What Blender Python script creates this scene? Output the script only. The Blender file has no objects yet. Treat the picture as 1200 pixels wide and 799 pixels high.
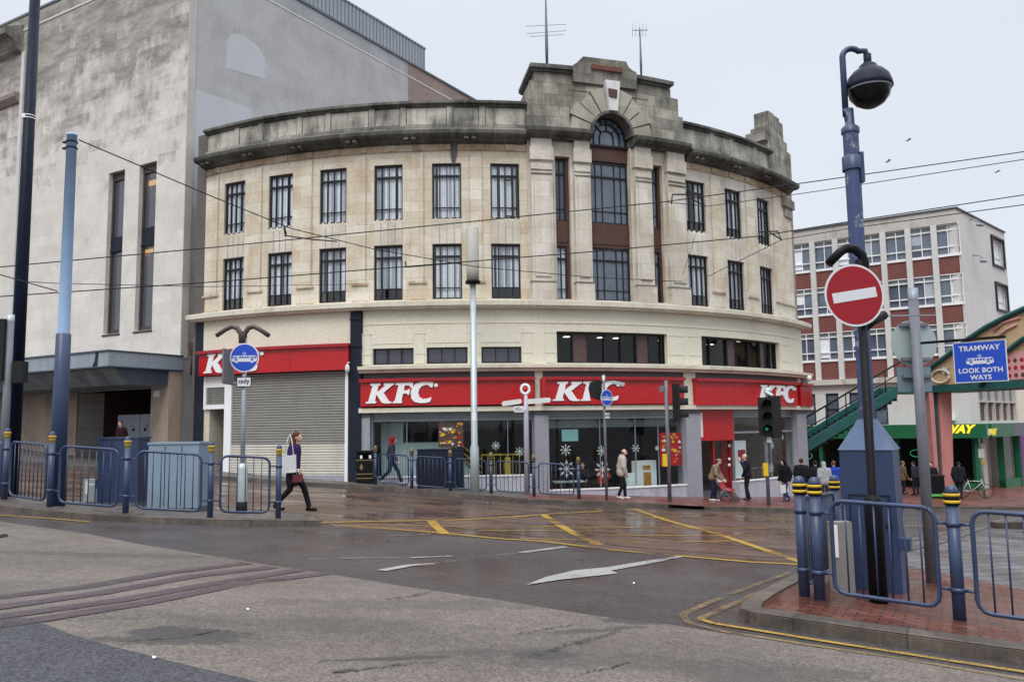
import bpy, bmesh, math, random
from mathutils import Vector, Matrix, Euler
from mathutils.geometry import tessellate_polygon
random.seed(11)
sc = bpy.context.scene
COL = sc.collection
PI = math.pi
rad = math.radians

# ------------------------------------------------------------------ camera
FPX = 960.0; PITCH = rad(5.95); ROLL = rad(0.83); ZC = 1.6
FW = Vector((0, math.cos(PITCH), math.sin(PITCH)))
_u0 = Vector((0, -math.sin(PITCH), math.cos(PITCH))); _r0 = Vector((1, 0, 0))
UP = _u0 * math.cos(ROLL) + _r0 * math.sin(ROLL)
RT = _r0 * math.cos(ROLL) - _u0 * math.sin(ROLL)
cd = bpy.data.cameras.new('camera'); cam = bpy.data.objects.new('camera', cd); COL.objects.link(cam)
cd.sensor_width = 36.0; cd.lens = FPX / 1200 * 36.0; cd.clip_start = 0.05; cd.clip_end = 5000
m = Matrix.Identity(4)
for i in range(3):
    m[i][0] = RT[i]; m[i][1] = UP[i]; m[i][2] = -FW[i]
m[2][3] = ZC
cam.matrix_world = m
sc.camera = cam
sc.render.resolution_x = 1024; sc.render.resolution_y = 681

# ------------------------------------------------------------------ sky, sun, exposure
w = bpy.data.worlds.new('World'); sc.world = w; w.use_nodes = True
nt = w.node_tree; nt.nodes.clear()
out = nt.nodes.new('ShaderNodeOutputWorld')
sky = nt.nodes.new('ShaderNodeTexSky'); sky.sky_type = 'NISHITA'; sky.sun_disc = False
sky.sun_elevation = rad(48); sky.sun_rotation = rad(205); sky.dust_density = 3
b1 = nt.nodes.new('ShaderNodeBackground'); b1.inputs[1].default_value = 0.012
nt.links.new(sky.outputs[0], b1.inputs[0])
# overcast layer: brighter towards the zenith as a real cloud deck is, slight cloud mottling
tc = nt.nodes.new('ShaderNodeTexCoord'); sep = nt.nodes.new('ShaderNodeSeparateXYZ')
nt.links.new(tc.outputs['Generated'], sep.inputs[0])
mr = nt.nodes.new('ShaderNodeMapRange'); mr.inputs['From Min'].default_value = 0.48; mr.inputs['From Max'].default_value = 1.0
mr.inputs['To Min'].default_value = 0.0; mr.inputs['To Max'].default_value = 1.0
nt.links.new(sep.outputs[2], mr.inputs['Value'])
nz = nt.nodes.new('ShaderNodeTexNoise'); nz.inputs['Scale'].default_value = 2.2; nz.inputs['Detail'].default_value = 4
mp = nt.nodes.new('ShaderNodeMapping'); mp.inputs['Scale'].default_value = (1, 1, 2.6)
nt.links.new(tc.outputs['Generated'], mp.inputs[0]); nt.links.new(mp.outputs[0], nz.inputs['Vector'])
cr = nt.nodes.new('ShaderNodeValToRGB')
cr.color_ramp.elements[0].position = 0.3; cr.color_ramp.elements[0].color = (0.715, 0.765, 0.845, 1)
cr.color_ramp.elements[1].position = 0.7; cr.color_ramp.elements[1].color = (0.76, 0.805, 0.88, 1)
nt.links.new(nz.outputs[0], cr.inputs[0])
b2 = nt.nodes.new('ShaderNodeBackground'); nt.links.new(cr.outputs[0], b2.inputs[0])
ms = nt.nodes.new('ShaderNodeMath'); ms.operation = 'MULTIPLY_ADD'; ms.inputs[1].default_value = 2.9; ms.inputs[2].default_value = 1.0
nt.links.new(mr.outputs[0], ms.inputs[0]); nt.links.new(ms.outputs[0], b2.inputs[1])
ad = nt.nodes.new('ShaderNodeAddShader'); nt.links.new(b1.outputs[0], ad.inputs[0]); nt.links.new(b2.outputs[0], ad.inputs[1])
nt.links.new(ad.outputs[0], out.inputs[0])
sl = bpy.data.lights.new('sun', 'SUN'); sl.energy = 1.5; sl.angle = rad(25); sl.color = (1, 0.96, 0.9)
so = bpy.data.objects.new('sun', sl); COL.objects.link(so)
so.rotation_euler = (rad(40), 0, rad(-18))
sc.view_settings.view_transform = 'Standard'; sc.view_settings.look = 'None'
sc.view_settings.exposure = 0.0; sc.view_settings.gamma = 1.0
sc.view_settings.use_curve_mapping = False

# ------------------------------------------------------------------ measuring helpers
def ray(px, py):
    d = FW + RT * ((px - 600) / FPX) - UP * ((py - 399.5) / FPX)
    return d / d.y
def zat(px, py, Y):
    return ZC + ray(px, py).z * Y
def pt(px, py, Y):
    d = ray(px, py) * Y
    return Vector((d.x, Y, d.z + ZC))
def G(x, y):
    x = min(max(x, -25), 34); y = min(max(y, -4), 58)
    return 0.00093 - 0.06811 * x - 0.02835 * y + 0.00066 * x * x + 0.000079 * x * y
def gnd(px, py, off=0.0):
    d = ray(px, py); lo, hi = 0.8, 150.0
    for i in range(50):
        mid = (lo + hi) / 2
        if d.z * mid + ZC > G(d.x * mid, mid) + off: lo = mid
        else: hi = mid
    return Vector((d.x * lo, lo, d.z * lo + ZC))

CX, CY_, R0 = -2.47, 49.69, 19.6
class Cyl:
    curved = True
    def p(s, u, v, w_=0):
        t = u / R0; r = R0 + w_
        return Vector((CX + r * math.sin(t), CY_ - r * math.cos(t), v))
    def pix(s, px, py, w_=0):
        d = ray(px, py); r = R0 + w_
        a = d.x * d.x + 1; b = -2 * (d.x * CX + CY_); c = CX * CX + CY_ * CY_ - r * r
        t = (-b - math.sqrt(max(0, b * b - 4 * a * c))) / (2 * a)
        return math.atan2(d.x * t - CX, CY_ - t) * R0, d.z * t + ZC
class Pl:
    curved = False
    def __init__(s, o, d):
        s.o = Vector((o[0], o[1])); s.d = Vector(d).normalized(); s.n = Vector((s.d.y, -s.d.x))
    def p(s, u, v, w_=0):
        q = s.o + s.d * u + s.n * w_
        return Vector((q.x, q.y, v))
    def pix(s, px, py, w_=0):
        d = ray(px, py); o = s.o + s.n * w_
        # d.xy * t = o + d u
        det = d.x * (-s.d.y) + s.d.x * 1.0
        t = (o.x * (-s.d.y) + s.d.x * o.y) / det
        q = Vector((d.x * t, t)) - o
        return q.dot(s.d), d.z * t + ZC
K = Cyl()
LOC = Pl((0, 0), (1, 0))       # local sign frame: x right, facing -y
def UD(deg): return rad(deg) * R0

# ------------------------------------------------------------------ mesh builder
class MB:
    def __init__(s): s.v = []; s.f = []; s.uv = []; s.sm = []; s.mi = []; s.cur = 0; s.calls = []
    def face(s, pts, uvs=None, smooth=False):
        i = len(s.v); s.v.extend([Vector(q) for q in pts]); s.f.append(tuple(range(i, i + len(pts))))
        s.uv.append(uvs if uvs else [(0, 0)] * len(pts)); s.sm.append(smooth); s.mi.append(s.cur)
    def build_each(s, name, mat, parent=None, n=1):
        s.marks = s.calls[::n]; return s.build_split(name, mat, parent)
    def build_split(s, name, mat, parent=None, org=None):
        cuts = [0] + [x for x in getattr(s, 'marks', []) if 0 < x < len(s.f)] + [len(s.f)]; r_ = []
        for a, c in zip(cuts, cuts[1:]):
            if c <= a: continue
            q = MB(); 
            for i in range(a, c):
                q.cur = s.mi[i]; q.face([s.v[k] for k in s.f[i]], s.uv[i], s.sm[i])
            r_.append(q.build(name, mat, parent, org))
        return r_
    def build(s, name, mat, parent=None, org=None):
        me = bpy.data.meshes.new(name)
        o = org if org is not None else (root_loc(parent) if parent else Vector((0, 0, 0)))
        me.from_pydata([q - o for q in s.v], [], s.f)
        ul = me.uv_layers.new(name='UVMap')
        k = 0
        for fu in s.uv:
            for a in fu: ul.data[k].uv = a; k += 1
        me.polygons.foreach_set('use_smooth', s.sm)
        for mm in (mat if isinstance(mat, (list, tuple)) else [mat]): me.materials.append(mm)
        me.polygons.foreach_set('material_index', s.mi)
        bm = bmesh.new(); bm.from_mesh(me); bmesh.ops.remove_doubles(bm, verts=bm.verts, dist=1e-4); bm.to_mesh(me); bm.free()
        me.update()
        ob = bpy.data.objects.new(name, me); COL.objects.link(ob)
        if parent: ob.parent = parent
        return ob
    # --- frame-based shapes
    def fb(s, F, u0, u1, v0, v1, w0, w1, seg=None):
        s.calls.append(len(s.f))
        if u1 < u0: u0, u1 = u1, u0
        n = seg or (max(1, int(math.ceil((u1 - u0) / 0.7))) if F.curved else 1)
        for i in range(n):
            a = u0 + (u1 - u0) * i / n; b = u0 + (u1 - u0) * (i + 1) / n
            s.face([F.p(a, v0, w1), F.p(b, v0, w1), F.p(b, v1, w1), F.p(a, v1, w1)], [(a, v0), (b, v0), (b, v1), (a, v1)])
            s.face([F.p(b, v0, w0), F.p(a, v0, w0), F.p(a, v1, w0), F.p(b, v1, w0)], [(b, v0), (a, v0), (a, v1), (b, v1)])
            s.face([F.p(a, v1, w1), F.p(b, v1, w1), F.p(b, v1, w0), F.p(a, v1, w0)], [(a, w1), (b, w1), (b, w0), (a, w0)])
            s.face([F.p(a, v0, w0), F.p(b, v0, w0), F.p(b, v0, w1), F.p(a, v0, w1)], [(a, w0), (b, w0), (b, w1), (a, w1)])
        for a, fl in ((u0, 0), (u1, 1)):
            q = [F.p(a, v0, w0), F.p(a, v0, w1), F.p(a, v1, w1), F.p(a, v1, w0)]
            t = [(w0, v0), (w1, v0), (w1, v1), (w0, v1)]
            if fl: q.reverse(); t.reverse()
            s.face(q, t)
    def wall(s, F, u0, u1, v0, v1, w0, w1, holes, ub=()):
        s.calls.append(len(s.f))
        us = {u0, u1}; vs = {v0, v1}
        for h in holes: us |= {h[0], h[1]}; vs |= {h[2], h[3]}
        for b in ub: us.add(b)
        us = sorted(x for x in us if u0 - 1e-6 <= x <= u1 + 1e-6); vs = sorted(x for x in vs if v0 - 1e-6 <= x <= v1 + 1e-6)
        if F.curved:
            n = []
            for a, b in zip(us, us[1:]):
                k = max(1, int(math.ceil((b - a) / 0.7)))
                n += [a + (b - a) * i / k for i in range(k)]
            us = n + [us[-1]]
        def solid(i, j):
            if i < 0 or j < 0 or i >= len(us) - 1 or j >= len(vs) - 1: return False
            cu = (us[i] + us[i + 1]) / 2; cv = (vs[j] + vs[j + 1]) / 2
            return not any(h[0] < cu < h[1] and h[2] < cv < h[3] for h in holes)
        for i in range(len(us) - 1):
            for j in range(len(vs) - 1):
                if not solid(i, j): continue
                a, b, c, d = us[i], us[i + 1], vs[j], vs[j + 1]
                s.face([F.p(a, c, w1), F.p(b, c, w1), F.p(b, d, w1), F.p(a, d, w1)], [(a, c), (b, c), (b, d), (a, d)])
                s.face([F.p(b, c, w0), F.p(a, c, w0), F.p(a, d, w0), F.p(b, d, w0)], [(b, c), (a, c), (a, d), (b, d)])
                if not solid(i - 1, j): s.face([F.p(a, c, w0), F.p(a, c, w1), F.p(a, d, w1), F.p(a, d, w0)], [(w0, c), (w1, c), (w1, d), (w0, d)])
                if not solid(i + 1, j): s.face([F.p(b, c, w1), F.p(b, c, w0), F.p(b, d, w0), F.p(b, d, w1)], [(w1, c), (w0, c), (w0, d), (w1, d)])
                if not solid(i, j - 1): s.face([F.p(a, c, w0), F.p(b, c, w0), F.p(b, c, w1), F.p(a, c, w1)], [(a, w0), (b, w0), (b, w1), (a, w1)])
                if not solid(i, j + 1): s.face([F.p(a, d, w1), F.p(b, d, w1), F.p(b, d, w0), F.p(a, d, w0)], [(a, w1), (b, w1), (b, w0), (a, w0)])
    def sweep(s, F, prof, u0, u1, step=0.7):
        s.calls.append(len(s.f))
        n = max(1, int(math.ceil((u1 - u0) / step))) if F.curved else 1
        for i in range(n):
            a = u0 + (u1 - u0) * i / n; b = u0 + (u1 - u0) * (i + 1) / n
            L = 0
            for (w0, v0), (w1, v1) in zip(prof, prof[1:]):
                l = math.hypot(w1 - w0, v1 - v0)
                s.face([F.p(a, v0, w0), F.p(b, v0, w0), F.p(b, v1, w1), F.p(a, v1, w1)], [(a, v0 + .3 * w0), (b, v0 + .3 * w0), (b, v1 + .3 * w1), (a, v1 + .3 * w1)])
                L += l
        for a, fl in ((u0, 0), (u1, 1)):
            q = [F.p(a, v, w_) for w_, v in prof]
            if not fl: q.reverse()
            s.face(q, [(w_, v) for w_, v in (prof if fl else prof[::-1])])
    def prism(s, F, poly, w0, w1):
        s.calls.append(len(s.f))
        A = sum(poly[i][0] * poly[(i + 1) % len(poly)][1] - poly[(i + 1) % len(poly)][0] * poly[i][1] for i in range(len(poly)))
        if A < 0: poly = poly[::-1]
        tr = tessellate_polygon([[Vector((a, b, 0)) for a, b in poly]])
        for t in tr:
            q = [poly[k] for k in t]
            ar = (q[1][0] - q[0][0]) * (q[2][1] - q[0][1]) - (q[2][0] - q[0][0]) * (q[1][1] - q[0][1])
            if ar < 0: q = q[::-1]
            s.face([F.p(a, b, w1) for a, b in q], q)
            q = q[::-1]
            s.face([F.p(a, b, w0) for a, b in q], q)
        for i in range(len(poly)):
            a, b = poly[i], poly[(i + 1) % len(poly)]
            s.face([F.p(a[0], a[1], w0), F.p(b[0], b[1], w0), F.p(b[0], b[1], w1), F.p(a[0], a[1], w1)], [a, b, b, a])
    # --- free shapes
    def tube(s, path, r, n=10, cap=True):
        s.calls.append(len(s.f))
        path = [Vector(q) for q in path]
        rs = r if isinstance(r, (list, tuple)) else [r] * len(path)
        rings = []; up = None
        for i, q in enumerate(path):
            d = (path[min(i + 1, len(path) - 1)] - path[max(i - 1, 0)]).normalized()
            if up is None:
                up = Vector((0, 0, 1)) if abs(d.z) < 0.9 else Vector((1, 0, 0))
            x = d.cross(up).normalized(); y = x.cross(d).normalized(); up = y
            rings.append([q + (x * math.cos(2 * PI * k / n) + y * math.sin(2 * PI * k / n)) * rs[i] for k in range(n)])
        for i in range(len(rings) - 1):
            for k in range(n):
                k2 = (k + 1) % n
                s.face([rings[i][k], rings[i][k2], rings[i + 1][k2], rings[i + 1][k]][::-1], smooth=True)
        if cap:
            s.face(rings[0]); s.face(rings[-1][::-1])
    def lathe(s, c, prof, n=16):
        s.calls.append(len(s.f))
        c = Vector(c)
        def P(r, z, k): return c + Vector((r * math.cos(2 * PI * k / n), r * math.sin(2 * PI * k / n), z))
        for (r0, z0), (r1, z1) in zip(prof, prof[1:]):
            for k in range(n):
                q = []
                if r0 > 1e-6: q += [P(r0, z0, k), P(r0, z0, k + 1)]
                else: q += [P(0, z0, 0)]
                if r1 > 1e-6: q += [P(r1, z1, k + 1), P(r1, z1, k)]
                else: q += [P(0, z1, 0)]
                if len(q) > 2: s.face(q, smooth=abs(z1 - z0) > 1e-4)
    def box(s, c, sz, rz=0, rot=None):
        s.calls.append(len(s.f))
        M = rot or Matrix.Rotation(rz, 3, 'Z'); c = Vector(c); h = Vector(sz) / 2
        P = lambda x, y, z: c + M @ Vector((x * h.x, y * h.y, z * h.z))
        for q in (((-1, -1, -1), (1, -1, -1), (1, -1, 1), (-1, -1, 1)), ((1, 1, -1), (-1, 1, -1), (-1, 1, 1), (1, 1, 1)),
                  ((-1, 1, -1), (-1, -1, -1), (-1, -1, 1), (-1, 1, 1)), ((1, -1, -1), (1, 1, -1), (1, 1, 1), (1, -1, 1)),
                  ((-1, -1, 1), (1, -1, 1), (1, 1, 1), (-1, 1, 1)), ((-1, 1, -1), (1, 1, -1), (1, -1, -1), (-1, -1, -1))):
            s.face([P(*a) for a in q], [(a[0] * h.x + a[1] * h.y, a[2] * h.z + a[1] * .01) for a in q])
    def ell(s, c, r, n=12, m_=8, rot=None):
        s.calls.append(len(s.f))
        c = Vector(c); M = rot or Matrix.Identity(3)
        def P(i, k):
            a = PI * i / m_; b = 2 * PI * k / n
            return c + M @ Vector((r[0] * math.sin(a) * math.cos(b), r[1] * math.sin(a) * math.sin(b), -r[2] * math.cos(a)))
        for i in range(m_):
            for k in range(n):
                q = [P(i, k), P(i, k + 1), P(i + 1, k + 1), P(i + 1, k)]
                if i == 0: q = [q[0], q[2], q[3]]
                elif i == m_ - 1: q = [q[0], q[1], q[2]]
                s.face(q, smooth=True)
    def cap(s, p0, p1, r0, r1=None, n=10):
        r1 = r0 if r1 is None else r1
        p0, p1 = Vector(p0), Vector(p1); d = p1 - p0
        if d.length < 1e-6: d = Vector((0, 0, .001))
        dn = d.normalized(); path = []; rs = []
        for a in (-90, -60, -30): path.append(p0 + dn * r0 * math.sin(rad(a))); rs.append(max(r0 * math.cos(rad(a)), .0005))
        path += [p0, p1]; rs += [r0, r1]
        for a in (30, 60, 90): path.append(p1 + dn * r1 * math.sin(rad(a))); rs.append(max(r1 * math.cos(rad(a)), .0005))
        s.tube(path, rs, n)

def root_loc(o):
    while o.parent: o = o.parent
    return Vector(o.location)
def props(o, label=None, cat=None, group=None, kind=None):
    if label: o['label'] = label
    if cat: o['category'] = cat
    if group: o['group'] = group
    if kind: o['kind'] = kind
    return o
def thing(name, label, cat, loc=(0, 0, 0), rz=0, group=None):
    o = bpy.data.objects.new(name, None); o.empty_display_size = 0.2; COL.objects.link(o)
    o.location = loc; o.rotation_euler = (0, 0, rz)
    return props(o, label, cat, group)
def fbx(name, mat, parent, F, *a):
    b = MB(); b.fb(F, *a); return b.build(name, mat, parent)
LC = Vector((0, 0, 0))
def copy_tree(o, parent=None):
    c = o.copy(); COL.objects.link(c)
    if parent: c.parent = parent
    for ch in list(o.children): copy_tree(ch, c)
    return c
def text_polys(txt, size, shear=0, bold=0.0, space=1.0, align='CENTER'):
    """evaluate a text curve once, give back its triangles in 2D"""
    cu = bpy.data.curves.new('t', 'FONT'); cu.body = txt; cu.size = size; cu.shear = shear; cu.offset = bold
    cu.space_character = space; cu.align_x = align; cu.fill_mode = 'FRONT' if False else 'BOTH'; cu.resolution_u = 3
    o = bpy.data.objects.new('t', cu); COL.objects.link(o)
    dg = bpy.context.evaluated_depsgraph_get()
    me = bpy.data.meshes.new_from_object(o.evaluated_get(dg))
    vs = [tuple(v.co) for v in me.vertices]; fs = [tuple(p.vertices) for p in me.polygons]
    COL.objects.unlink(o); bpy.data.objects.remove(o); bpy.data.meshes.remove(me)
    return vs, fs
def add_text(mb, F, txt, u, v, size, w_, **k):
    vs, fs = text_polys(txt, size, **k)
    for f in fs:
        q = [vs[i] for i in f]
        a = sum(q[i][0] * q[(i + 1) % len(q)][1] - q[(i + 1) % len(q)][0] * q[i][1] for i in range(len(q)))
        if abs(a) < 1e-9: continue
        if a < 0: q = q[::-1]
        mb.face([F.p(u + c[0], v + c[1], w_) for c in q])

# ------------------------------------------------------------------ materials
def newmat(name):
    mt = bpy.data.materials.new(name); mt.use_nodes = True
    n = mt.node_tree; n.nodes.clear()
    o = n.nodes.new('ShaderNodeOutputMaterial'); p = n.nodes.new('ShaderNodeBsdfPrincipled')
    n.links.new(p.outputs[0], o.inputs[0])
    return mt, n, p
def N(n, t, **k):
    x = n.nodes.new(t)
    for a, b in k.items():
        if a.startswith('i_'): x.inputs[a[2:].replace('_', ' ')].default_value = b
        else: setattr(x, a, b)
    return x
def c4(c): return (c[0], c[1], c[2], 1)
def noise(n, coord, scale, detail=4, rough=.6, mscale=None):
    if mscale:
        mp = N(n, 'ShaderNodeMapping'); mp.inputs['Scale'].default_value = mscale
        n.links.new(coord, mp.inputs[0]); coord = mp.outputs[0]
    x = N(n, 'ShaderNodeTexNoise', i_Scale=scale, i_Detail=detail, i_Roughness=rough); n.links.new(coord, x.inputs['Vector'])
    return x.outputs['Fac']
def ramp(n, fac, stops):
    r = N(n, 'ShaderNodeValToRGB'); e = r.color_ramp.elements
    while len(e) < len(stops): e.new(0.5)
    for i, (p, c) in enumerate(stops):
        e[i].position = p; e[i].color = c4(c) if isinstance(c, (tuple, list)) else (c, c, c, 1)
    n.links.new(fac, r.inputs[0]); return r.outputs[0]
def mix(n, fac, a, b, mode='MIX'):
    x = N(n, 'ShaderNodeMix', data_type='RGBA', blend_type=mode)
    for s_, v_ in ((0, fac), (6, a), (7, b)):
        if hasattr(v_, 'links') or hasattr(v_, 'is_linked'): n.links.new(v_, x.inputs[s_])
        else: x.inputs[s_].default_value = (v_ if s_ == 0 else c4(v_))
    return x.outputs[2]
def bump(n, p, h, s=.3, d=.01):
    b = N(n, 'ShaderNodeBump', i_Strength=s, i_Distance=d); n.links.new(h, b.inputs['Height']); n.links.new(b.outputs[0], p.inputs['Normal'])
def coords(n, kind='Object'):
    t = N(n, 'ShaderNodeTexCoord'); return t.outputs[kind]
def paint(name, col, rough=.45, var=.12, scale=3, metal=0, dirt=None, dscale=2.5, damt=.45, kind='Object', spec=.4, streak=True):
    mt, n, p = newmat(name); co = coords(n, kind)
    a = tuple(max(0, c * (1 - var)) for c in col); b = tuple(min(1, c * (1 + var)) for c in col)
    c = ramp(n, noise(n, co, scale, 5), [(.3, a), (.7, b)])
    if dirt:
        f = noise(n, co, dscale, 6, .7, (1, 1, .25) if streak else None)
        fr = ramp(n, f, [(.5, 0.0), (.75, damt)])
        c = mix(n, fr, c, dirt)
    n.links.new(c, p.inputs['Base Color'])
    r = ramp(n, noise(n, co, scale * 4, 4), [(.3, rough * .8), (.7, min(1, rough * 1.25))]); n.links.new(r, p.inputs['Roughness'])
    p.inputs['Metallic'].default_value = metal; p.inputs['Specular IOR Level'].default_value = spec
    return mt
def ashlar(name, c1, c2, mortar, bw, bh, stain=None, sthr=(.55, .8), samt=.7, msize=.006, big=(.35, .65), kind='UV', off=.5, streakcol=None, rough=.85, blockvar=.5, objn=False):
    mt, n, p = newmat(name); co = coords(n, kind)
    br = N(n, 'ShaderNodeTexBrick', offset=off); n.links.new(co, br.inputs['Vector'])
    br.inputs['Color1'].default_value = c4((0, 0, 0)); br.inputs['Color2'].default_value = c4((1, 1, 1)); br.inputs['Mortar'].default_value = c4((.5, .5, .5))
    br.inputs['Scale'].default_value = 1; br.inputs['Mortar Size'].default_value = msize; br.inputs['Mortar Smooth'].default_value = .3
    br.inputs['Brick Width'].default_value = bw; br.inputs['Row Height'].default_value = bh; br.inputs['Bias'].default_value = 0
    bn = ramp(n, noise(n, co, .55, 5, .6), [(big[0], 0.), (big[1], 1.)])
    f = mix(n, blockvar, bn, br.outputs['Color'])
    c = mix(n, f, c1, c2)
    fine = ramp(n, noise(n, co, 9, 6, .7), [(.25, .82), (.75, 1.1)])
    c = mix(n, 1.0, c, fine, 'MULTIPLY')
    if stain:
        s1 = noise(n, co, 1.3, 8, .72, (1.6, .3, 1)); s2 = noise(n, co, .6, 5, .6)
        mm = N(n, 'ShaderNodeMath', operation='ADD'); n.links.new(s1, mm.inputs[0]); n.links.new(s2, mm.inputs[1])
        hm = N(n, 'ShaderNodeMath', operation='MULTIPLY'); hm.inputs[1].default_value = .5; n.links.new(mm.outputs[0], hm.inputs[0])
        c = mix(n, ramp(n, hm.outputs[0], [(sthr[0], 0.), (sthr[1], samt)]), c, stain)
    if streakcol:
        s1 = noise(n, co, 2.0, 8, .75, (2.2, .12, 1))
        c = mix(n, ramp(n, s1, [(.55, 0.), (.72, .75)]), c, streakcol)
    c = mix(n, ramp(n, br.outputs['Fac'], [(0, 0.), (1, .75)]), c, mortar)
    if objn:
        oc = coords(n); c = mix(n, 1.0, c, ramp(n, noise(n, oc, 3.5, 8, .75), [(.32, .45), (.68, 1.35)]), 'MULTIPLY'); c = mix(n, 1.0, c, ramp(n, noise(n, oc, 45, 3, .6), [(.3, .75), (.7, 1.2)]), 'MULTIPLY')
    n.links.new(c, p.inputs['Base Color']); p.inputs['Roughness'].default_value = rough
    bump(n, p, fine, .35, .01)
    return mt
def emis(name, col, st):
    mt, n, p = newmat(name); p.inputs['Base Color'].default_value = c4(col)
    p.inputs['Emission Color'].default_value = c4(col); p.inputs['Emission Strength'].default_value = st
    return mt
def glassm(name, tint, refl=1.0, rough=.02, film=0.0, filmc=(.5, .6, .6)):
    mt = bpy.data.materials.new(name); mt.use_nodes = True; n = mt.node_tree; n.nodes.clear()
    o = N(n, 'ShaderNodeOutputMaterial'); t = N(n, 'ShaderNodeBsdfTransparent'); t.inputs[0].default_value = c4(tint)
    g = N(n, 'ShaderNodeBsdfGlossy', i_Roughness=rough); f = N(n, 'ShaderNodeFresnel', i_IOR=1.55)
    wv = noise(n, coords(n), 1.2, 2); b = N(n, 'ShaderNodeBump', i_Strength=.06, i_Distance=.05); n.links.new(wv, b.inputs['Height']); n.links.new(b.outputs[0], g.inputs['Normal'])
    mu = N(n, 'ShaderNodeMath', operation='MULTIPLY', use_clamp=True); mu.inputs[1].default_value = refl; n.links.new(f.outputs[0], mu.inputs[0])
    ge = N(n, 'ShaderNodeNewGeometry'); iv = N(n, 'ShaderNodeMath', operation='SUBTRACT'); iv.inputs[0].default_value = 1; n.links.new(ge.outputs['Backfacing'], iv.inputs[1])
    m0 = N(n, 'ShaderNodeMath', operation='MULTIPLY'); n.links.new(mu.outputs[0], m0.inputs[0]); n.links.new(iv.outputs[0], m0.inputs[1]); mu = m0
    mx = N(n, 'ShaderNodeMixShader'); n.links.new(mu.outputs[0], mx.inputs[0]); n.links.new(t.outputs[0], mx.inputs[1]); n.links.new(g.outputs[0], mx.inputs[2])
    last = mx.outputs[0]
    if film:
        d = N(n, 'ShaderNodeBsdfDiffuse'); d.inputs[0].default_value = c4(filmc); m2 = N(n, 'ShaderNodeMixShader'); m2.inputs[0].default_value = film
        n.links.new(last, m2.inputs[1]); n.links.new(d.outputs[0], m2.inputs[2]); last = m2.outputs[0]
    n.links.new(last, o.inputs[0]); return mt

M = {}
M['stone'] = ashlar('stone', (.54, .455, .32), (.78, .735, .635), (.26, .19, .12), .95, .42, stain=(.40, .235, .10), sthr=(.48, .66), samt=.62, msize=.006)
M['stone_cool'] = ashlar('stone_cool', (.48, .42, .33), (.76, .715, .635), (.26, .22, .17), .8, .60, stain=(.26, .20, .14), sthr=(.48, .68), samt=.5, msize=.004)
M['frieze'] = ashlar('frieze', (.50, .36, .21), (.68, .57, .42), (.18, .13, .08), 1.15, .6, stain=(.16, .09, .05), sthr=(.45, .62), samt=.75, msize=.008, off=0)
M['grime'] = ashlar('grime', (.13, .12, .097), (.50, .465, .39), (.06, .055, .045), 1.1, .46, stain=(.035, .034, .028), sthr=(.45, .62), samt=.9, msize=.010, streakcol=(.10, .10, .065))
M['grime_dark'] = ashlar('grime_dark', (.06, .058, .052), (.24, .23, .20), (.03, .03, .03), 1.2, .3, stain=(.02, .02, .018), sthr=(.42, .6), samt=.9, msize=.008, streakcol=(.25, .24, .2))
M['cream'] = ashlar('cream', (.66, .62, .49), (.74, .70, .575), (.50, .46, .36), 1.6, .8, stain=(.40, .34, .24), sthr=(.56, .75), samt=.35, msize=.003, blockvar=.2, rough=.6)
M['creamedge'] = ashlar('creamedge', (.58, .53, .42), (.70, .65, .53), (.3, .26, .2), 1.3, .6, stain=(.22, .18, .13), sthr=(.5, .68), samt=.6, msize=.005, rough=.7)
M['store'] = ashlar('store', (.455, .42, .38), (.56, .525, .48), (.44, .405, .365), 1.25, .50, msize=.003, blockvar=.35, stain=(.34, .30, .26), sthr=(.54, .7), samt=.3)
M['store_dirty'] = ashlar('store_dirty', (.20, .185, .165), (.42, .385, .35), (.17, .155, .14), 1.0, .42, msize=.004, stain=(.13, .12, .105), sthr=(.45, .64), samt=.75, blockvar=.6)
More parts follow.
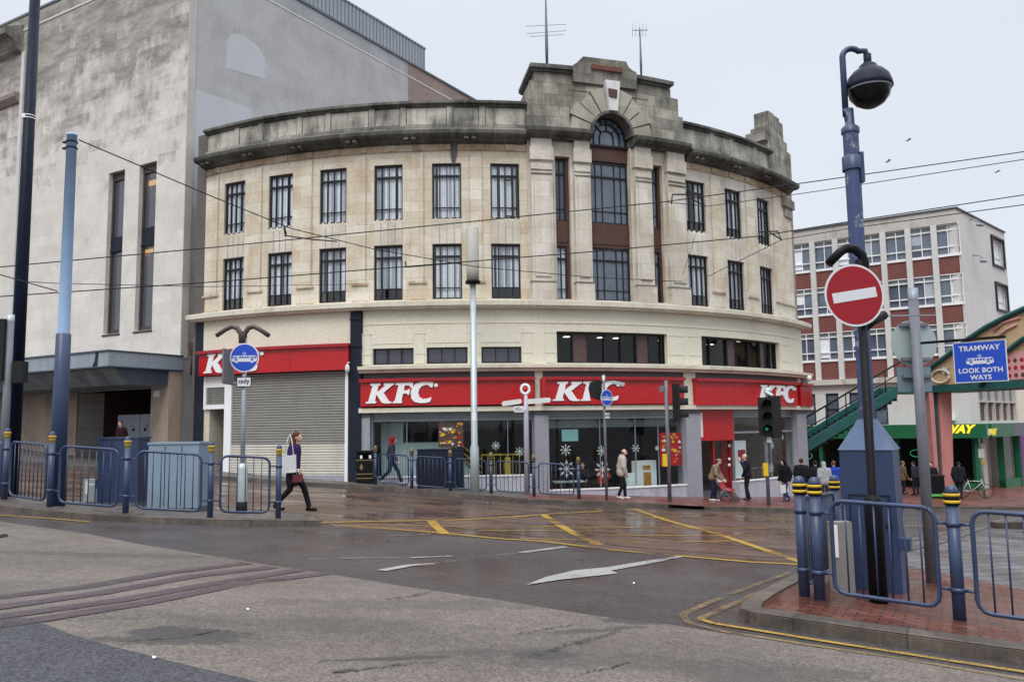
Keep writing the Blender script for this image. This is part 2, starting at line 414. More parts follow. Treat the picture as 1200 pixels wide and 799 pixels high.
def grimewall(name, z0, z1, clean, dirty, bw, bh):
    mt, n, p = newmat(name); co = coords(n, 'UV')
    br = N(n, 'ShaderNodeTexBrick', offset=.5); n.links.new(co, br.inputs['Vector'])
    br.inputs['Color1'].default_value = (0, 0, 0, 1); br.inputs['Color2'].default_value = (1, 1, 1, 1); br.inputs['Mortar'].default_value = (.5, .5, .5, 1)
    br.inputs['Scale'].default_value = 1; br.inputs['Mortar Size'].default_value = .004; br.inputs['Brick Width'].default_value = bw; br.inputs['Row Height'].default_value = bh
    sx = N(n, 'ShaderNodeSeparateXYZ'); n.links.new(co, sx.inputs[0])
    mr_ = N(n, 'ShaderNodeMapRange'); mr_.inputs['From Min'].default_value = z0; mr_.inputs['From Max'].default_value = z1; n.links.new(sx.outputs[1], mr_.inputs['Value'])
    a = noise(n, co, .5, 6, .65); b_ = noise(n, co, 2.2, 8, .7, (1, .45, 1))
    def m(op, x, y):
        q = N(n, 'ShaderNodeMath', operation=op)
        for i_, v_ in ((0, x), (1, y)):
            if isinstance(v_, (int, float)): q.inputs[i_].default_value = v_
            else: n.links.new(v_, q.inputs[i_])
        return q.outputs[0]
    bv = N(n, 'ShaderNodeSeparateColor'); n.links.new(br.outputs['Color'], bv.inputs[0])
    tot = m('ADD', m('ADD', m('MULTIPLY', m('SUBTRACT', a, .5), 1.4), m('MULTIPLY', m('SUBTRACT', b_, .5), 1.3)), m('ADD', mr_.outputs[0], m('MULTIPLY', m('SUBTRACT', bv.outputs[0], .5), .45)))
    f = ramp(n, tot, [(.25, 0.), (.8, .92)])
    base = mix(n, ramp(n, noise(n, co, .8, 5), [(.35, 0.), (.65, 1.)]), clean[0], clean[1])
    dr = mix(n, ramp(n, noise(n, co, 1.1, 8, .75, (.55, 1.7, 1)), [(.38, 0.), (.62, 1.)]), dirty[0], dirty[1])
    c = mix(n, f, base, dr)
    c = mix(n, 1.0, c, ramp(n, bv.outputs[0], [(0, .93), (1, 1.05)]), 'MULTIPLY')
    c = mix(n, 1.0, c, ramp(n, noise(n, co, 10, 6, .7), [(.25, .86), (.75, 1.1)]), 'MULTIPLY')
    # dirty runs below the slit windows
    c = mix(n, ramp(n, br.outputs['Fac'], [(0, 0.), (1, .35)]), c, (.25, .23, .2))
    n.links.new(c, p.inputs['Base Color']); p.inputs['Roughness'].default_value = .85; return mt
M['slitframe'] = paint('slitframe', (.06, .045, .042), .5, .2, 3)
M['store_front'] = grimewall('store_front', 12.0, 21.0, ((.60, .555, .50), (.69, .645, .59)), ((.15, .132, .115), (.40, .365, .32)), 1.25, .5)
M['store_side'] = ashlar('store_side', (.405, .395, .385), (.50, .492, .482), (.36, .36, .36), 2.5, .5, msize=.002, blockvar=.15, stain=(.26, .255, .24), sthr=(.5, .72), samt=.6)
M['store_patch'] = paint('store_patch', (.50, .51, .53), .8, .05, 1)
M['brownbrick'] = ashlar('brownbrick', (.24, .17, .145), (.33, .25, .22), (.30, .25, .22), .45, .15, msize=.012, stain=(.2, .16, .14), sthr=(.5, .7), samt=.5)
M['darkbrick'] = ashlar('darkbrick', (.06, .05, .045), (.12, .095, .085), (.20, .185, .17), .225, .09, msize=.012)
M['concrete'] = ashlar('concrete', (.46, .43, .38), (.56, .53, .48), (.3, .28, .24), 2.6, 5, stain=(.16, .155, .12), sthr=(.5, .68), samt=.8, msize=.006, off=0)
M['offwhite'] = ashlar('offwhite', (.56, .55, .53), (.64, .63, .60), (.52, .51, .49), 3.2, 3.2, stain=(.40, .38, .35), sthr=(.5, .72), samt=.5, msize=.002)
M['redtile'] = ashlar('redtile', (.150, .050, .042), (.20, .070, .056), (.22, .09, .07), .3, .1, msize=.006)
M['granite'] = paint('granite', (.30, .30, .335), .55, .28, 22)
M['lilac'] = paint('lilac', (.42, .42, .48), .6, .15, 9, dirt=(.22, .21, .22))
M['navy'] = paint('navy', (.018, .022, .036), .45, .2, 2, spec=.12)
M['slate'] = paint('slate', (.10, .11, .12), .5, .2, 3)
M['red'] = paint('red', (.44, .007, .009), .28, .07, 1.3, spec=.5)
M['reddark'] = paint('reddark', (.32, .012, .018), .3, .1, 2)
M['white'] = paint('white', (.80, .80, .80), .4, .03, 4)
M['whitedirty'] = paint('whitedirty', (.66, .66, .64), .5, .08, 3, dirt=(.32, .3, .27))
M['black'] = paint('black', (.008, .008, .010), .45, .3, 6, spec=.12)
M['blackmatt'] = paint('blackmatt', (.011, .011, .012), .8, .3, 6)
M['darkroom'] = paint('darkroom', (.025, .027, .028), .8, .3, 1)
M['frame'] = paint('frame', (.012, .012, .015), .45, .3, 8)
M['mauve'] = paint('mauve', (.085, .048, .045), .45, .2, 4)
M['spandrel'] = paint('spandrel', (.080, .033, .024), .45, .2, 3, dirt=(.06, .03, .02))
M['shutter_grey'] = paint('shutter_grey', (.25, .24, .22), .5, .08, 2, dirt=(.2, .19, .17), damt=.6)
M['shutter_cream'] = paint('shutter_cream', (.56, .53, .46), .5, .06, 2, dirt=(.28, .25, .2))
M['blind'] = paint('blind', (.82, .86, .90), .8, .08, 3)
M['blind_grey'] = paint('blind_grey', (.42, .46, .50), .8, .12, 3)
M['glass'] = glassm('glass', (.96, .97, .98), 1.8)
M['shopglass'] = glassm('shopglass', (.88, .92, .92), .9, .02)
M['darkglass'] = paint('darkglass', (.045, .045, .07), .06, .15, .6, spec=.8)
M['blueglass'] = paint('blueglass', (.10, .125, .17), .05, .35, .8, spec=.9)
M['bandglass'] = paint('bandglass', (.20, .24, .245), .25, .12, 1.5)
M['mint'] = paint('mint', (.42, .50, .49), .6, .06, 1)
M['yellow'] = paint('yellow', (.62, .40, .02), .5, .12, 4)
M['poster'] = paint('poster', (.45, .2, .04), .5, .5, 9)
M['lampglow'] = emis('lampglow', (1, .93, .78), 14)
M['lampwarm'] = emis('lampwarm', (1, .72, .25), 1.8)
M['greenglow'] = emis('greenglow', (.02, .38, .17), .35)
def chipped(name, col, chip, rough=.4, thr=(.60, .66), scale=2.2):
    mt, n, p = newmat(name); co = coords(n)
    c = ramp(n, noise(n, co, 3, 5), [(.3, tuple(x * .85 for x in col)), (.7, tuple(x * 1.15 for x in col))])
    f = noise(n, co, scale, 9, .78)
    c = mix(n, ramp(n, f, [(thr[0], 0.), (thr[1], 1.)]), c, chip)
    n.links.new(c, p.inputs['Base Color']); p.inputs['Roughness'].default_value = rough
    return mt
M['blue'] = chipped('blue', (.026, .042, .094), (.15, .17, .20), .38, (.655, .70))
M['bluechip'] = chipped('bluechip', (.042, .060, .150), (.26, .28, .30), .38, (.555, .60), 2.6)
M['cabblue'] = chipped('cabblue', (.024, .040, .096), (.12, .13, .17), .4, (.72, .8))
M['skyblue'] = paint('skyblue', (.33, .48, .70), .4, .08, 2)
M['cabgrey'] = paint('cabgrey', (.21, .28, .345), .45, .08, 1.5, dirt=(.12, .16, .2))
M['steel'] = paint('steel', (.26, .29, .33), .45, .15, 5, .35)
M['polegrey'] = chipped('polegrey', (.13, .135, .155), (.22, .22, .23), .5, (.6, .7), 4)
M['galv'] = paint('galv', (.40, .46, .46), .42, .10, 5, .4)
M['signblue'] = paint('signblue', (.012, .062, .44), .3, .05, 2)
M['signred'] = paint('signred', (.28, .003, .010), .3, .05, 2)
M['signwhite'] = paint('signwhite', (.62, .62, .64), .35, .04, 2)
M['deepgreen'] = paint('deepgreen', (.012, .085, .075), .45, .2, 2)
M['shopgreen'] = paint('shopgreen', (.01, .11, .045), .4, .15, 1.5)
M['pinkpaint'] = paint('pinkpaint', (.50, .21, .19), .5, .12, 2, dirt=(.3, .12, .1))
M['mural'] = ashlar('mural', (.45, .31, .17), (.58, .44, .25), (.45, .31, .17), .7, .5, stain=(.48, .17, .11), sthr=(.5, .6), samt=.8, msize=0)
M['muralpink'] = paint('muralpink', (.62, .30, .29), .6, .1, 3)
M['canopyblue'] = ashlar('canopyblue', (.22, .26, .30), (.30, .34, .38), (.2, .26, .3), .11, 4, stain=(.14, .17, .19), sthr=(.55, .72), samt=.6, msize=.006, off=0, rough=.45)
M['lead'] = ashlar('lead', (.17, .20, .22), (.27, .30, .32), (.06, .07, .08), 1.5, 4, stain=(.05, .055, .06), sthr=(.47, .62), samt=.8, msize=.02, off=0, rough=.6)
M['leadblue'] = paint('leadblue', (.045, .06, .085), .45, .15, 1.3)
M['canopystone'] = ashlar('canopystone', (.34, .26, .20), (.44, .35, .28), (.2, .16, .12), 1.0, 6, stain=(.18, .12, .09), sthr=(.48, .66), samt=.7, msize=.006, off=0)
M['screen'] = ashlar('screen', (.30, .33, .37), (.36, .39, .43), (.10, .11, .13), .28, 9, msize=.05, off=0)
M['purple'] = paint('purple', (.16, .04, .2), .5, .1, 3)
M['skin'] = paint('skin', (.56, .36, .28), .5, .06, 12)
M['rubber'] = paint('rubber', (.02, .02, .02), .8, .1, 10)
# ground surfaces
def asphalt(name, c1, c2, rough=(.45, .8), agg=.5, stain=None, wetscale=.5, spots=False):
    mt, n, p = newmat(name); co = coords(n)
    big = ramp(n, noise(n, co, .45, 6, .6), [(.32, 0.), (.68, 1.)])
    c = mix(n, big, c1, c2)
    vo = N(n, 'ShaderNodeTexVoronoi', i_Scale=60.0); n.links.new(co, vo.inputs['Vector'])
    sp = ramp(n, vo.outputs['Color'], [(0.1, 1 - agg), (.9, 1 + agg)])
    c = mix(n, 1.0, c, sp, 'MULTIPLY')
    mid = ramp(n, noise(n, co, 7, 8, .75), [(.3, .76), (.7, 1.16)]); c = mix(n, 1.0, c, mid, 'MULTIPLY'); c = mix(n, 1.0, c, ramp(n, noise(n, co, 32, 4, .7), [(.34, .86), (.66, 1.13)]), 'MULTIPLY')
    if stain:
        for sc_, th, am in ((.9, (.55, .68), .75), (.35, (.55, .7), .5)):
            c = mix(n, ramp(n, noise(n, co, sc_, 7, .65, (1, .55, 1)), [(th[0], 0.), (th[1], am)]), c, stain)
    if spots:
        # old repairs, oil and scuffs at fixed places on the road, ragged edges
        def mth(op, x, y):
            q_ = N(n, 'ShaderNodeMath', operation=op)
            for i_, v_ in ((0, x), (1, y)):
                if isinstance(v_, (int, float)): q_.inputs[i_].default_value = v_
                else: n.links.new(v_, q_.inputs[i_])
            return q_.outputs[0]
        rag = noise(n, co, 2.6, 8, .75); fine_ = noise(n, co, 17, 4, .7)
        tot = None
        for (px_, py_, rx, ry, an, st_) in ((222, 743, .46, .30, .1, 1.), (195, 750, .9, .16, .25, .8), (745, 728, .42, .16, .1, 1.), (700, 738, .55, .10, .5, .8), (632, 768, .30, .16, .2, .9), (730, 776, 1.5, .28, .1, .45), (480, 708, 1.6, .3, .2, .4), (120, 650, 1.3, .25, .2, .5), (900, 790, .9, .3, .1, .5), (560, 765, .8, .12, .4, .5), (455, 772, .5, .05, .35, 1.), (350, 730, 1.6, .35, .15, .3), (60, 685, 1.2, .3, .2, .3)):
            g_ = gnd(px_, py_); mp_ = N(n, 'ShaderNodeMapping'); mp_.vector_type = 'TEXTURE'
            mp_.inputs['Location'].default_value = (g_.x, g_.y, g_.z); mp_.inputs['Rotation'].default_value = (0, 0, an); mp_.inputs['Scale'].default_value = (rx, ry, 50)
            n.links.new(co, mp_.inputs[0]); ln_ = N(n, 'ShaderNodeVectorMath', operation='LENGTH'); n.links.new(mp_.outputs[0], ln_.inputs[0])
            v_ = mth('ADD', ln_.outputs['Value'], mth('MULTIPLY', mth('SUBTRACT', rag, .5), 2.6)); v_ = mth('ADD', v_, mth('MULTIPLY', mth('SUBTRACT', fine_, .5), 1.2))
            k_ = mth('MULTIPLY', ramp(n, v_, [(.75, 1.), (1.05, 0.)]), st_)
            tot = k_ if tot is None else mth('MAXIMUM', tot, k_)
        c = mix(n, mth('MULTIPLY', tot, .85), c, (.040, .036, .036))
        c = mix(n, 1.0, c, ramp(n, noise(n, co, .5, 5, .6, (.25, 1.6, 1)), [(.35, .86), (.65, 1.12)]), 'MULTIPLY')
    n.links.new(c, p.inputs['Base Color'])
    n.links.new(ramp(n, noise(n, co, wetscale, 5, .6), [(.38, rough[0]), (.62, rough[1])]), p.inputs['Roughness'])
    p.inputs['Specular IOR Level'].default_value = .32
    nf = noise(n, co, 60, 3); bump(n, p, nf, .45, .006)
    return mt
M['asphalt'] = asphalt('asphalt', (.040, .034, .034), (.064, .053, .051), (.20, .56), .5, (.048, .026, .022))
M['asphalt_light'] = asphalt('asphalt_light', (.104, .085, .071), (.146, .121, .103), (.45, .8), .40, (.090, .070, .062), spots=True)
M['asphalt_patch'] = asphalt('asphalt_patch', (.034, .033, .038), (.052, .050, .057), (.4, .7), .6)
M['asphalt_far'] = asphalt('asphalt_far', (.10, .10, .11), (.14, .14, .15), (.3, .6), .3)
def setts(name, c1, c2, mortar, bw, bh, rot, rough=(.15, .5), stain=None, samt=.6, msize=.012):
    mt, n, p = newmat(name); co0 = coords(n); mp = N(n, 'ShaderNodeMapping'); mp.inputs['Rotation'].default_value = (0, 0, rot)
    n.links.new(co0, mp.inputs[0]); co = mp.outputs[0]
    br = N(n, 'ShaderNodeTexBrick'); n.links.new(co, br.inputs['Vector'])
    for k_, v_ in (('Color1', c1), ('Color2', c2), ('Mortar', mortar)): br.inputs[k_].default_value = c4(v_)
    br.inputs['Scale'].default_value = 1; br.inputs['Mortar Size'].default_value = msize; br.inputs['Brick Width'].default_value = bw; br.inputs['Row Height'].default_value = bh
    c = br.outputs['Color']
    c = mix(n, 1.0, c, ramp(n, noise(n, co, 5, 7, .7), [(.3, .72), (.7, 1.2)]), 'MULTIPLY')
    if stain: c = mix(n, ramp(n, noise(n, co, .5, 7, .65, (.35, 1.3, 1)), [(.45, 0.), (.65, samt)]), c, stain)
    n.links.new(c, p.inputs['Base Color'])
    n.links.new(ramp(n, noise(n, co, .7, 5, .6), [(.4, rough[0]), (.62, rough[1])]), p.inputs['Roughness']); p.inputs['Specular IOR Level'].default_value = .35
    inv = N(n, 'ShaderNodeMath', operation='SUBTRACT'); inv.inputs[0].default_value = 1; n.links.new(br.outputs['Fac'], inv.inputs[1])
    bump(n, p, inv.outputs[0], .5, .008)
    return mt
M['trackpaving'] = setts('trackpaving', (.085, .050, .034), (.135, .084, .058), (.046, .028, .020), .9, .2, rad(3), (.14, .46), (.060, .046, .040), .55)
M['brickpaving'] = setts('brickpaving', (.095, .028, .017), (.19, .060, .036), (.035, .022, .018), .215, .105, rad(28), (.13, .45), (.060, .042, .036), .38)
M['redpaving'] = setts('redpaving', (.15, .040, .030), (.21, .066, .050), (.065, .038, .032), .4, .4, rad(5), (.2, .5), (.085, .055, .050), .5)
M['flags'] = setts('flags', (.10, .088, .078), (.15, .13, .115), (.04, .035, .03), .6, .45, rad(-10), (.3, .65), (.06, .048, .04), .6)
M['greysetts'] = setts('greysetts', (.085, .08, .086), (.15, .142, .148), (.02, .018, .018), .62, .34, rad(-30), (.18, .5), (.06, .05, .046), .5, .02)
M['kerb'] = ashlar('kerb', (.060, .044, .032), (.155, .120, .094), (.012, .01, .009), 1.0, 9, stain=(.025, .018, .013), sthr=(.44, .6), samt=.8, msize=.012, off=0, rough=.5, objn=True)
def roadpaint(name, col, thr=(.40, .52), rough=.5, sc1=9):
    mt, n, p = newmat(name); co = coords(n)
    f = noise(n, co, sc1, 8, .8); f2 = noise(n, co, .9, 3, .5); f3 = noise(n, co, 70, 2, .5)
    mm = N(n, 'ShaderNodeMath', operation='ADD'); n.links.new(f, mm.inputs[0]); n.links.new(f2, mm.inputs[1])
    m3 = N(n, 'ShaderNodeMath', operation='MULTIPLY_ADD'); n.links.new(f3, m3.inputs[0]); m3.inputs[1].default_value = .6; n.links.new(mm.outputs[0], m3.inputs[2])
    hm = N(n, 'ShaderNodeMath', operation='MULTIPLY'); hm.inputs[1].default_value = .385; n.links.new(m3.outputs[0], hm.inputs[0])
    n.links.new(ramp(n, noise(n, co, 14, 5), [(.3, tuple(c * .75 for c in col)), (.7, tuple(c * 1.1 for c in col))]), p.inputs['Base Color'])
    p.inputs['Roughness'].default_value = rough
    n.links.new(ramp(n, hm.outputs[0], [(thr[0], 0.), (thr[1], 1.)]), p.inputs['Alpha']); return mt
M['ypaint'] = roadpaint('ypaint', (.40, .25, .035), (.42, .50), .35)
M['yworn'] = roadpaint('yworn', (.24, .165, .06), (.44, .56), .5)
M['wpaint'] = roadpaint('wpaint', (.30, .29, .275), (.40, .50), .5)
M['wworn'] = roadpaint('wworn', (.26, .25, .245), (.46, .58), .5)
M['purplestrip'] = roadpaint('purplestrip', (.062, .040, .045), (.36, .52), .6)
M['crackmat'] = roadpaint('crackmat', (.030, .026, .026), (.47, .55), .7, 16)
M['patchmat'] = roadpaint('patchmat', (.055, .05, .052), (.485, .60), .6, 5)
M['rail'] = paint('rail', (.05, .043, .04), .25, .3, 4, .5)

# ================================================================== GROUND
def drape(name, poly, off, mat, step=1.0, kind='structure', skirt=0):
    bm = bmesh.new(); vs = [bm.verts.new((q[0], q[1], 0)) for q in poly]
    f = bm.faces.new(vs)
    if f.normal.z < 0: bm.normal_update()
    bmesh.ops.triangulate(bm, faces=bm.faces[:])
    x0, x1 = min(q[0] for q in poly), max(q[0] for q in poly); y0, y1 = min(q[1] for q in poly), max(q[1] for q in poly)
    for lo, hi, ax in ((x0, x1, (1, 0, 0)), (y0, y1, (0, 1, 0))):
        k = math.ceil(lo / step)
        while k * step < hi:
            if k * step > lo + 1e-4:
                bmesh.ops.bisect_plane(bm, geom=bm.verts[:] + bm.edges[:] + bm.faces[:], plane_co=Vector(ax) * k * step, plane_no=ax, dist=1e-5)
            k += 1
    for v in bm.verts: v.co.z = G(v.co.x, v.co.y) + off
    bm.normal_update()
    for f in bm.faces:
        if f.normal.z < 0: f.normal_flip()
    me = bpy.data.meshes.new(name); bm.to_mesh(me); bm.free(); me.materials.append(mat)
    o = bpy.data.objects.new(name, me); COL.objects.link(o)
    if kind: o['kind'] = kind
    return o
def ax_grid():
    core = [i for i in range(-30, 61)]
    far = [90, 140, 250, 500, 1000, 2500]
    return core, far
xs = [-2500, -1000, -500, -250, -120, -60] + list(range(-30, 41)) + [60, 100, 200, 500, 1000, 2500]
ys = [-2500, -500, -100, -30] + list(range(-8, 64)) + [80, 120, 250, 500, 1000, 2500]
gm = MB()
gv = [[Vector((x, y, G(x, y))) for y in ys] for x in xs]
for i in range(len(xs) - 1):
    for j in range(len(ys) - 1):
        gm.face([gv[i][j], gv[i + 1][j], gv[i + 1][j + 1], gv[i][j + 1]], smooth=True)
props(gm.build('ground', M['asphalt']), kind='structure')

def gp(*pl, off=0.0): return [tuple(gnd(a, b, off))[:2] for a, b in pl]
def ribbon(name, pts, wd, mat, off=.008, kind='structure', close=False):
    """painted line of width wd (number or list) along world points"""
    # resample
    P = [Vector(q[:2]) for q in pts]; W = wd if isinstance(wd, (list, tuple)) else [wd] * len(P)
    Q = []; WW = []
    for i in range(len(P) - 1):
        k = max(1, int((P[i + 1] - P[i]).length / .8))
        for j in range(k): t = j / k; Q.append(P[i].lerp(P[i + 1], t)); WW.append(W[i] * (1 - t) + W[i + 1] * t)
    Q.append(P[-1]); WW.append(W[-1])
    mb = MB(); L = []
    for i, q in enumerate(Q):
        d = (Q[min(i + 1, len(Q) - 1)] - Q[max(i - 1, 0)]).normalized(); nn = Vector((-d.y, d.x)) * WW[i] / 2
        a, b = q + nn, q - nn
        L.append((Vector((a.x, a.y, G(a.x, a.y) + off)), Vector((b.x, b.y, G(b.x, b.y) + off))))
    for i in range(len(L) - 1): mb.face([L[i][1], L[i + 1][1], L[i + 1][0], L[i][0]])
    o = mb.build(name, mat)
    if kind: o['kind'] = kind
    return o
def kerb(name, pts, wd, h, mat, inward, off0=0.0, parent=None):
    """row of kerb stones: top strip and outer face, following the ground"""
    P = [Vector(q[:2]) for q in pts]; Q = []
    for i in range(len(P) - 1):
        k = max(1, int((P[i + 1] - P[i]).length / .9))
        for j in range(k): Q.append(P[i].lerp(P[i + 1], j / k))
    Q.append(P[-1]); mb = MB(); L = []; s_ = 0
    for i, q in enumerate(Q):
        if i: s_ += (Q[i] - Q[i - 1]).length
        d = (Q[min(i + 1, len(Q) - 1)] - Q[max(i - 1, 0)]).normalized(); nn = Vector((-d.y, d.x)) * inward
        b = q + nn * wd; g0 = G(q.x, q.y) + off0
        L.append([Vector((q.x - nn.x * .02, q.y - nn.y * .02, g0 - .05)), Vector((q.x, q.y, g0 + h - .02)), Vector((q.x + nn.x * .02, q.y + nn.y * .02, g0 + h)), Vector((b.x, b.y, g0 + h + .003)), Vector((b.x, b.y, g0 - .05)), s_])
    for i in range(len(L) - 1):
        a, b = L[i], L[i + 1]
        for k in range(4):
            q = [a[k], b[k], b[k + 1], a[k + 1]]
            if inward < 0: q = q[::-1]
            t = [(a[5], k * .1), (b[5], k * .1), (b[5], k * .1 + .1), (a[5], k * .1 + .1)]
            if inward < 0: t = t[::-1]
            mb.face(q, t)
    for e in (L[0], L[-1]): mb.face(e[:5])
    o = mb.build(name, mat, parent); o['kind'] = 'structure'; return o

# worn pale carriageway in the foreground
edge = [(-160, 590), (0, 611), (100, 625), (166, 638), (290, 658), (383, 672), (473, 687), (577, 702), (700, 722), (780, 731), (855, 743), (960, 758), (1080, 776), (1200, 793), (1320, 812)]
pl = gp(*edge)
drape('carriageway', pl + [(6.5, 3.0), (7, -4), (-9, -4), (-16, 6)], .004, M['asphalt_light'])
pp = gp((-160, 690), (0, 720), (33, 725), (93, 747), (140, 760), (207, 777), (300, 799))
drape('road_patch', pp + [(-1.0, 3.6), (1.5, 1.0), (1.5, -3), (-9, -3)], .008, M['asphalt_patch'])
# four dark purple rumble strips
for a in ([(-90, 708), (0, 700), (100, 688), (200, 671), (290, 660)], [(-90, 722), (0, 712), (120, 695), (230, 675), (320, 665)],
          [(-90, 734), (15, 721), (140, 704), (240, 686), (352, 668)], [(-60, 742), (45, 727), (170, 707), (280, 685), (383, 672)]):
    ribbon('rumble_strip', gp(*a), .19, M['purplestrip'], .012)
# long cracks and old joints in the carriageway
def crack(a, wd=.018):
    P = gp(*a); Q = []
    for i in range(len(P) - 1):
        for j in range(14):
            t = j / 14; x = P[i][0] * (1 - t) + P[i + 1][0] * t; y = P[i][1] * (1 - t) + P[i + 1][1] * t
            Q.append((x + random.uniform(-.012, .012), y + random.uniform(-.03, .03)))
    ribbon('crack', Q, [wd * random.uniform(.2, 1.5) for _ in Q], M['crackmat'], .013)
crack([(30, 639), (90, 632), (170, 640)]); crack([(60, 650), (140, 647), (250, 653)]); crack([(385, 790), (470, 780), (545, 772)], .05)
crack([(455, 702), (480, 700), (510, 692)], .06); crack([(600, 745), (640, 738), (690, 729)]); crack([(600, 778), (660, 758), (700, 748), (730, 738)], .08)
crack([(140, 752), (210, 748), (262, 738)], .03); crack([(660, 795), (720, 782), (740, 776)])
# tram street of brown paving on the far side
tp = gp((-200, 583), (0, 590), (65, 597), (120, 602), (200, 606), (375, 610), (395, 618), (470, 622), (530, 628), (600, 632), (680, 641), (760, 647), (860, 656), (940, 664), (1010, 648), (990, 622), (960, 604))
tb = [tuple(gnd(a, b, .1))[:2] for a, b in ((930, 598), (860, 595), (820, 597), (780, 593), (700, 590), (620, 587), (500, 577), (400, 569), (229, 558), (165, 553), (90, 547), (0, 540), (-200, 528))]
drape('tram_street', tp + tb, .004, M['trackpaving'])
# tram rails
for a in ([(-60, 566), (150, 577), (400, 596), (520, 604), (640, 617), (760, 630), (940, 646), (1080, 640)], [(-60, 572), (150, 584), (380, 604), (500, 615), (620, 628), (740, 641), (880, 652), (960, 656)],
          [(200, 565), (400, 582), (520, 592), (700, 606), (860, 618), (1000, 622)], [(230, 562), (400, 576), (560, 590), (720, 601), (860, 610), (980, 612)], [(380, 613), (450, 613), (540, 609), (640, 604), (760, 598)], [(480, 612), (560, 606), (650, 600)]):
    ribbon('tram_rail', gp(*a), .055, M['rail'], .009)
# yellow box junction and other paint
Y = M['ypaint']
for a, wd in (([(372, 613), (440, 611), (520, 610), (600, 606), (650, 602), (705, 599)], .13), ([(400, 616), (470, 621), (520, 625), (580, 631), (640, 635), (720, 645), (800, 652), (880, 659), (945, 662)], .15),
([(505, 610), (511, 617), (522, 626)], .2), ([(636, 603), (652, 613), (672, 625), (703, 639)], .2), ([(742, 596), (782, 610), (842, 626), (886, 641), (942, 660)], .19), ([(750, 599), (850, 604), (935, 610)], .1), ([(560, 622), (640, 622), (720, 623)], .08), ([(700, 627), (800, 628), (880, 628)], .08), ([(660, 606), (740, 607), (820, 605)], .08), ([(620, 617), (720, 618), (850, 619), (900, 619)], .1), ([(405, 614), (520, 617), (560, 617)], .07), ([(795, 635), (860, 634), (890, 634)], .09), ([(610, 631), (700, 634), (760, 636)], .07)):
    ribbon('yellow_line', gp(*a), wd, Y, .012)
for a, wd, mt in (([(447, 669), (480, 663), (508, 661)], .13, 'wpaint'), ([(508, 661), (560, 653), (612, 648)], .1, 'wworn'), ([(610, 648), (640, 644), (664, 641)], .13, 'wpaint'), ([(360, 656), (430, 654), (470, 654)], .08, 'wworn'), ([(482, 654), (530, 652)], .09, 'wpaint'),
                  ([(455, 628), (505, 626)], .08, 'wworn'), ([(370, 624), (410, 624)], .07, 'wworn')):
    ribbon('white_line', gp(*a), wd, M[mt], .012)
drape('road_arrow', gp((616.5, 686), (640, 676.5), (672, 669), (712, 665), (760, 657), (797, 651.5), (800, 653), (760, 661), (716, 669), (724, 672.5), (700, 675), (655, 680)), .012, M['wpaint'])
# double yellow lines round the island corner
for a, mt in (([(800, 721), (830, 707), (855, 697), (890, 684), (935, 668)], 'yworn'), ([(820, 726), (850, 712), (880, 699), (910, 686), (945, 672)], 'yworn'),
              ([(820, 726), (836, 731), (880, 738), (960, 751), (1050, 765), (1200, 788), (1300, 804)], 'ypaint'), ([(800, 721), (806, 730), (850, 741), (960, 758), (1060, 773), (1200, 797)], 'yworn'), ([(-80, 596), (0, 604), (60, 608), (105, 612)], 'ypaint')):
    ribbon('yellow_line', gp(*a), .085, M[mt], .012)
ribbon('yellow_line', gp((1058, 617), (1100, 617), (1150, 615)), .09, Y, .012)
# drain cover by the left edge
drape('manhole_cover', gp((-8, 628), (8, 626), (10, 629), (-6, 631)), .014, M['rail'])

# --- pavement in front of the corner building
KH = .11
kpx = [(-240, 520), (0, 538), (90, 545.5), (165, 551.7), (229, 555.6), (354, 565), (440, 569.5), (500, 575), (575, 580.7), (620, 585), (700, 587), (783, 590.7)]
kw = [tuple(gnd(a, b, KH))[:2] for a, b in kpx]
dk = [tuple(gnd(a, b, .03))[:2] for a, b in ((811, 592.5), (826, 596), (870, 597), (933, 598.5))]
back = [(15, 40), (0, 34), (-10, 36), (-22, 44), (-40, 44)]
# split the surface: flags on the left, red paving on the right
ksplit = 9
s1 = kw[:ksplit + 1]
drape('pavement', s1 + [(.2, 34.0), (-10, 36), (-22, 48), (-40, 48)], KH, M['flags'])
drape('pavement', [kw[ksplit]] + kw[ksplit + 1:] + dk + [(13, 33), (16, 37), (17, 42), (4, 42), (.2, 34.0)], KH - .004, M['redpaving'])
kerb('kerb', kw + dk[:1], .16, KH + .006, M['kerb'], 1)
kerb('kerb', dk, .14, KH + .004, M['kerb'], 1)
# --- left island with kerb
ik = [(-200, 575), (0, 592.5), (66.7, 599), (116.7, 603), (183, 606.7), (260, 608.6), (330, 609.6), (374.5, 609.8)]
iw = [tuple(gnd(a, b, .1))[:2] for a, b in ik]
ib = [tuple(gnd(a, b, .1))[:2] for a, b in ((374, 603), (300, 598), (200, 592), (60, 585), (-200, 566))]
drape('island', iw + ib, .1, M['flags'])
kerb('kerb', iw, .2, .106, M['kerb'], 1)
kerb('kerb', [iw[-1], ib[0]], .2, .106, M['kerb'], 1)
# --- right island
rk = [(1330, 778), (1200, 761), (1168, 757), (1014, 736), (930, 724), (880, 716.5), (866, 712), (868, 705), (882, 695.5), (905, 684), (938, 669), (985, 652), (1060, 632), (1180, 606), (1300, 590)]
rw = [tuple(gnd(a, b, .12))[:2] for a, b in rk]
inner = [tuple(gnd(a, b, .12))[:2] for a, b in ((1330, 700), (1330, 640))]
bs = [tuple(gnd(a, b, .12))[:2] for a, b in ((1330, 700), (1200, 690), (1085, 668), (1030, 655), (985, 652))]
drape('island', rw[:12] + bs[::-1][1:], .12, M['brickpaving'])
drape('paved_area', bs + rw[12:] + [tuple(gnd(1330, 600, .12))[:2]], .12, M['greysetts'])
kerb('kerb', rw[::-1], .22, .126, M['kerb'], 1)
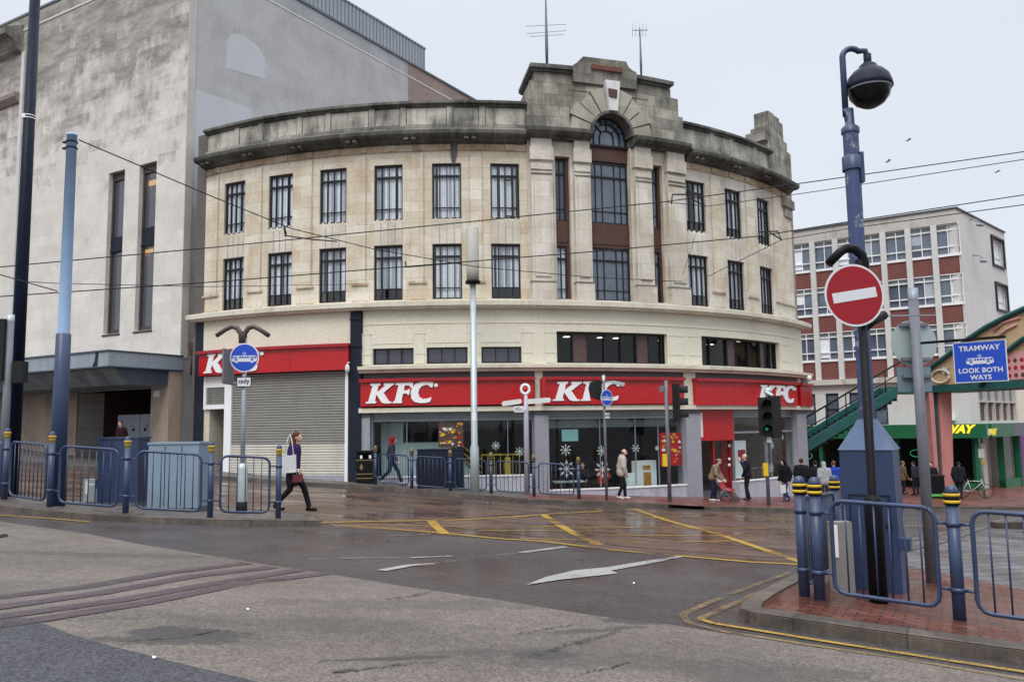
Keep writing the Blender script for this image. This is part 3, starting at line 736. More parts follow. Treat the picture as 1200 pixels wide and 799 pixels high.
# grooved rail and low kerb stone in the paved area
ribbon('tram_rail', gp((985, 672), (1058, 655), (1110, 642), (1176, 617), (1300, 590)), .06, M['rail'], .126)
tb_ = MB(); q = gnd(1168, 619, .12); q2 = gnd(1240, 621, .12)
LF = Pl(q[:2], (q2 - q)[:2]); g0 = G(q.x, q.y) + .12
tb_.fb(LF, 0, 3, g0 - .02, g0 + .15, -.3, 0); props(tb_.build('kerb_block', M['kerb']), kind='structure')
# --- far roadway and pavement at the right
fk = [(960, 592), (1060, 592.5), (1200, 594), (1400, 596)]
fw_ = [tuple(gnd(a, b, .1))[:2] for a, b in fk]
drape('pavement', fw_ + [(60, 30), (60, 75), (10, 75), (10, 46)], .1, M['redpaving'], 2)
kerb('kerb', fw_, .2, .106, M['kerb'], 1)

# ================================================================== CORNER BUILDING (everything stands on a 19.6 m radius arc)
cb = thing('corner_building', 'curved cream stone corner building with stepped arched tower and red shop fascias', 'building', (CX, CY_ - 15, 0))
def KU(px, py, w_=0): return K.pix(px, py, w_)[0]
def KV(px, py, w_=0): return K.pix(px, py, w_)[1]
EU = UD(53.6)
EUB = UD(56.6); EUC = K.pix(936.5, 210, .6)[0]; EUS = K.pix(953, 441, .44)[0]; EUG = K.pix(949, 500, 0)[0]
cent = [-25.93, -19.3, -12.65, -6.22, .27, 6.7, 31.0, 37.75, 44.6]
WW_ = 1.1
rows = [(6.34, 8.42), (9.38, 11.52)]
holes = [(UD(c) - WW_ / 2, UD(c) + WW_ / 2, a, b) for c in cent for a, b in rows]
tL, tR = UD(9.2), UD(29.0)
b = MB(); b.wall(K, UD(-30.5), tL, 6.2, 11.99, -.55, 0, [h for h in holes if h[0] < 0 or h[0] < UD(9)], [])
b.build('wall', M['stone'], cb)
b = MB(); b.wall(K, tR, EU, 6.2, 11.99, -.55, 0, [h for h in holes if h[0] > UD(28)], []); b.build('wall', M['stone_cool'], cb)
# frieze under the cornice
b = MB(); b.fb(K, UD(-30.5), tL, 11.99, 12.3, -.5, .03); b.fb(K, tR, EU, 11.99, 12.3, -.5, .03)
for s0, s1 in ((-30.5, 9.2), (29.0, 53)):
    x = s0 + 1.5
    while x < s1 - 1.2: b.fb(K, UD(x), UD(x + .9), 12.03, 12.24, .03, .07); x += 3.25
b.build_each('frieze', M['frieze'], cb, 1)
# shallow pilaster strips beside the windows, and the broken string line low on the piers
b = MB()
for c in cent:
    for sgn in (-1, 1):
        e = UD(c) + sgn * (WW_ / 2 + .30); b.fb(K, e - .012 - .0, e + .012, 7.02, 11.9, 0, .018)
edges = [UD(c) for c in cent]
def piers(lst, lo, hi):
    pts_ = [lo] + [x for c in lst for x in (UD(c) - WW_ / 2 - .32, UD(c) + WW_ / 2 + .32)] + [hi]
    return [(pts_[i], pts_[i + 1]) for i in range(0, len(pts_), 2)]
for a0, a1 in piers(cent[:6], UD(-30.5), tL - .05) + piers(cent[6:], tR + .05, UD(53)):
    if a1 - a0 > .1:
        b.fb(K, a0, a1, 7.02, 11.9, 0, .05)
b.build_each('pier_facing', M['stone'], cb, 1)
b = MB()
for a0, a1 in piers(cent[:6], UD(-30.5), tL - .05) + piers(cent[6:], tR + .05, UD(53)):
    if a1 - a0 > .1: b.fb(K, a0 - .1, a1 + .1, 6.94, 7.02, 0, .07)
    if a1 - a0 > .1: b.fb(K, a0 - .06, a1 + .06, 6.262, 6.36, 0, .06)
b.build_each('pier_base', M['frieze'], cb, 1)
# ribbed spandrels between upper and lower windows
b = MB(); b2_ = MB()
for c in cent:
    u0 = UD(c) - WW_ / 2; n = 4; wd = WW_ / n
    b2_.fb(K, u0 - .0, u0 + WW_, 8.40, 9.36, -.30, -.05)
    for k in range(n):
        x0, x1 = u0 + k * wd + .014, u0 + (k + 1) * wd - .014; xm = (x0 + x1) / 2
        b.prism(K, [(x0, 8.425), (x1, 8.425), (x1, 9.30), (x1 - .06, 9.35), (xm, 9.45), (x0 + .06, 9.35), (x0, 9.30)], -.05, .03)
b.build_each('ribbed_spandrel', M['stone_cool'], cb, 4); b2_.build_each('spandrel_back', M['grime_dark'], cb, 1)

def curtain(F, par, u0, u1, v0, v1, w_, style):
    b = MB(); n = 12; r = random.Random(hash((round(u0, 2), round(v0, 2))) & 0xffff)
    for k in range(n):
        a = u0 + (u1 - u0) * k / n; c = u0 + (u1 - u0) * (k + 1) / n
        b.cur = 0 if r.random() < style else 1
        if r.random() < .08: continue
        zb = v0
        if style < .7: zb = v0 + (v1 - v0) * .22
        b.fb(F, a + .004, c - .004, zb, v1, w_ - .02 - .02 * (k % 2), w_ - .02 * (k % 2), 1)
    if not b.f: return
    return b.build('curtain', [M['blind'], M['blind_grey']], par)
def sash(F, par, u0, u1, v0, v1, wg=-.13, style=.8, bars=(.25, .5, .75), trans=(.78, .21), fmat='frame', bw=.036, glass='glass', top=.075, name='window'):
    b = MB(); f0, f1 = wg - .03, wg + .05
    b.fb(F, u0, u0 + .055, v0, v1, f0, f1); b.fb(F, u1 - .055, u1, v0, v1, f0, f1)
    b.fb(F, u0 + .07, u1 - .07, v0, v0 + .06, f0, f1); b.fb(F, u0 + .07, u1 - .07, v1 - top, v1, f0, f1)
    for i, t in enumerate(bars):
        x = u0 + (u1 - u0) * t; h = bw / 2 if (t != .5 or len(bars) == 1) else .012
        b.fb(F, x - h, x + h, v0 + .06, v1 - top, f0 + .004, f1 - .004)
    for i, t in enumerate(trans):
        z = v0 + (v1 - v0) * t; h = .035 if i == 0 else .014
        b.fb(F, u0 + .07, u1 - .07, z - h, z + h, f0 + .008, f1 - .008 + (0.02 if i == 0 else 0))
    w_ = b.build(name, M[fmat], par)
    g = MB(); g.fb(F, u0 + .03, u1 - .03, v0 + .03, v1 - .03, wg - .006, wg); g.build('pane', M[glass], w_)
    if style is not None: curtain(F, w_, u0 + .03, u1 - .03, v0, v1 - .02, wg - .045, style)
    return w_
sty = {(0, 1): .8, (0, 0): .35, (1, 0): .6, (2, 0): .45, (3, 0): .5, (4, 0): .75, (5, 0): .5}
for i, c in enumerate(cent):
    for j, (a, z) in enumerate(rows):
        s_ = sty.get((i, j), .85)
        if i >= 6: s_ = .5 if j else .12
        sash(K, cb, UD(c) - WW_ / 2, UD(c) + WW_ / 2, a, z, style=s_)
# an open casement in the sixth window
b = MB(); q = UD(cent[5])
for (x0, x1, z0, z1) in ((q - .02, q + .02, 9.55, 10.95), (q + .26, q + .3, 9.45, 10.85)): b.fb(K, x0, x1, z0, z1, -.1, -.05)
b.fb(K, q - .02, q + .3, 10.88, 10.92, -.1, -.05); b.fb(K, q - .02, q + .3, 9.48, 9.52, -.1, -.05); b.build('open_casement', M['frame'], cb)
# dark rooms behind the glass
b = MB(); b.fb(K, UD(-30), EU - .3, 6.25, 12.2, -3.2, -3.1); b.fb(K, UD(-30), EU - .3, 8.85, 8.95, -3.1, -.56); b.fb(K, UD(-30), EU - .3, 12.0, 12.1, -3.1, -.56)
b.fb(K, UD(-30), EU - .3, 6.05, 6.2, -3.1, -.3)
b.build('room_interior', M['darkroom'], cb)
# cornice, parapet
b = MB()
prof = [(-.3, 12.24), (.02, 12.24), (.10, 12.30), (.22, 12.31), (.30, 12.40), (.52, 12.42), (.60, 12.50), (.62, 12.62), (.54, 12.67), (.0, 12.74), (-.3, 12.74)]
b.sweep(K, prof, UD(-30.9), tL - .1); b.sweep(K, prof, tR + .08, EUC)
for s0, s1 in ((-30, 8.5), (30, 50)):
    x = s0
    while x < s1: b.fb(K, UD(x), UD(x + .5), 12.31, 12.40, .24, .5); b.fb(K, UD(x + .8), UD(x + 1.3), 12.31, 12.40, .24, .5); x += 6.45
b.build('cornice', M['grime_dark'], cb)
b = MB(); b.fb(K, UD(-30.6), tL, 12.7, 13.72, -.32, .02); b.fb(K, tR, UD(47), 12.7, 13.72, -.32, .02)
b.fb(K, UD(-30.7), tL, 12.70, 12.98, .02, .14); b.fb(K, tR, UD(47), 12.70, 12.98, .02, .14)
b.build_each('parapet', M['grime'], cb, 1)
b = MB()
def panels(x, s1):
    k = 0
    while x < s1 - .4:
        wdt = (1.55, .22, 1.0, .22)[k % 4]
        if k % 2 == 0: b.fb(K, x + .03, min(x + wdt, s1) - .03, 13.02, 13.66, .02, .065)
        else: b.fb(K, x, min(x + wdt, s1), 12.99, 13.70, .02, .09)
        x += wdt; k += 1
panels(UD(-30.4), tL); panels(tR + .05, UD(46.6))
b.build_each('parapet_panel', ashlar('parapet_stone', (.34, .32, .275), (.62, .585, .51), (.1, .09, .08), 1.3, 3, stain=(.05, .05, .04), sthr=(.44, .6), samt=.9, msize=.004, streakcol=(.12, .12, .09)), cb)
b = MB(); prof = [(-.4, 13.70), (.08, 13.70), (.14, 13.78), (.24, 13.80), (.24, 13.90), (-.4, 13.93)]
b.sweep(K, prof, UD(-30.7), tL); b.sweep(K, prof, tR, UD(47)); b.build_each('parapet_coping', M['grime_dark'], cb, 1)
b = MB(); u_ = KU(532, 175); b.prism(K, [(u_ - .14, 12.28), (u_ + .14, 12.28), (u_ + .12, 11.9), (u_ + .03, 11.56), (u_ - .08, 11.54), (u_ - .13, 11.95)], .03, .075); b.build('soot_streak', M['grime_dark'], cb)
# roof and hidden back
b = MB(); b.fb(K, UD(-30.5), EU, 12.85, 12.95, -6.2, -.33); b.build('roof', M['slate'], cb)
b = MB(); b.fb(K, UD(-30.5), EU, -2.5, 13.4, -6.5, -6.2); b.fb(K, EU, EU + .3, -2.5, 12.7, -6.2, .0); b.build('back_wall', M['brownbrick'], cb)
# dark brick end strip beside the store
b = MB(); b.fb(K, UD(-32.6), UD(-30.52), 6.25, 13.85, -.6, -.05); b.build('brick_strip', M['darkbrick'], cb)

# ---------------- tower bay
st = M['stone_cool']
NL = (UD(12.35), UD(14.05)); CE = (UD(16.5), UD(21.5)); NR = (UD(24.3), UD(25.85))
b = MB(); b.wall(K, tL, tR, 6.2, 12.45, -.6, .08, [(NL[0], NL[1], 6.34, 11.87), (CE[0], CE[1], 6.33, 12.45), (NR[0], NR[1], 6.34, 11.9)]); b.build('tower_wall', st, cb)
for (a0, a1) in ((UD(9.35), UD(12.0)), (UD(14.3), UD(16.4)), (UD(21.7), UD(24.1)), (UD(26.1), UD(28.85))):
    b = MB(); m_ = (a0 + a1) / 2
    b.fb(K, a0, a1, 6.262, 6.95, .08, .36); b.fb(K, a0 + .04, a1 - .04, 6.95, 11.62, .08, .28)
    b.fb(K, a0 + .16, a1 - .16, 7.15, 11.0, .28, .325)
    b.fb(K, a0 + .0, a1 - .0, 11.62, 12.12, .08, .34); b.fb(K, a0 + .05, a1 - .05, 12.12, 12.45, .08, .30)
    p_ = b.build('pilaster', st, cb)
    d = MB(); x = a0 + .05
    while x < a1 - .06: d.fb(K, x, x + .05, 11.55, 11.62, .28, .33); x += .1
    d.fb(K, a0 + .05, a1 - .05, 11.22, 11.26, .28, .31); d.fb(K, a0 + .05, a1 - .05, 11.08, 11.11, .28, .33); d.fb(K, a0 - .02, a1 + .02, 6.93, 6.97, .08, .385)
    d.build_each('capital_moulding', M['grime'], p_)
def bigwin(u0, u1, z0, z1, parts, style, glass='glass'):
    return sash(K, cb, u0, u1, z0, z1, wg=-.2, style=style, bars=parts, trans=(.76, .2), glass=glass)
for (a, z) in rows:
    z1 = z if z < 9 else 11.82
    bigwin(NL[0], NL[1] - .12, a, z1, (.5,), (.9 if a < 9 else None), 'darkglass' if a > 9 else 'glass')
    sash(K, cb, CE[0] + .02, CE[1] - .02, a, z1, wg=-.2, style=None, bars=(.17, .34, .66, .83), trans=(.76, .2), glass='blueglass', bw=.03)
    bigwin(NR[0], NR[1] - .1, a, z1, (.5,), None, 'blueglass')
b = MB()
for (a0, a1) in (NL, CE, NR): b.fb(K, a0, a1, 8.42, 9.38, -.3, -.12); b.fb(K, a0 + .08, a1 - .08, 8.55, 9.25, -.12, -.09)
b.fb(K, CE[0], CE[1], 11.85, 12.44, -.3, -.1)
for (a0, a1) in (NL, NR): b.fb(K, a1 - .12, a1, 6.34, 8.42, -.3, -.1); b.fb(K, a1 - .12, a1, 9.38, 11.87, -.3, -.1)
b.build_each('brown_spandrel', M['spandrel'], cb, 1)
# tower cornices either side of the arch
prof = [(.0, 12.45), (.32, 12.45), (.38, 12.54), (.55, 12.56), (.66, 12.66), (.68, 12.80), (.45, 12.86), (.0, 12.90)]
b = MB(); b.sweep(K, prof, UD(9.0), UD(16.35)); b.sweep(K, prof, UD(21.6), UD(29.0)); b.build_each('tower_cornice', M['grime_dark'], cb, 1)
# stepped mass above, arch window and voussoirs
uc = UD(19.0); ar = .86; sp = 12.84; orr = 1.72
b = MB(); TW = (.30, .24, .20, .16)
ah = [(uc - orr, uc + orr, 12.4, 14.50)]
b.wall(K, UD(9.05), UD(29.15), 12.86, 13.45, -2.6, .30, ah)
b.wall(K, UD(9.25), UD(28.8), 13.45, 14.02, -2.5, .25, ah)
b.wall(K, UD(9.6), UD(28.3), 14.02, 14.78, -2.4, .19, ah)
b.fb(K, UD(10.1), UD(27.4), 14.78, 15.16, -2.2, .12)
b.build('tower_parapet', M['grime'], cb)
b = MB(); b.fb(K, UD(9.75), UD(14.7), 15.16, 15.26, -2.2, .22); b.fb(K, UD(9.6), UD(14.7), 15.26, 15.42, -2.3, .32)
b.fb(K, UD(22.1), UD(27.2), 15.16, 15.26, -2.2, .22); b.fb(K, UD(22.1), UD(27.5), 15.26, 15.42, -2.3, .32); b.build_each('tower_coping', M['grime_dark'], cb, 1)
b = MB(); b.prism(K, [(UD(14.5), 14.8), (UD(22.3), 14.8), (UD(22.3), 15.5), (UD(21.9), 15.53), (UD(21.35), 15.64), (UD(21.0), 15.87), (UD(15.7), 15.84), (UD(14.9), 15.55), (UD(14.5), 15.45)], -1.4, .33)
b.build('tower_crest', M['grime'], cb)
b = MB(); b.fb(K, UD(16.6), UD(20.4), 15.36, 15.55, .33, .40); b.build('brown_tablet', paint('rust', (.14, .05, .035), .7, .3, 6), cb)
b = MB(); nv = 9
for k in range(nv):
    if k == 4: continue
    a0 = PI * k / nv + .018; a1 = PI * (k + 1) / nv - .018; ro = orr + (.12 if k % 2 else 0)
    P_ = lambda r, a: (uc - r * math.cos(a), sp + r * math.sin(a))
    b.prism(K, [P_(ar + .06, a0), P_(ar + .06, (a0 + a1) / 2), P_(ar + .06, a1), P_(ro, a1), P_(ro, (a0 + a1) / 2), P_(ro, a0)], -.5, .35 + .02 * (k % 2))
b.fb(K, uc - orr, uc - ar - .07, 12.45, sp, -.5, .33); b.fb(K, uc + ar + .07, uc + orr, 12.45, sp, -.5, .33)
b.build_each('voussoir', ashlar('voussoir', (.25, .225, .18), (.46, .42, .34), (.1, .1, .08), .9, 1.4, stain=(.07, .065, .05), sthr=(.48, .64), samt=.7, msize=0), cb, 1)
b = MB()
for sgn in (-1, 1):
    pl_ = [(uc + sgn * orr, sp), (uc + sgn * orr, 14.79), (uc, 14.79), (uc, sp + orr - .3)] + [(uc + sgn * (orr - .3) * math.sin(rad(t)), sp + (orr - .3) * math.cos(rad(t))) for t in (20, 40, 60, 80)]
    b.prism(K, pl_, -.4, .17)
b.build('spandrel_infill', M['grime'], cb)
b = MB(); b.prism(K, [(uc - .17, sp + ar + .02), (uc + .17, sp + ar + .02), (uc + .30, 14.92), (uc - .30, 14.92)], -.3, .52)
ks = b.build('keystone', M['whitedirty'], cb)
b = MB(); b.prism(K, [(uc - .20, 14.25), (uc + .12, 14.22), (uc + .16, 14.55), (uc - .22, 14.57)], .52, .56); b.build('carved_emblem', M['spandrel'], ks)
# arch ring and lunette
b = MB(); n = 22
for (r0, r1, w0, w1) in ((ar - .05, ar + .06, -.45, .40),):
    for k in range(n):
        a0, a1 = PI * k / n, PI * (k + 1) / n
        b.prism(K, [(uc - r0 * math.cos(a0), sp + r0 * math.sin(a0)), (uc - r1 * math.cos(a0), sp + r1 * math.sin(a0)), (uc - r1 * math.cos(a1), sp + r1 * math.sin(a1)), (uc - r0 * math.cos(a1), sp + r0 * math.sin(a1))], w0, w1)
b.build('arch_moulding', M['grime_dark'], cb)
fr = MB()
def arc_bar(r, w_=.022, a_0=0, a_1=PI):
    n = 18
    for k in range(n):
        a0, a1 = a_0 + (a_1 - a_0) * k / n, a_0 + (a_1 - a_0) * (k + 1) / n
        fr.prism(K, [(uc - (r - w_) * math.cos(a0), sp + (r - w_) * math.sin(a0)), (uc - (r + w_) * math.cos(a0), sp + (r + w_) * math.sin(a0)), (uc - (r + w_) * math.cos(a1), sp + (r + w_) * math.sin(a1)), (uc - (r - w_) * math.cos(a1), sp + (r - w_) * math.sin(a1))], -.24, -.17)
arc_bar(.30); arc_bar(.56); arc_bar(.79, .03)
for k in range(1, 8):
    a = PI * k / 8; r0, r1 = (.56, .8) if k % 2 else (.3, .8)
    dx, dz = -math.cos(a), math.sin(a); nx, nz = dz * .014, -dx * .014
    fr.prism(K, [(uc + dx * r0 + nx, sp + dz * r0 + nz), (uc + dx * r1 + nx, sp + dz * r1 + nz), (uc + dx * r1 - nx, sp + dz * r1 - nz), (uc + dx * r0 - nx, sp + dz * r0 - nz)], -.235, -.165)
for x in (-.8, -.56, -.3, .3, .56, .8): fr.fb(K, uc + x - .014, uc + x + .014, 12.45, sp, -.235, -.165)
fr.fb(K, CE[0], CE[1], 12.42, 12.5, -.25, .0)
lw = fr.build('arched_window', M['frame'], cb)
b = MB(); b.prism(K, [(uc - .84, 12.44)] + [(uc - .84 * math.cos(PI * k / 14), sp + .84 * math.sin(PI * k / 14)) for k in range(15)] + [(uc + .84, 12.44)], -.3, -.22)
b.build('pane', paint('leadedglass', (.16, .20, .26), .12, .15, 3, spec=.8), lw)
# stepped fin at the right-hand end of the parapet
b = MB()
for (a0, a1, z0, z1, w0, w1) in ((46.6, 54.0, 12.72, 14.35, -1.0, .10), (45.6, 53.0, 14.35, 14.8, -.9, .05), (46.6, 52.0, 14.8, 15.1, -.8, .02), (47.2, 49.0, 15.1, 15.86, -.7, .0), (49.0, 50.6, 15.1, 15.78, -.7, .03), (50.6, 51.6, 15.1, 15.6, -.7, .06)):
    b.fb(K, UD(a0), UD(a1), z0, z1, w0, w1)
b.build('stepped_fin', M['grime'], cb)
# carved bracket ornament at far right below cornice
b = MB(); b.fb(K, UD(49.8), UD(53.5), 11.55, 11.95, 0, .22); b.fb(K, UD(50.4), UD(53.2), 11.1, 11.55, 0, .14); b.build('carved_bracket', M['grime'], cb)

# ---------------- band, mezzanine
b = MB(); prof = [(-.3, 5.96), (.30, 5.96), (.34, 6.02), (.42, 6.05), (.42, 6.22), (.36, 6.25), (-.1, 6.27), (-.3, 6.27)]
b.sweep(K, prof, UD(-32.3), EUB); b.build('string_course', M['creamedge'], cb)
def hole(x0, y0, x1, y1, w_=.05):
    u0, z1 = K.pix(x0, y0, w_); u1, z0 = K.pix(x1, y1, w_); return u0, u1, z0, z1
z0m, z1m = 3.93, 4.54
mz = [(KU(437, 412), KU(485, 412)), (KU(500, 412), KU(548, 412)), (KU(564, 412), KU(611, 412))]
T1 = (KU(652, 400), KU(781, 400)); T2 = (KU(821, 400), KU(912, 400)); T3 = (KU(946.5, 420) if False else UD(57.5), UD(62))
tz = (3.93, 5.12)
hs = [(a, c, z0m, z1m) for a, c in mz] + [(T1[0], T1[1], *tz), (T2[0], T2[1], *tz)]
b = MB(); b.wall(K, UD(-9.0), UD(55.2), 3.85, 5.97, -.5, .05, hs); b.build('mezzanine_wall', M['cream'], cb)
b = MB()
b.fb(K, UD(-9.0), EU, 5.42, 5.47, .05, .075)
for (x0, x1) in ((424, 436), (486.5, 498.5), (549.5, 562), (612, 624), (638, 651), (783, 800), (806, 820), (914, 926)):
    a, c = KU(x0, 405), KU(x1, 405)
    for z in (4.30, 5.05): b.fb(K, a, c, z, z + .05, .05, .085)
    b.fb(K, a + .02, c - .02, 3.95, 5.10, .05, .07)
for (x0, x1) in ((437, 485), (500, 548), (564, 611)): b.fb(K, KU(x0, 405), KU(x1, 405), 4.7, 5.36, .05, .068)
b.build_each('wall_panel', M['cream'], cb, 1)
b = MB(); b.fb(K, UD(-30.3), UD(-10.35), 4.74, 5.97, -.3, .06); b.build('blank_fascia', M['cream'], cb)
b = MB(); prof = [(-.3, 3.62), (.30, 3.62), (.34, 3.70), (.44, 3.74), (.44, 3.86), (-.3, 3.90)]
b.sweep(K, prof, UD(-9.2), EUS); b.build('shop_cornice', M['creamedge'], cb)
for (a, c) in mz:
    sash(K, cb, a, c, z0m, z1m, wg=-.15, style=None, bars=(.36, .68), trans=(), top=.05, bw=.03, glass='darkglass')
def strip_window(T, glassr, panr):
    a, c = T; L = c - a
    b = MB(); b.fb(K, a, c, tz[0], tz[0] + .05, -.3, -.15); b.fb(K, a, c, tz[1] - .07, tz[1], -.3, -.12)
    for t in [0] + [x for g in glassr for x in g] + [1]: b.fb(K, a + L * t - .02, a + L * t + .02, tz[0] + .05, tz[1] - .07, -.3, -.14)
    f = b.build('strip_window', M['frame'], cb)
    for g0_, g1_ in glassr:
        q = MB(); q.fb(K, a + L * g0_, a + L * g1_, tz[0] + .04, tz[1] - .06, -.25, -.24); q.build('pane', M['shopglass'], f)
    for g0_, g1_ in panr:
        q = MB(); q.fb(K, a + L * g0_ + .02, a + L * g1_ - .02, tz[0] + .04, tz[1] - .06, -.25, -.18); q.build('mauve_panel', M['mauve'], f)
strip_window(T1, [(.01, .145), (.275, .425), (.425, .575), (.575, .72), (.84, .97)], [(.145, .275), (.72, .84)])
strip_window(T2, [(.01, .12), (.12, .31), (.41, .58), (.58, .74), (.82, .9), (.9, .99)], [(.31, .41), (.74, .82)])
b = MB(); b.fb(K, UD(-9), EU - .3, 3.4, 3.6, -5, -.5); b.fb(K, UD(-9), EU - .3, 3.6, 6.0, -5.1, -5.0); b.fb(K, UD(-9), EU - .3, 5.30, 5.4, -5, -.5); b.build('mezzanine_room', M['darkroom'], cb)
b = MB()
for T, L in ((T1, 5), (T2, 4)):
    for k in range(L):
        for wd in (-1.5, -3.2):
            x = T[0] + (T[1] - T[0]) * (k + .5 + .2 * (wd < -2)) / L
            b.fb(K, x - .13, x + .13, 5.27, 5.296, wd - .13, wd + .13)
b.build_each('ceiling_light', emis('ceilingglow', (1, .93, .8), 2.2), cb)
# dark metal pilasters that split the two shopfronts
b = MB(); b.fb(K, UD(-10.32), UD(-9.08), -1.2, 5.94, -.2, .16); b.fb(K, UD(-10.38), UD(-9.02), 5.62, 5.68, -.2, .2); b.fb(K, UD(-10.38), UD(-9.02), 4.62, 4.68, -.2, .2)
b.fb(K, UD(-31.9), UD(-30.32), -.6, 5.94, -.4, .02); b.build_each('metal_pilaster', M['navy'], cb, 1)
b = MB(); b.fb(K, UD(-32.6), UD(-31.95), -.6, 5.94, -.6, -.04); b.build('brick_strip', M['darkbrick'], cb)

# ---------------- shop signs
GL_K = [(160, 210), (290, 208), (284, 236), (262, 240), (243, 325), (348, 240), (328, 236), (334, 207), (466, 205), (460, 232), (440, 236), (328, 330), (398, 440), (430, 443), (426, 465), (345, 466), (305, 455), (236, 350), (216, 436), (236, 440), (230, 464), (95, 466), (100, 444), (130, 440), (186, 240), (155, 236)]
GL_F = [(485, 202), (712, 198), (698, 268), (670, 268), (662, 238), (600, 238), (586, 302), (633, 300), (645, 285), (668, 285), (654, 358), (632, 358), (630, 340), (577, 342), (558, 432), (568, 438), (562, 462), (445, 464), (450, 442), (472, 436), (520, 238), (480, 232)]
GL_C = [(965, 200), (950, 264), (925, 264), (905, 240), (870, 232), (820, 245), (784, 285), (771, 335), (785, 385), (830, 412), (890, 404), (938, 388), (928, 430), (912, 450), (855, 461), (790, 462), (722, 447), (684, 405), (675, 335), (690, 270), (740, 218), (810, 193), (880, 187), (940, 196)]
def logo(F, par, u0, v0, H, w_, wf=1.0, wall_depth=.05):
    b = MB(); s_ = H / 265
    T = lambda q: (u0 + (q[0] - 95) * s_ * wf, v0 + (465 - q[1] - (q[0] - 95) * .012) * s_)
    for g in (GL_K, GL_F, GL_C): b.prism(F, [T(q) for q in g], w_, w_ + wall_depth)
    b.prism(F, [T((995 + 25 * math.cos(k * PI / 5), 237 + 25 * math.sin(k * PI / 5))) for k in range(10)], w_, w_ + wall_depth)
    return b.build('lettering', M['white'], par)
def sign(x0, x1, yc, vt, vb, lx, lyb, lyt, lxr, lab=None):
    u0, u1 = KU(x0, yc, .3), KU(x1, yc, .3)
    b = MB(); b.fb(K, u0, u1, vb, vt - .12, .0, .30); s_ = b.build('fascia_sign', M['red'], cb)
    b = MB(); x = u0 + 2.1
    while x < u1 - .8: b.fb(K, x, x + .012, vb + .01, vt - .13, .30, .3025); x += 2.35
    if b.f: b.build_each('panel_seam', M['reddark'], s_)
    b = MB(); b.fb(K, u0 - .03, u1 + .03, vt - .12, vt, .0, .42); b.build('sign_hood', M['reddark'], s_)
    if lx:
        a, v0 = K.pix(lx, lyb, .32); _, v1 = K.pix(lx, lyt, .32); e, _ = K.pix(lxr, lyb, .32)
        H = v1 - v0; wf = (e - a) / (925 / 265 * H)
        logo(K, s_, a, v0, H, .302, wf)
    return s_
sign(233, 408, 425, 4.74, 3.77, 239, 437.5, 414.5, 309)
sign(422.5, 626, 458, 3.40, 2.40, 428.7, 472.7, 448.4, 513.5)
sign(637, 801, 458, 3.40, 2.38, 647.5, 469.6, 446.3, 732)
sign(816, 934.5, 458, 3.39, 2.33, 888.5, 470.8, 450, 933)
sign(938.5, 951.5, 458, 3.38, 2.33, None, 0, 0, 0)
b = MB(); b.fb(K, UD(-9), EUG, 3.42, 3.63, -.3, .02); b.build('sign_recess', M['slate'], cb)
b = MB(); b.fb(K, UD(-9), EUG, 2.42, 3.40, -.3, -.05); b.build('sign_backing', M['slate'], cb)
b = MB(); b.fb(K, KU(422.5, 480), EUG, 2.17, 2.34, -.2, .22); b.build('soffit_board', M['cream'], cb)
for x0, x1 in ((626.6, 636.2), (801.6, 815.2), (935, 938.2)):
    b = MB(); b.fb(K, KU(x0, 450, .1), KU(x1, 450, .1), 2.36, 3.63, -.1, .10); b.build('cream_pier', M['cream'], cb)
# ---------------- ground floor piers
gz = -2.2
for x0, x1 in ((423, 434), (626.5, 643), (803.5, 820.5), (934, 945)):
    b = MB(); b.fb(K, KU(x0, 530), KU(x1, 530), gz, 2.12, -.5, .08); b.build('granite_pier', M['granite'], cb)
    b = MB(); b.fb(K, KU(x0, 530) + .005, KU(x1, 530) - .005, 2.0, 2.175, -.4, .10); b.build('pier_cap', M['slate'], cb)
sill = KV(720, 572.5)
sill1 = KV(580, 558)
B1 = (KU(434, 530), KU(626.5, 530)); B2 = (KU(643, 530), KU(803.5, 530)); B3 = (KU(820.5, 530), KU(934, 530)); B4 = (KU(945, 530), EUG)
# plinths under the windows
b = MB(); b.fb(K, *B1, gz, sill1, -.35, .03); b.fb(K, *B2, gz, sill, -.35, .03); b.fb(K, KU(864, 540), B3[1], gz, sill - .02, -.35, .02); b.fb(K, *B4, gz, sill, -.35, .02)
b.build_each('plinth', M['lilac'], cb, 1)
b = MB(); b.fb(K, B1[0], B1[1], sill1, sill1 + .04, -.3, .06); b.fb(K, *B2, sill, sill + .04, -.3, .06); b.fb(K, KU(864, 540), B3[1], sill - .02, sill + .02, -.3, .05); b.build_each('window_sill', M['white'], cb, 1)
def shopwin(Bq, z0, bars, band=((1.88, 2.17),), midband=None, name='shop_window'):
    a, c = Bq; L = c - a
    b = MB(); b.fb(K, a, a + .05, z0, 2.17, -.25, -.14); b.fb(K, c - .05, c, z0, 2.17, -.25, -.14)
    b.fb(K, a + .05, c - .05, 1.84, 1.9, -.25, -.13)
    for t in bars: b.fb(K, a + L * t - .012, a + L * t + .012, z0 + .04, 1.84, -.22, -.17)
    f = b.build(name, M['steel'], cb)
    g = MB(); g.fb(K, a + .05, c - .05, z0 + .03, 1.84, -.21, -.2); g.build('pane', M['shopglass'], f)
    g = MB(); g.fb(K, a + .05, c - .05, 1.9, 2.17, -.21, -.19); g.build('grey_transom', M['bandglass'], f)
    return f
sw1 = shopwin(B1, sill1 + .04, (.22, .44, .64, .84)); sw2 = shopwin(B2, sill + .04, (.36, .62, .8)); sw3 = shopwin((KU(864, 540), B3[1]), sill + .02, (.55,)); sw4 = shopwin(B4, sill, (.3, .6))
b = MB(); b.fb(K, B2[0] + .05, KU(792, 500), 1.52, 1.80, -.5, -.45); b.build('inner_blind', M['bandglass'], sw2)
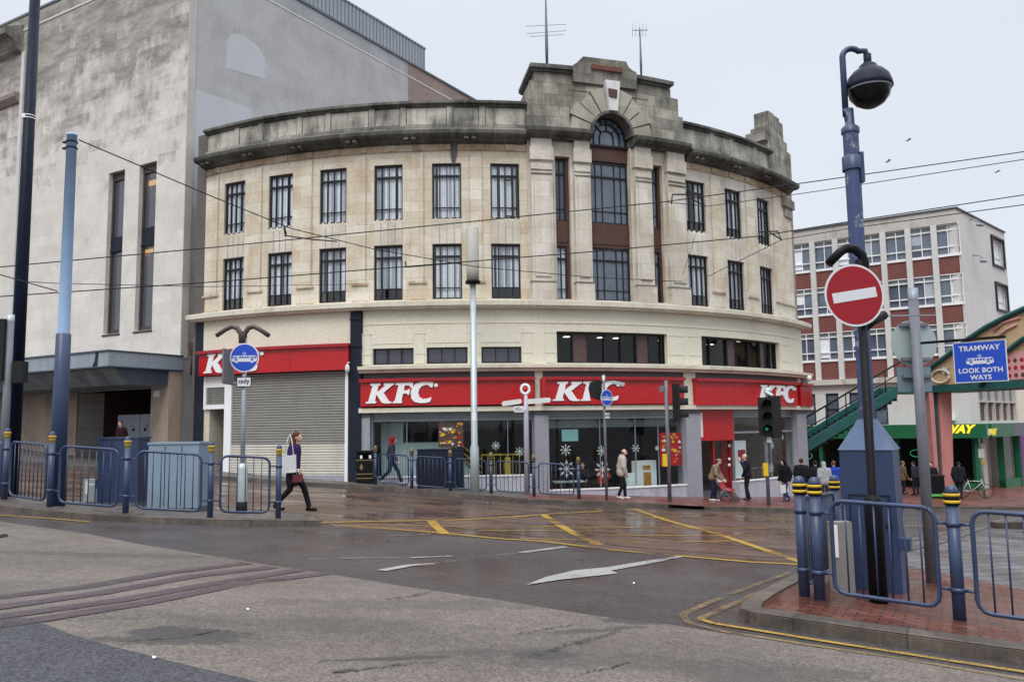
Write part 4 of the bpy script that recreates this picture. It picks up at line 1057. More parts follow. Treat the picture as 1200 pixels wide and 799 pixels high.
# snowflake decals on the glass
def flake(px, py, r, par):
    u, v = K.pix(px, py, -.19); b = MB()
    for k in range(4):
        a = PI * k / 4; dx, dz = math.cos(a), math.sin(a); n_ = (-dz * .012, dx * .012)
        b.prism(K, [(u - dx * r + n_[0], v - dz * r + n_[1]), (u + dx * r + n_[0], v + dz * r + n_[1]), (u + dx * r - n_[0], v + dz * r - n_[1]), (u - dx * r - n_[0], v - dz * r - n_[1])], -.195 + k * .001, -.19 + k * .001)
    for k in range(8):
        a = PI * k / 4; x, z = u + math.cos(a) * r * .72, v + math.sin(a) * r * .72; q = r * .16
        b.prism(K, [(x - q, z), (x, z - q), (x + q, z), (x, z + q)], -.196, -.184)
    b.build('snowflake_decal', M['mint'], par)
for x, y, r, pr in ((663, 527, .22, sw2), (664, 549, .33, sw2), (705, 528, .2, sw2), (706, 550, .32, sw2), (745, 525, .18, sw2), (770, 525, .1, sw2), (581, 522, .16, sw1), (609, 529, .18, sw1), (905, 522, .17, sw3), (917, 512, .12, sw3), (904, 548, .22, sw3)):
    flake(x, y, r, pr)
# window posters: food pictures, generic shapes only
def poster(px0, py0, px1, py1, par, w_=-.30, seed=1, bg='poster'):
    u0, v1 = K.pix(px0, py0, w_); u1, v0 = K.pix(px1, py1, w_)
    b = MB(); b.fb(K, u0, u1, v0, v1, w_ - .02, w_); p_ = b.build('poster', M[bg], par); r = random.Random(seed)
    q = MB()
    mats = ['yellow', 'reddark', 'poster', 'whitedirty', 'mauve', 'yellow', 'poster']
    for i in range(46):
        u, v = r.uniform(u0 + .05, u1 - .05), r.uniform(v0 + .05, v1 - .05); s_ = r.uniform(.03, .09); q.cur = i % len(mats)
        k = r.randint(5, 8); off = r.uniform(0, 3)
        q.prism(K, [(u + s_ * r.uniform(.7, 1.2) * math.cos(off + 2 * PI * j / k), v + s_ * r.uniform(.5, .9) * math.sin(off + 2 * PI * j / k)) for j in range(k)], w_, w_ + .004 + .0006 * i)
    q.build_each('food_picture', [M[x] for x in mats], p_)
poster(514, 495, 543, 524, sw1, -.12, 3, 'mauve'); poster(773, 507, 799, 545, sw2, -.16, 5, 'reddark')
# ---------------- interior of the restaurant
b = MB(); b.fb(K, UD(-9), EU - .3, -1.35, -1.15, -5.6, -.36); b.build('shop_floor', M['slate'], cb)
b = MB(); b.fb(K, UD(-9), EU - .3, -1.2, 2.6, -5.7, -5.6); b.build('shop_back_wall', M['darkroom'], cb)
b = MB(); b.fb(K, UD(-9), EU - .3, 2.3, 2.4, -5.6, -.3); b.build('shop_ceiling', M['darkroom'], cb)
b = MB()
for x, wd in ((655, -1.2), (695, -1.6), (735, -1.3), (748, -2.5), (600, -2), (570, -3), (880, -1.5), (905, -2.5), (690, -3.5), (725, -4)):
    u = KU(x, 500); b.fb(K, u - .16, u + .16, 2.26, 2.29, wd - .16, wd + .16)
b.build_each('shop_light', M['lampglow'], cb, 1)
b = MB(); u0, u1 = KU(436, 540), KU(492, 540); b.fb(K, u0, u1 + .9, -.9, 1.05, -1.2, -1.1); b.fb(K, u0, u0 + .9, 1.05, 1.8, -1.2, -1.1)
b.prism(K, [(u1 + .9, -.9), (u1 + 2.6, -.9), (u1 + .9, 1.1)], -1.2, -1.1); b.build('pale_partition', paint('palewall', (.62, .70, .69), .6, .04, 1), cb)
b = MB(); q0, q1 = KU(535, 540), KU(575, 540)
for dz in (0, -.25, -.5): 
    P1 = K.p(q0 - .3, 1.25 + dz, -1.0); P2 = K.p(q1 - .3, .35 + dz, -1.0); b.tube([P1, P2], .03, 6)
b.tube([K.p(q1 - .3, .55, -1.0), K.p(q1 + 1.3, .55, -1.0)], .035, 6)
for k in range(7): b.tube([K.p(q1 - .3 + .25 * k, .55, -1.0), K.p(q1 - .3 + .25 * k, -.8, -1.0)], .015, 6)
b.build('stair_rail', M['yellow'], cb)
b = MB(); b.fb(K, KU(594, 530), KU(601, 530), -.8, .45, -.8, -.75); b.build('yellow_panel', M['yellow'], cb)
# menu screens and the white kiosk
b = MB(); b.fb(K, KU(672, 515), KU(693, 515), 1.0, 1.45, -1.45, -1.4); b.build('menu_screen', emis('screenglow', (.25, .5, .52), .45), cb)
b = MB(); u0, v0 = K.pix(744, 571, -.6); u1, v1 = K.pix(768, 539, -.6); b.fb(K, u0, u1, v0 - .05, v1, -.8, -.55); u2, _ = K.pix(735, 571, -.6); b.fb(K, u2, u0 - .01, v0 - .05, v0 + .55, -.8, -.58); kk = b.build('kiosk', M['white'], cb)
b = MB(); b.fb(K, u0 + (u1 - u0) * .38, u0 + (u1 - u0) * .72, v0, v0 + (v1 - v0) * .56, -.55, -.53); b.fb(K, u0 + (u1 - u0) * .36, u0 + (u1 - u0) * .7, v0 + (v1 - v0) * .66, v0 + (v1 - v0) * .82, -.55, -.53); b.build('kiosk_picture', M['poster'], kk)
b = MB()
for px in (668, 684): u = KU(px, 555); b.fb(K, u - .35, u + .35, -.55, -.5, -1.4, -.9); b.fb(K, u - .03, u + .03, -1.2, -.55, -1.2, -1.15)
b.build_each('cafe_table', M['whitedirty'], cb, 2)
# ---------------- entrance bay with the red panel and open doorway
b = MB(); u0, u1 = KU(820.5, 500), KU(862.5, 500); b.fb(K, u0, u1, KV(840, 516), 2.17, -.5, -.12); b.build('entrance_panel', M['red'], cb)
b = MB(); b.fb(K, KU(821.5, 500), KU(826, 500), KV(823, 512), 2.05, -.12, -.11); b.build('panel_mark', M['white'], cb)
b = MB(); ua, ub_ = KU(843, 550), KU(845, 550); b.fb(K, ua, ub_, -1.3, 1.2, -.4, -.3); b.fb(K, u1 - .08, u1, -1.3, 1.2, -.4, -.3); b.fb(K, KU(858, 550), KU(866, 550), -1.3, 1.3, -.6, -.5); b.build_each('door_frame', M['reddark'], cb, 1)
b = MB(); b.fb(K, ub_, u1 - .08, -1.25, 1.2, -.36, -.35); b.build('door_glass', M['shopglass'], cb)
b = MB(); b.fb(K, KU(868, 540), KU(882, 540), sill + .1, KV(875, 516), -.34, -.30); wp = b.build('white_banner', M['white'], sw3)
b = MB(); b.fb(K, KU(872, 540), KU(881, 540), KV(875, 540), KV(875, 527), -.30, -.295); b.build('food_picture', M['reddark'], wp)
b = MB(); b.fb(K, KU(864, 517), B3[1], 1.18, 1.26, -.24, -.12); b.build('transom_rail', M['steel'], sw3)
b = MB()
for px in (880, 893, 905, 915, 925):
    u = KU(px, 560); b.tube([K.p(u, -1.1, -.9), K.p(u, -.35, -.9)], .015, 6); b.tube([K.p(u - .2, -1.1, -1.1), K.p(u + .1, -.4, -1.0)], .015, 6); b.fb(K, u - .22, u + .22, -.38, -.34, -1.2, -.8)
b.build_each('bar_stool', M['steel'], cb, 3)
# ---------------- shuttered bay on the left
b = MB(); us0, us1 = KU(272, 500), KU(405, 500); zs = KV(340, 521); zt = 3.74; n = 30
z = -.55; i = 0
while z < zt:
    b.cur = 1 if z < zs else 0
    F = K; prof = [(-.02, z), (.02, z + .02), (.02, z + .07), (-.015, z + .10)]
    nn = 12
    for j in range(nn):
        a = us0 + (us1 - us0) * j / nn; c = us0 + (us1 - us0) * (j + 1) / nn
        for (w0, v0), (w1, v1) in zip(prof, prof[1:]): b.face([F.p(a, v0, w0), F.p(c, v0, w0), F.p(c, v1, w1), F.p(a, v1, w1)], [(a, v0), (c, v0), (c, v1), (a, v1)])
    z += .1
sh = b.build('roller_shutter', [M['shutter_grey'], M['shutter_cream']], cb)
b = MB(); b.fb(K, us1, KU(408.5, 500), -.7, 3.74, -.1, .08); b.fb(K, KU(264, 500), us0, -.5, 3.74, -.1, .08); b.fb(K, KU(240, 460), KU(264, 460), 2.45, 2.62, -.1, .06); b.fb(K, KU(240, 460), KU(242.5, 460), 2.62, 3.74, -.1, .06); b.fb(K, KU(242.5, 460), KU(264, 460), 3.3, 3.74, -.1, .03); b.build_each('shutter_frame', M['white'], cb)
b = MB(); z = 2.64
while z < 3.28: b.fb(K, KU(242.5, 460), KU(264, 460), z, z + .05, -.08, .0); z += .08
b.build('vent_louvre', M['shutter_grey'], cb)
b = MB(); b.fb(K, KU(238, 500), KU(264, 500), -.6, 2.45, -2.0, -1.9); b.fb(K, KU(238, 500) - .1, KU(244, 500), -.6, 2.45, -1.9, -.05); b.build('doorway_recess', M['creamedge'], cb)
b = MB(); b.fb(K, us0 - .5, KU(408, 500), -1.2, KV(300, 556), -.05, .06); b.build('shutter_plinth', M['granite'], cb)
b = MB(); b.fb(K, UD(-30.3), UD(-10.3), 3.65, 3.78, -.2, -.01); b.fb(K, UD(-30.3), UD(-10.3), -.5, 3.7, -2.2, -2.1); b.build('shutter_backing', M['navy'], cb)
b = MB(); b.tube([K.p(KU(412, 435), KV(412, 425), .2), K.p(KU(413, 427), KV(413, 427), .5)], .03, 8); b.ell(K.p(KU(413, 430), KV(413, 433), .5), (.09, .09, .16)); b.build('security_camera', M['whitedirty'], cb)
b = MB(); b.ell(K.p(KU(933, 444), KV(933, 444), .6), (.12, .12, .14)); b.build('security_camera', M['whitedirty'], cb)
# red bell-shaped hanging sign edge-on at the second sign
b = MB(); b.fb(K, KU(633, 455, .5), KU(636, 455, .5), 2.42, 3.30, .42, .95); b.build('projecting_sign', M['red'], cb)
# red phone-less entrance column lights
b = MB()
for y in (522, 538, 545): b.ell(K.p(KU(861.5, y), KV(861.5, y), -.3), (.06, .03, .07))
b.build_each('door_decal', M['whitedirty'], cb, 1)

# ================================================================== DEPARTMENT STORE ON THE LEFT
d0 = ray(211.5, 390); SO = Vector((d0.x * 33.5, 33.5))
SF = Pl(SO, (.866, -.5)); SS = Pl(SO, (.535, .845))
ds = thing('department_store', 'tall windowless pale stone store at left, two slit windows and a grey blue canopy', 'building', (SO.x - 4, SO.y + 4, 0))
RV = 22.75
def fix(F, x, y, w_=0): return F.pix(x, y, w_)
s1 = (fix(SF, 131.5, 108)[0], fix(SF, 150, 103)[0], fix(SF, 124, 352)[1], fix(SF, 140, 103)[1])
s2 = (fix(SF, 167, 97)[0], fix(SF, 187, 91)[0], fix(SF, 160, 346)[1], fix(SF, 178, 92)[1])
s1 = (s1[0], s1[1], 5.9, 13.25); s2 = (s2[0], s2[1], 5.9, 13.25)
print('slits', s1, s2, fix(SF, 131.8, 109), fix(SF, 149.9, 103.3), fix(SF, 159, 346), fix(SF, 50, 125), fix(SF, 200, 66), fix(SF, 78, 14), fix(SF, 0, 10))
VD = 14.6; vc = 3.4
ent = (fix(SF, 92, 500)[0], fix(SF, 190, 500)[0])
b = MB(); b.wall(SF, -24, 0, -1, RV, -1.2, 0, [(s1[0], s1[1], s1[2], s1[3]), (s2[0], s2[1], s2[2], s2[3]), (ent[0], ent[1], -.9, vc)]); b.build('front_wall', M['store_front'], ds)

b = MB(); b.fb(SF, -24, 0.0, fix(SF, 78, 14)[1] - .04, fix(SF, 78, 14)[1] + .05, 0, .03); b.build('string_line', M['offwhite'], ds)
# side wall
VB = fix(SS, 478, 100)[0]; UE = fix(SS, 562, 110)[0]; VW = fix(SS, 455, 77)[1]
b = MB(); b.fb(SS, 0, VB, -1, RV, -1.2, 0.0); b.build('side_wall', M['store_side'], ds)
b = MB(); b.fb(SS, VB, UE, -1, RV, -1.2, .003); b.build('side_wall_brick', M['brownbrick'], ds)
b = MB(); b.fb(SS, .02, VB, VW + .1, RV, 0, .004); b.build('side_wall_upper', ashlar('side_upper', (.33, .335, .34), (.42, .42, .43), (.3, .3, .3), 2.5, .5, msize=.002, stain=(.22, .22, .215), sthr=(.45, .7), samt=.7, blockvar=.2), ds)
b = MB(); b.fb(SS, 0.02, UE, VW - .03, VW + .05, 0, .02); b.build('string_line', M['offwhite'], ds)
b = MB(); u0, v0 = fix(SS, 224, 150); u1, v1 = fix(SS, 296, 128)
b.prism(SS, [(0.05, 11.0), (u1, 11.0), (u1, fix(SS, 296, 128)[1]), (0.05, fix(SS, 222, 102)[1])], 0, .006); b.build('repainted_patch', M['store_patch'], ds)
b = MB(); u0, v1 = fix(SS, 266, 32); u1, v0 = fix(SS, 310, 100)
uu, hh = u1 - u0, v1 - v0
b.prism(SS, [(u0, v0), (u1, v0 + .3), (u1, v1 - hh * .35), (u0 + uu * .8, v1 - hh * .1), (u0 + uu * .4, v1), (u0 + uu * .1, v1 - hh * .12), (u0, v1 - hh * .4)], 0, .006); b.build('repainted_patch', M['store_patch'], ds)
b = MB(); b.fb(SS, 0, .35, 4.6, RV, 0.0, .04); b.build('corner_return', M['store'], ds)
b = MB(); b.fb(SF, -24, 0.0, RV, RV + .12, -1.3, .05); b.fb(SS, .0, UE, RV, RV + .12, -1.3, .06); b.build('roof_edge', M['slate'], ds)
b = MB(); b.fb(SS, 0, UE, RV - .6, RV - .5, -16, -1.2); b.build('roof', M['slate'], ds)
b = MB(); ue = fix(SS, 500, 60)[0]; b.fb(SS, 3.0, ue, RV + .12, RV + 1.55, -.9, -.12); b.fb(SS, 3.0, ue + .05, RV + 1.55, RV + 1.65, -.95, -.08); b.build('plant_screen', M['screen'], ds)
# older wing on the far left with a stone cornice and a ledge
b = MB(); uL = fix(SF, 27, 60)[0]; vt = fix(SF, 10, 48)[1]
b.sweep(SF, [(0, vt - 1.0), (.25, vt - .9), (.5, vt - .45), (.9, vt - .3), (.95, vt), (.0, vt + .5)], -24, uL); b.build('cornice', M['grime'], ds)
b = MB(); v2 = fix(SF, 12, 118)[1]; b.sweep(SF, [(0, v2 - .35), (.1, v2 - .3), (.3, v2 - .05), (.32, v2 + .15), (0, v2 + .2)], -24, uL); b.build('ledge', M['brownbrick'], ds)
b = MB(); b.fb(SF, uL, uL + .25, 5, vt - 1.0, 0, .06); b.build('corner_return', M['offwhite'], ds)
# slit windows
for s_, pans in ((s1, ((176, 195), (275, 291))), (s2, ((165, 184), (264, 284)))):
    a, c, z0, z1 = s_; xm = 141 if s_ is s1 else 176
    b = MB(); b.fb(SF, a, a + .1, z0, z1, -.32, -.2); b.fb(SF, c - .06, c, z0, z1, -.32, -.22); b.fb(SF, a + .1, c - .06, z1 - .35, z1, -.32, -.20); b.fb(SF, a + .1, c - .06, z0, z0 + .2, -.32, -.22)
    f = b.build('slit_window', M['slitframe'], ds)
    g = MB(); g.fb(SF, a + .05, c - .03, z0 + .1, z1 - .1, -.29, -.27); g.build('pane', glassm('smoked', (.45, .43, .48), 2.4, .05, .30, (.16, .155, .20)), f)
    for y0, y1 in pans:
        va, vb = fix(SF, xm, y1)[1], fix(SF, xm, y0)[1]; g = MB(); g.fb(SF, a + .02, c - .02, va, vb, -.27, -.2); g.fb(SF, a + .02, c - .02, va - .05, va + .02, -.2, -.16); g.build('spandrel', M['navy'], f)
    b = MB(); b.sweep(SF, [(-.34, z0 - .08), (.04, z0 - .08), (.04, z0 - .02), (-.34, z0 + .03)], a - .06, c + .04); b.build('sill', M['frame'], f)
b = MB(); b.fb(SF, s1[0] - .3, s2[1] + .3, 5.5, 14, -1.9, -1.8); b.build('dim_interior', paint('dimroom', (.22, .19, .2), .8), ds)
b = MB()
for (x, y0, y1) in ((178, 211, 217), (174, 292, 297.5)):
    q = fix(SF, x, y0, -.35); q2 = fix(SF, x, y1, -.35); b.fb(SF, q[0] - .25, q[0] + .28, q2[1], q[1], -.40, -.38)
b.build_each('lit_panel', emis('yellowlit', (1, .62, .16), 6.5), ds, 1)
b = MB(); q = fix(SF, 177.5, 102, -.4); b.ell(SF.p(q[0], q[1], -.4), (.09, .09, .05)); b.build('ceiling_spot', emis('spotlit', (1, .8, .5), 14), ds)
# canopy over the closed entrance
CW = 3.3; c_r = .22
vt1, vb1 = 4.62, 4.08
canopy = MB(); canopy.fb(SF, -24, c_r, vb1, vt1, 0.0, CW); cn = canopy.build('canopy_fascia', M['canopyblue'], ds)
b = MB(); b.fb(SF, -24.0, c_r + .03, vt1, vt1 + .06, .0, CW + .05); b.fb(SF, -24, c_r + .02, vb1 - .05, vb1, 0, CW + .03); b.build('canopy_trim', M['leadblue'], cn)
b = MB(); b.sweep(SF, [(0, 3.42), (CW - 1.0, 3.42), (CW - .35, vb1 - .05), (0, vb1 - .05)], -24, c_r - .15); b.build('canopy_lead_skirt', M['lead'], cn)
b = MB(); b.prism(Pl(SF.p(c_r - .15, 0)[:2], SF.n * -1), [(-(CW - 1.02), 3.43), (-.01, 3.43), (-.01, vb1 - .06), (-(CW - .38), vb1 - .06)], 0.001, .02); b.build('canopy_side_panel', M['leadblue'], cn)
b = MB(); q = SF.p(-.45, 4.1, CW + .01); b.prism(SF, [(-.75, 4.05), (-.45, 4.1), (-.4, 4.6), (-.55, 4.62), (-.6, 4.3)], CW, CW + .02); b.build('torn_panel', M['blackmatt'], cn)
b = MB(); b.fb(SF, ent[1] + .05, c_r - .05, -1, 4.05, .005, .6); b.build('stone_pillar', M['canopystone'], ds)
b = MB(); b.fb(SF, -24, ent[0], -1, 3.42, .005, .12); b.build('stone_panelling', M['canopystone'], ds)
b = MB(); b.fb(SF, ent[0] - .1, ent[1] + .1, -1, vc + .1, -4.0, -3.9); b.fb(SF, ent[1] + .0, ent[1] + .1, -1, vc, -3.9, -.01); b.fb(SF, ent[0] - .1, ent[0], -1, vc, -3.9, -.01); b.fb(SF, ent[0] - .1, ent[1] + .1, vc, vc + .1, -3.9, -.01)
b.build('entrance_recess', M['mauve'], ds)
for k in range(2):
    L = (ent[1] - ent[0]) * .27; u0 = ent[1] - L * (2 - k) - .62
    b = MB(); b.fb(SF, u0 + .02, u0 + L - .02, -.6, 2.35, -.60, -.52)
    dr = b.build('grey_door', paint('doorgrey%d' % k, (.24, .26, .31), .5, .08, 2), ds)
    g = MB()
    for q in (.3, .7): g.lathe(SF.p(u0 + L * q, 1.85, -.52), [(.0, 0), (.08, 0), (.08, .02), (0, .02)], 10)
    for q in (.25, .75): g.ell(SF.p(u0 + L * q, 1.7, -.50), (.07, .03, .07))
    g.build_each('door_roundel', M['frame'], dr, 1)
b = MB(); b.fb(SF, ent[1] + .25, ent[1] + .6, 3.0, 3.25, .6, .64); b.build('number_plate', M['whitedirty'], ds)
b = MB(); b.cap(SS.p(.4, 5.2, .35), SS.p(.4, 4.75, .3), .22, .1); b.tube([SS.p(.4, 5.0, .3), SS.p(.4, 3.9, .25)], .07, 8); b.build('rainwater_hopper', M['spandrel'], ds)

# ================================================================== OFFICE BUILDING ON THE RIGHT
d0 = ray(1131.5, 400); OO = Vector((d0.x * 50, 50))
OF = Pl(OO, (.816, -.578)); OS = Pl(OO, (.717, .697))
ob_ = thing('office_building', 'four storey white framed office block with dark red panels, green shopfront at street level', 'building', (OO.x - 3, OO.y + 8, -2.5))
uL_ = [OF.pix(x, 300)[0] for x in (1036, 1066.5, 1097.5, 1128)]
bay = (uL_[3] - uL_[0]) / 3
V = [OF.pix(1103, y)[1] for y in (247, 264, 300, 322, 357, 379.5, 415, 437.5)]
print('office', uL_, bay, V)
rt = V[0]; nb = 9
UR = 0.0; lastc = uL_[3]
sd = OS.pix(1184, 365)[0]
cen = [lastc - bay * (k + .5) for k in range(nb)]
hs = []
for c in cen:
    for a, z in ((V[2], V[1]), (V[4], V[3]), (V[6], V[5])): hs.append((c - bay / 2 + .06, c + bay / 2 - .06, a - .01, z))
b = MB(); b.wall(OF, lastc - bay * nb - .5, UR, V[7] - .1, V[1] + .02, -.5, 0, hs); b.build('front_wall', M['redtile'], ob_)
b = MB(); b.fb(OF, lastc - bay * nb - .5, UR + .0, V[1] + .02, rt, -.6, .12); b.build('concrete_parapet', M['concrete'], ob_)
b = MB(); b.fb(OF, lastc - bay * nb - .5, UR + .1, rt, rt + .08, -.8, .22); b.fb(OS, .1, sd, rt, rt + .08, -.5, .1); b.build('roof_edge', M['slate'], ob_)
for k in range(nb + 1):
    u = lastc - bay * k; b = MB()
    if k == 0: b.fb(OF, u - .16, UR, V[7] - .3, V[1] + .02, 0, .10)
    else: b.fb(OF, u - .17, u + .17, V[7] - .3, V[1] + .02, 0, .22)
    b.build('mullion_pier', M['offwhite'], ob_)
for c in cen:
    for j, (a, z) in enumerate(((V[2], V[1]), (V[4], V[3]), (V[6], V[5]))):
        u0, u1 = c - bay / 2 + .06, c + bay / 2 - .06; h = z - a
        f = MB(); f.fb(OF, u0, u1, a - .09, a + .07, -.2, .08); f.fb(OF, u0, u1, a + h * .26, a + h * .30, -.18, -.02); f.fb(OF, u0, u1, a + h * .80, a + h * .84, -.18, -.02); f.fb(OF, u0, u1, z - .05, z, -.18, 0)
        for t in (0.02, .5, .98): f.fb(OF, u0 + (u1 - u0) * t - .025, u0 + (u1 - u0) * t + .025, a + .07, z - .05, -.19, -.03)
        fo = f.build('window', M['white'], ob_)
        g = MB(); g.fb(OF, u0, u1, a, a + h * .8, -.15, -.13); g.build('pane', M['blueglass'], fo)
        g = MB(); g.fb(OF, u0, u1, a + h * .84, z, -.15, -.12); g.build('top_panel', M['bandglass'], fo)
        rr = random.random()
        if rr < .6:
            g = MB(); x0 = u0 + (u1 - u0) * random.choice((0.04, .52)); g.fb(OF, x0, x0 + (u1 - u0) * .44, a + h * random.choice((.3, .1, .45)), a + h * .8, -.128, -.122); g.build('blind', M['blind'] if random.random() < .4 else M['blind_grey'], fo)
b = MB(); b.fb(OF, lastc - bay * nb - .5, UR + .0, V[7] - .45, V[7] - .1, -.5, .35); b.build('ledge', M['concrete'], ob_)
vf = OF.pix(1100, 497)[1]; vfb = OF.pix(1100, 513)[1]
holes_ = []
for k in range(4): c = cen[3 + k]; holes_.append((c - bay * .27, c + bay * .27, V[7] - 3.1, V[7] - 1.0))
b = MB(); b.wall(OF, lastc - bay * nb - .5, UR, vf, V[7] - .45, -.5, 0, holes_); b.build('lower_wall', M['offwhite'], ob_)
for h in holes_:
    b = MB(); b.fb(OF, h[0], h[1], h[2], h[2] + .08, -.2, -.05); b.fb(OF, h[0], h[1], h[3] - .08, h[3], -.2, -.05); b.fb(OF, h[0], h[0] + .07, h[2], h[3], -.2, -.05); b.fb(OF, h[1] - .07, h[1], h[2], h[3], -.2, -.05); b.fb(OF, h[0], h[1], (h[2] + h[3]) / 2 - .03, (h[2] + h[3]) / 2 + .03, -.2, -.05)
    f = b.build('sash_window', M['frame'], ob_); g = MB(); g.fb(OF, h[0], h[1], h[2], h[3], -.17, -.15); g.build('pane', M['blueglass'], f)
# side wall with two framed windows, lower strip window
sw = []
for (x0, y0, x1, y1) in ((1161, 277, 1176.5, 314), (1166, 332, 1181, 367)):
    u0, va = OS.pix(x0, y0); u1, vb = OS.pix(x1, (y1)); vv = OS.pix(x0, y1 - 6)[1]; sw.append((u0, u1, vv, va))
lw0 = (OS.pix(1147, 470)[0], OS.pix(1190, 470)[0], OS.pix(1150, 493)[1], OS.pix(1150, 436)[1])
SE = sd; SE2 = max(sd, lw0[1] + .4)
b = MB(); b.wall(OS, 0, SE2, vf, rt if False else V[7] - .3, -.5, .0, [lw0]); b.wall(OS, 0, sd, V[7] - .3, rt, -.5, 0, sw); b.build('side_wall', M['offwhite'], ob_)
for h in sw:
    b = MB(); t = .12; b.fb(OS, h[0] - t, h[1] + t, h[2] - t, h[2], -.1, .12); b.fb(OS, h[0] - t, h[1] + t, h[3], h[3] + t, -.1, .12); b.fb(OS, h[0] - t, h[0], h[2], h[3], -.1, .12); b.fb(OS, h[1], h[1] + t, h[2], h[3], -.1, .12)
    f = b.build('window_surround', M['frame'], ob_)
    g = MB(); g.fb(OS, h[0], h[1], h[2], h[3], -.3, -.25); g.build('pane', M['blind'], f)
    g = MB(); L = h[1] - h[0]; g.fb(OS, h[0] + L * .45, h[0] + L * .5, h[2], h[3], -.25, -.2); g.fb(OS, h[0], h[1], h[2] + .6, h[2] + .66, -.25, -.2); g.build('glazing_bar', M['white'], f)
L = lw0[1] - lw0[0]; hh = lw0[3] - lw0[2]
b = MB()
for k in range(6): b.fb(OS, lw0[0] + L * k / 5 - .06, lw0[0] + L * k / 5 + .06, lw0[2], lw0[3], -.25, .02)
b.fb(OS, lw0[0], lw0[1], lw0[2] + hh * .38, lw0[2] + hh * .42, -.25, 0)
f = b.build('strip_window', M['concrete'], ob_); g = MB(); g.fb(OS, lw0[0], lw0[1], lw0[2] + hh * .4, lw0[3], -.22, -.2); g.build('pane', M['blueglass'], f)
g = MB(); g.fb(OS, lw0[0], lw0[1], lw0[2], lw0[2] + hh * .4, -.22, -.18); g.build('mauve_panel', M['mauve'], f)
for x, y in ((1137, 266), (1141, 308)):
    u, v = OS.pix(x, y); b = MB(); b.tube([OS.p(u, v + .5, .0), OS.p(u, v + .4, .4), OS.p(u + .1, v, .6)], .04, 6); b.cap(OS.p(u - .3, v, .55), OS.p(u + .2, v + .03, .65), .12, .09); b.build('wall_camera', M['steel'], ob_)
b = MB(); u, v = OF.pix(1115.5, 489); b.fb(OF, u - .2, u + .2, v - .18, v + .18, 0, .3); b.build('alarm_box', M['white'], ob_)
b = MB(); b.fb(OF, lastc - bay * nb - .5, 0, -4.5, rt - .3, -9, -8.8); b.fb(OS, sd - .1, sd, -4, rt, -10, -.5); b.build('back_wall', M['concrete'], ob_)
# green shopfront
b = MB(); b.fb(OF, lastc - bay * nb - .5, .85, vfb, vf, -.2, .85); b.fb(OS, .85, OS.pix(1171, 505)[0], vfb + .02, vf + .0, -.2, .85); fs = b.build('shop_fascia', M['shopgreen'], ob_)
b = MB(); b.fb(OS, OS.pix(1171, 505)[0], SE2, vfb, vf, -.2, .7); b.build('grey_fascia', M['slate'], ob_)
b = MB(); c = MB()
uu, vv = OF.pix(1080, 509.5, .86); ue2, _ = OF.pix(1106, 509, .86); ue3, _ = OF.pix(1136.5, 509, .86); hgt = OF.pix(1100, 497.5, .86)[1] - OF.pix(1100, 508.5, .86)[1]
add_text(b, OF, 'SUB', ue2 - .05, vv + .12, hgt * 1.15, .87, shear=.35, bold=.035, align='RIGHT'); add_text(c, OF, 'WAY', ue2 + .0, vv + .12, hgt * 1.15, .87, shear=.35, bold=.035, align='LEFT')
b.build('white_lettering', M['white'], fs); c.build('yellow_lettering', emis('yellowletters', (.95, .75, .02), .5), fs)
b = MB(); c = MB(); uu, vv = OS.pix(1160, 510, .86)
add_text(b, OS, 'SUB', uu, vv + .02, hgt * .95, .87, shear=.3, bold=.02, align='RIGHT'); add_text(c, OS, 'WAY', uu, vv + .02, hgt * .95, .87, shear=.3, bold=.02, align='LEFT')
b.build('white_lettering', M['white'], fs); c.build('yellow_lettering', emis('yellowletters2', (.95, .75, .02), .5), fs)
b = MB(); b.fb(OF, lastc - bay * nb - .5, .0, -4.5, vfb, -5, -4.9); b.fb(OS, 0, SE2, -4.5, vfb, -6, -5.8); b.fb(OF, lastc - bay * nb, 0, vfb, vfb + .1, -4.9, -.25); b.build('shop_interior', M['darkroom'], ob_)
for k, (x0, x1) in enumerate(((962, 966), (1010, 1014), (1052, 1055), (1078, 1081), (1108, 1112), (1144, 1149))):
    b = MB(); b.fb(OF, OF.pix(x0, 540)[0], OF.pix(x1, 540)[0], -4.5, vfb, -.3, .3); b.build('shop_pilaster', M['shopgreen'], ob_)
b = MB(); b.fb(OF, OF.pix(1112, 570)[0], .0, -4.5, -2.2, -.3, .1); b.build('stall_riser', M['shopgreen'], ob_)
b = MB(); u0, u1 = OS.pix(1172, 550)[0], OS.pix(1192, 550)[0]; b.fb(OS, u0, u0 + .15, -4, vfb, -.1, .3); b.fb(OS, u1 - .15, u1, -4, vfb, -.1, .3); b.fb(OS, u0, u1, -4, -2.3, -.1, .25); f = b.build('shop_window', M['shopgreen'], ob_); b = MB(); b.fb(OS, .1, .5, -4, vfb, -.1, .3); b.build('shop_pilaster', M['shopgreen'], ob_)
g = MB(); g.fb(OS, u0 + .15, u1 - .15, -2.3, vfb, 0, .02); g.build('pane', M['shopglass'], f)
b = MB(); b.fb(OS, OS.pix(1158, 550)[0], OS.pix(1168, 550)[0], -3, vfb - .4, -.6, -.5); b.build('pale_blind', M['creamedge'], ob_)
for (x, y) in ((1074, 531), (945.5, 534)):
    u, v = OF.pix(x, y, .1); b = MB(); n = 14
    pp = [OF.p(u + .36 * math.cos(2 * PI * k / n), v + .22 * math.sin(2 * PI * k / n), .1) for k in range(n + 1)]; b.tube(pp, .022, 6); b.build('neon_ring', M['greenglow'], ob_)
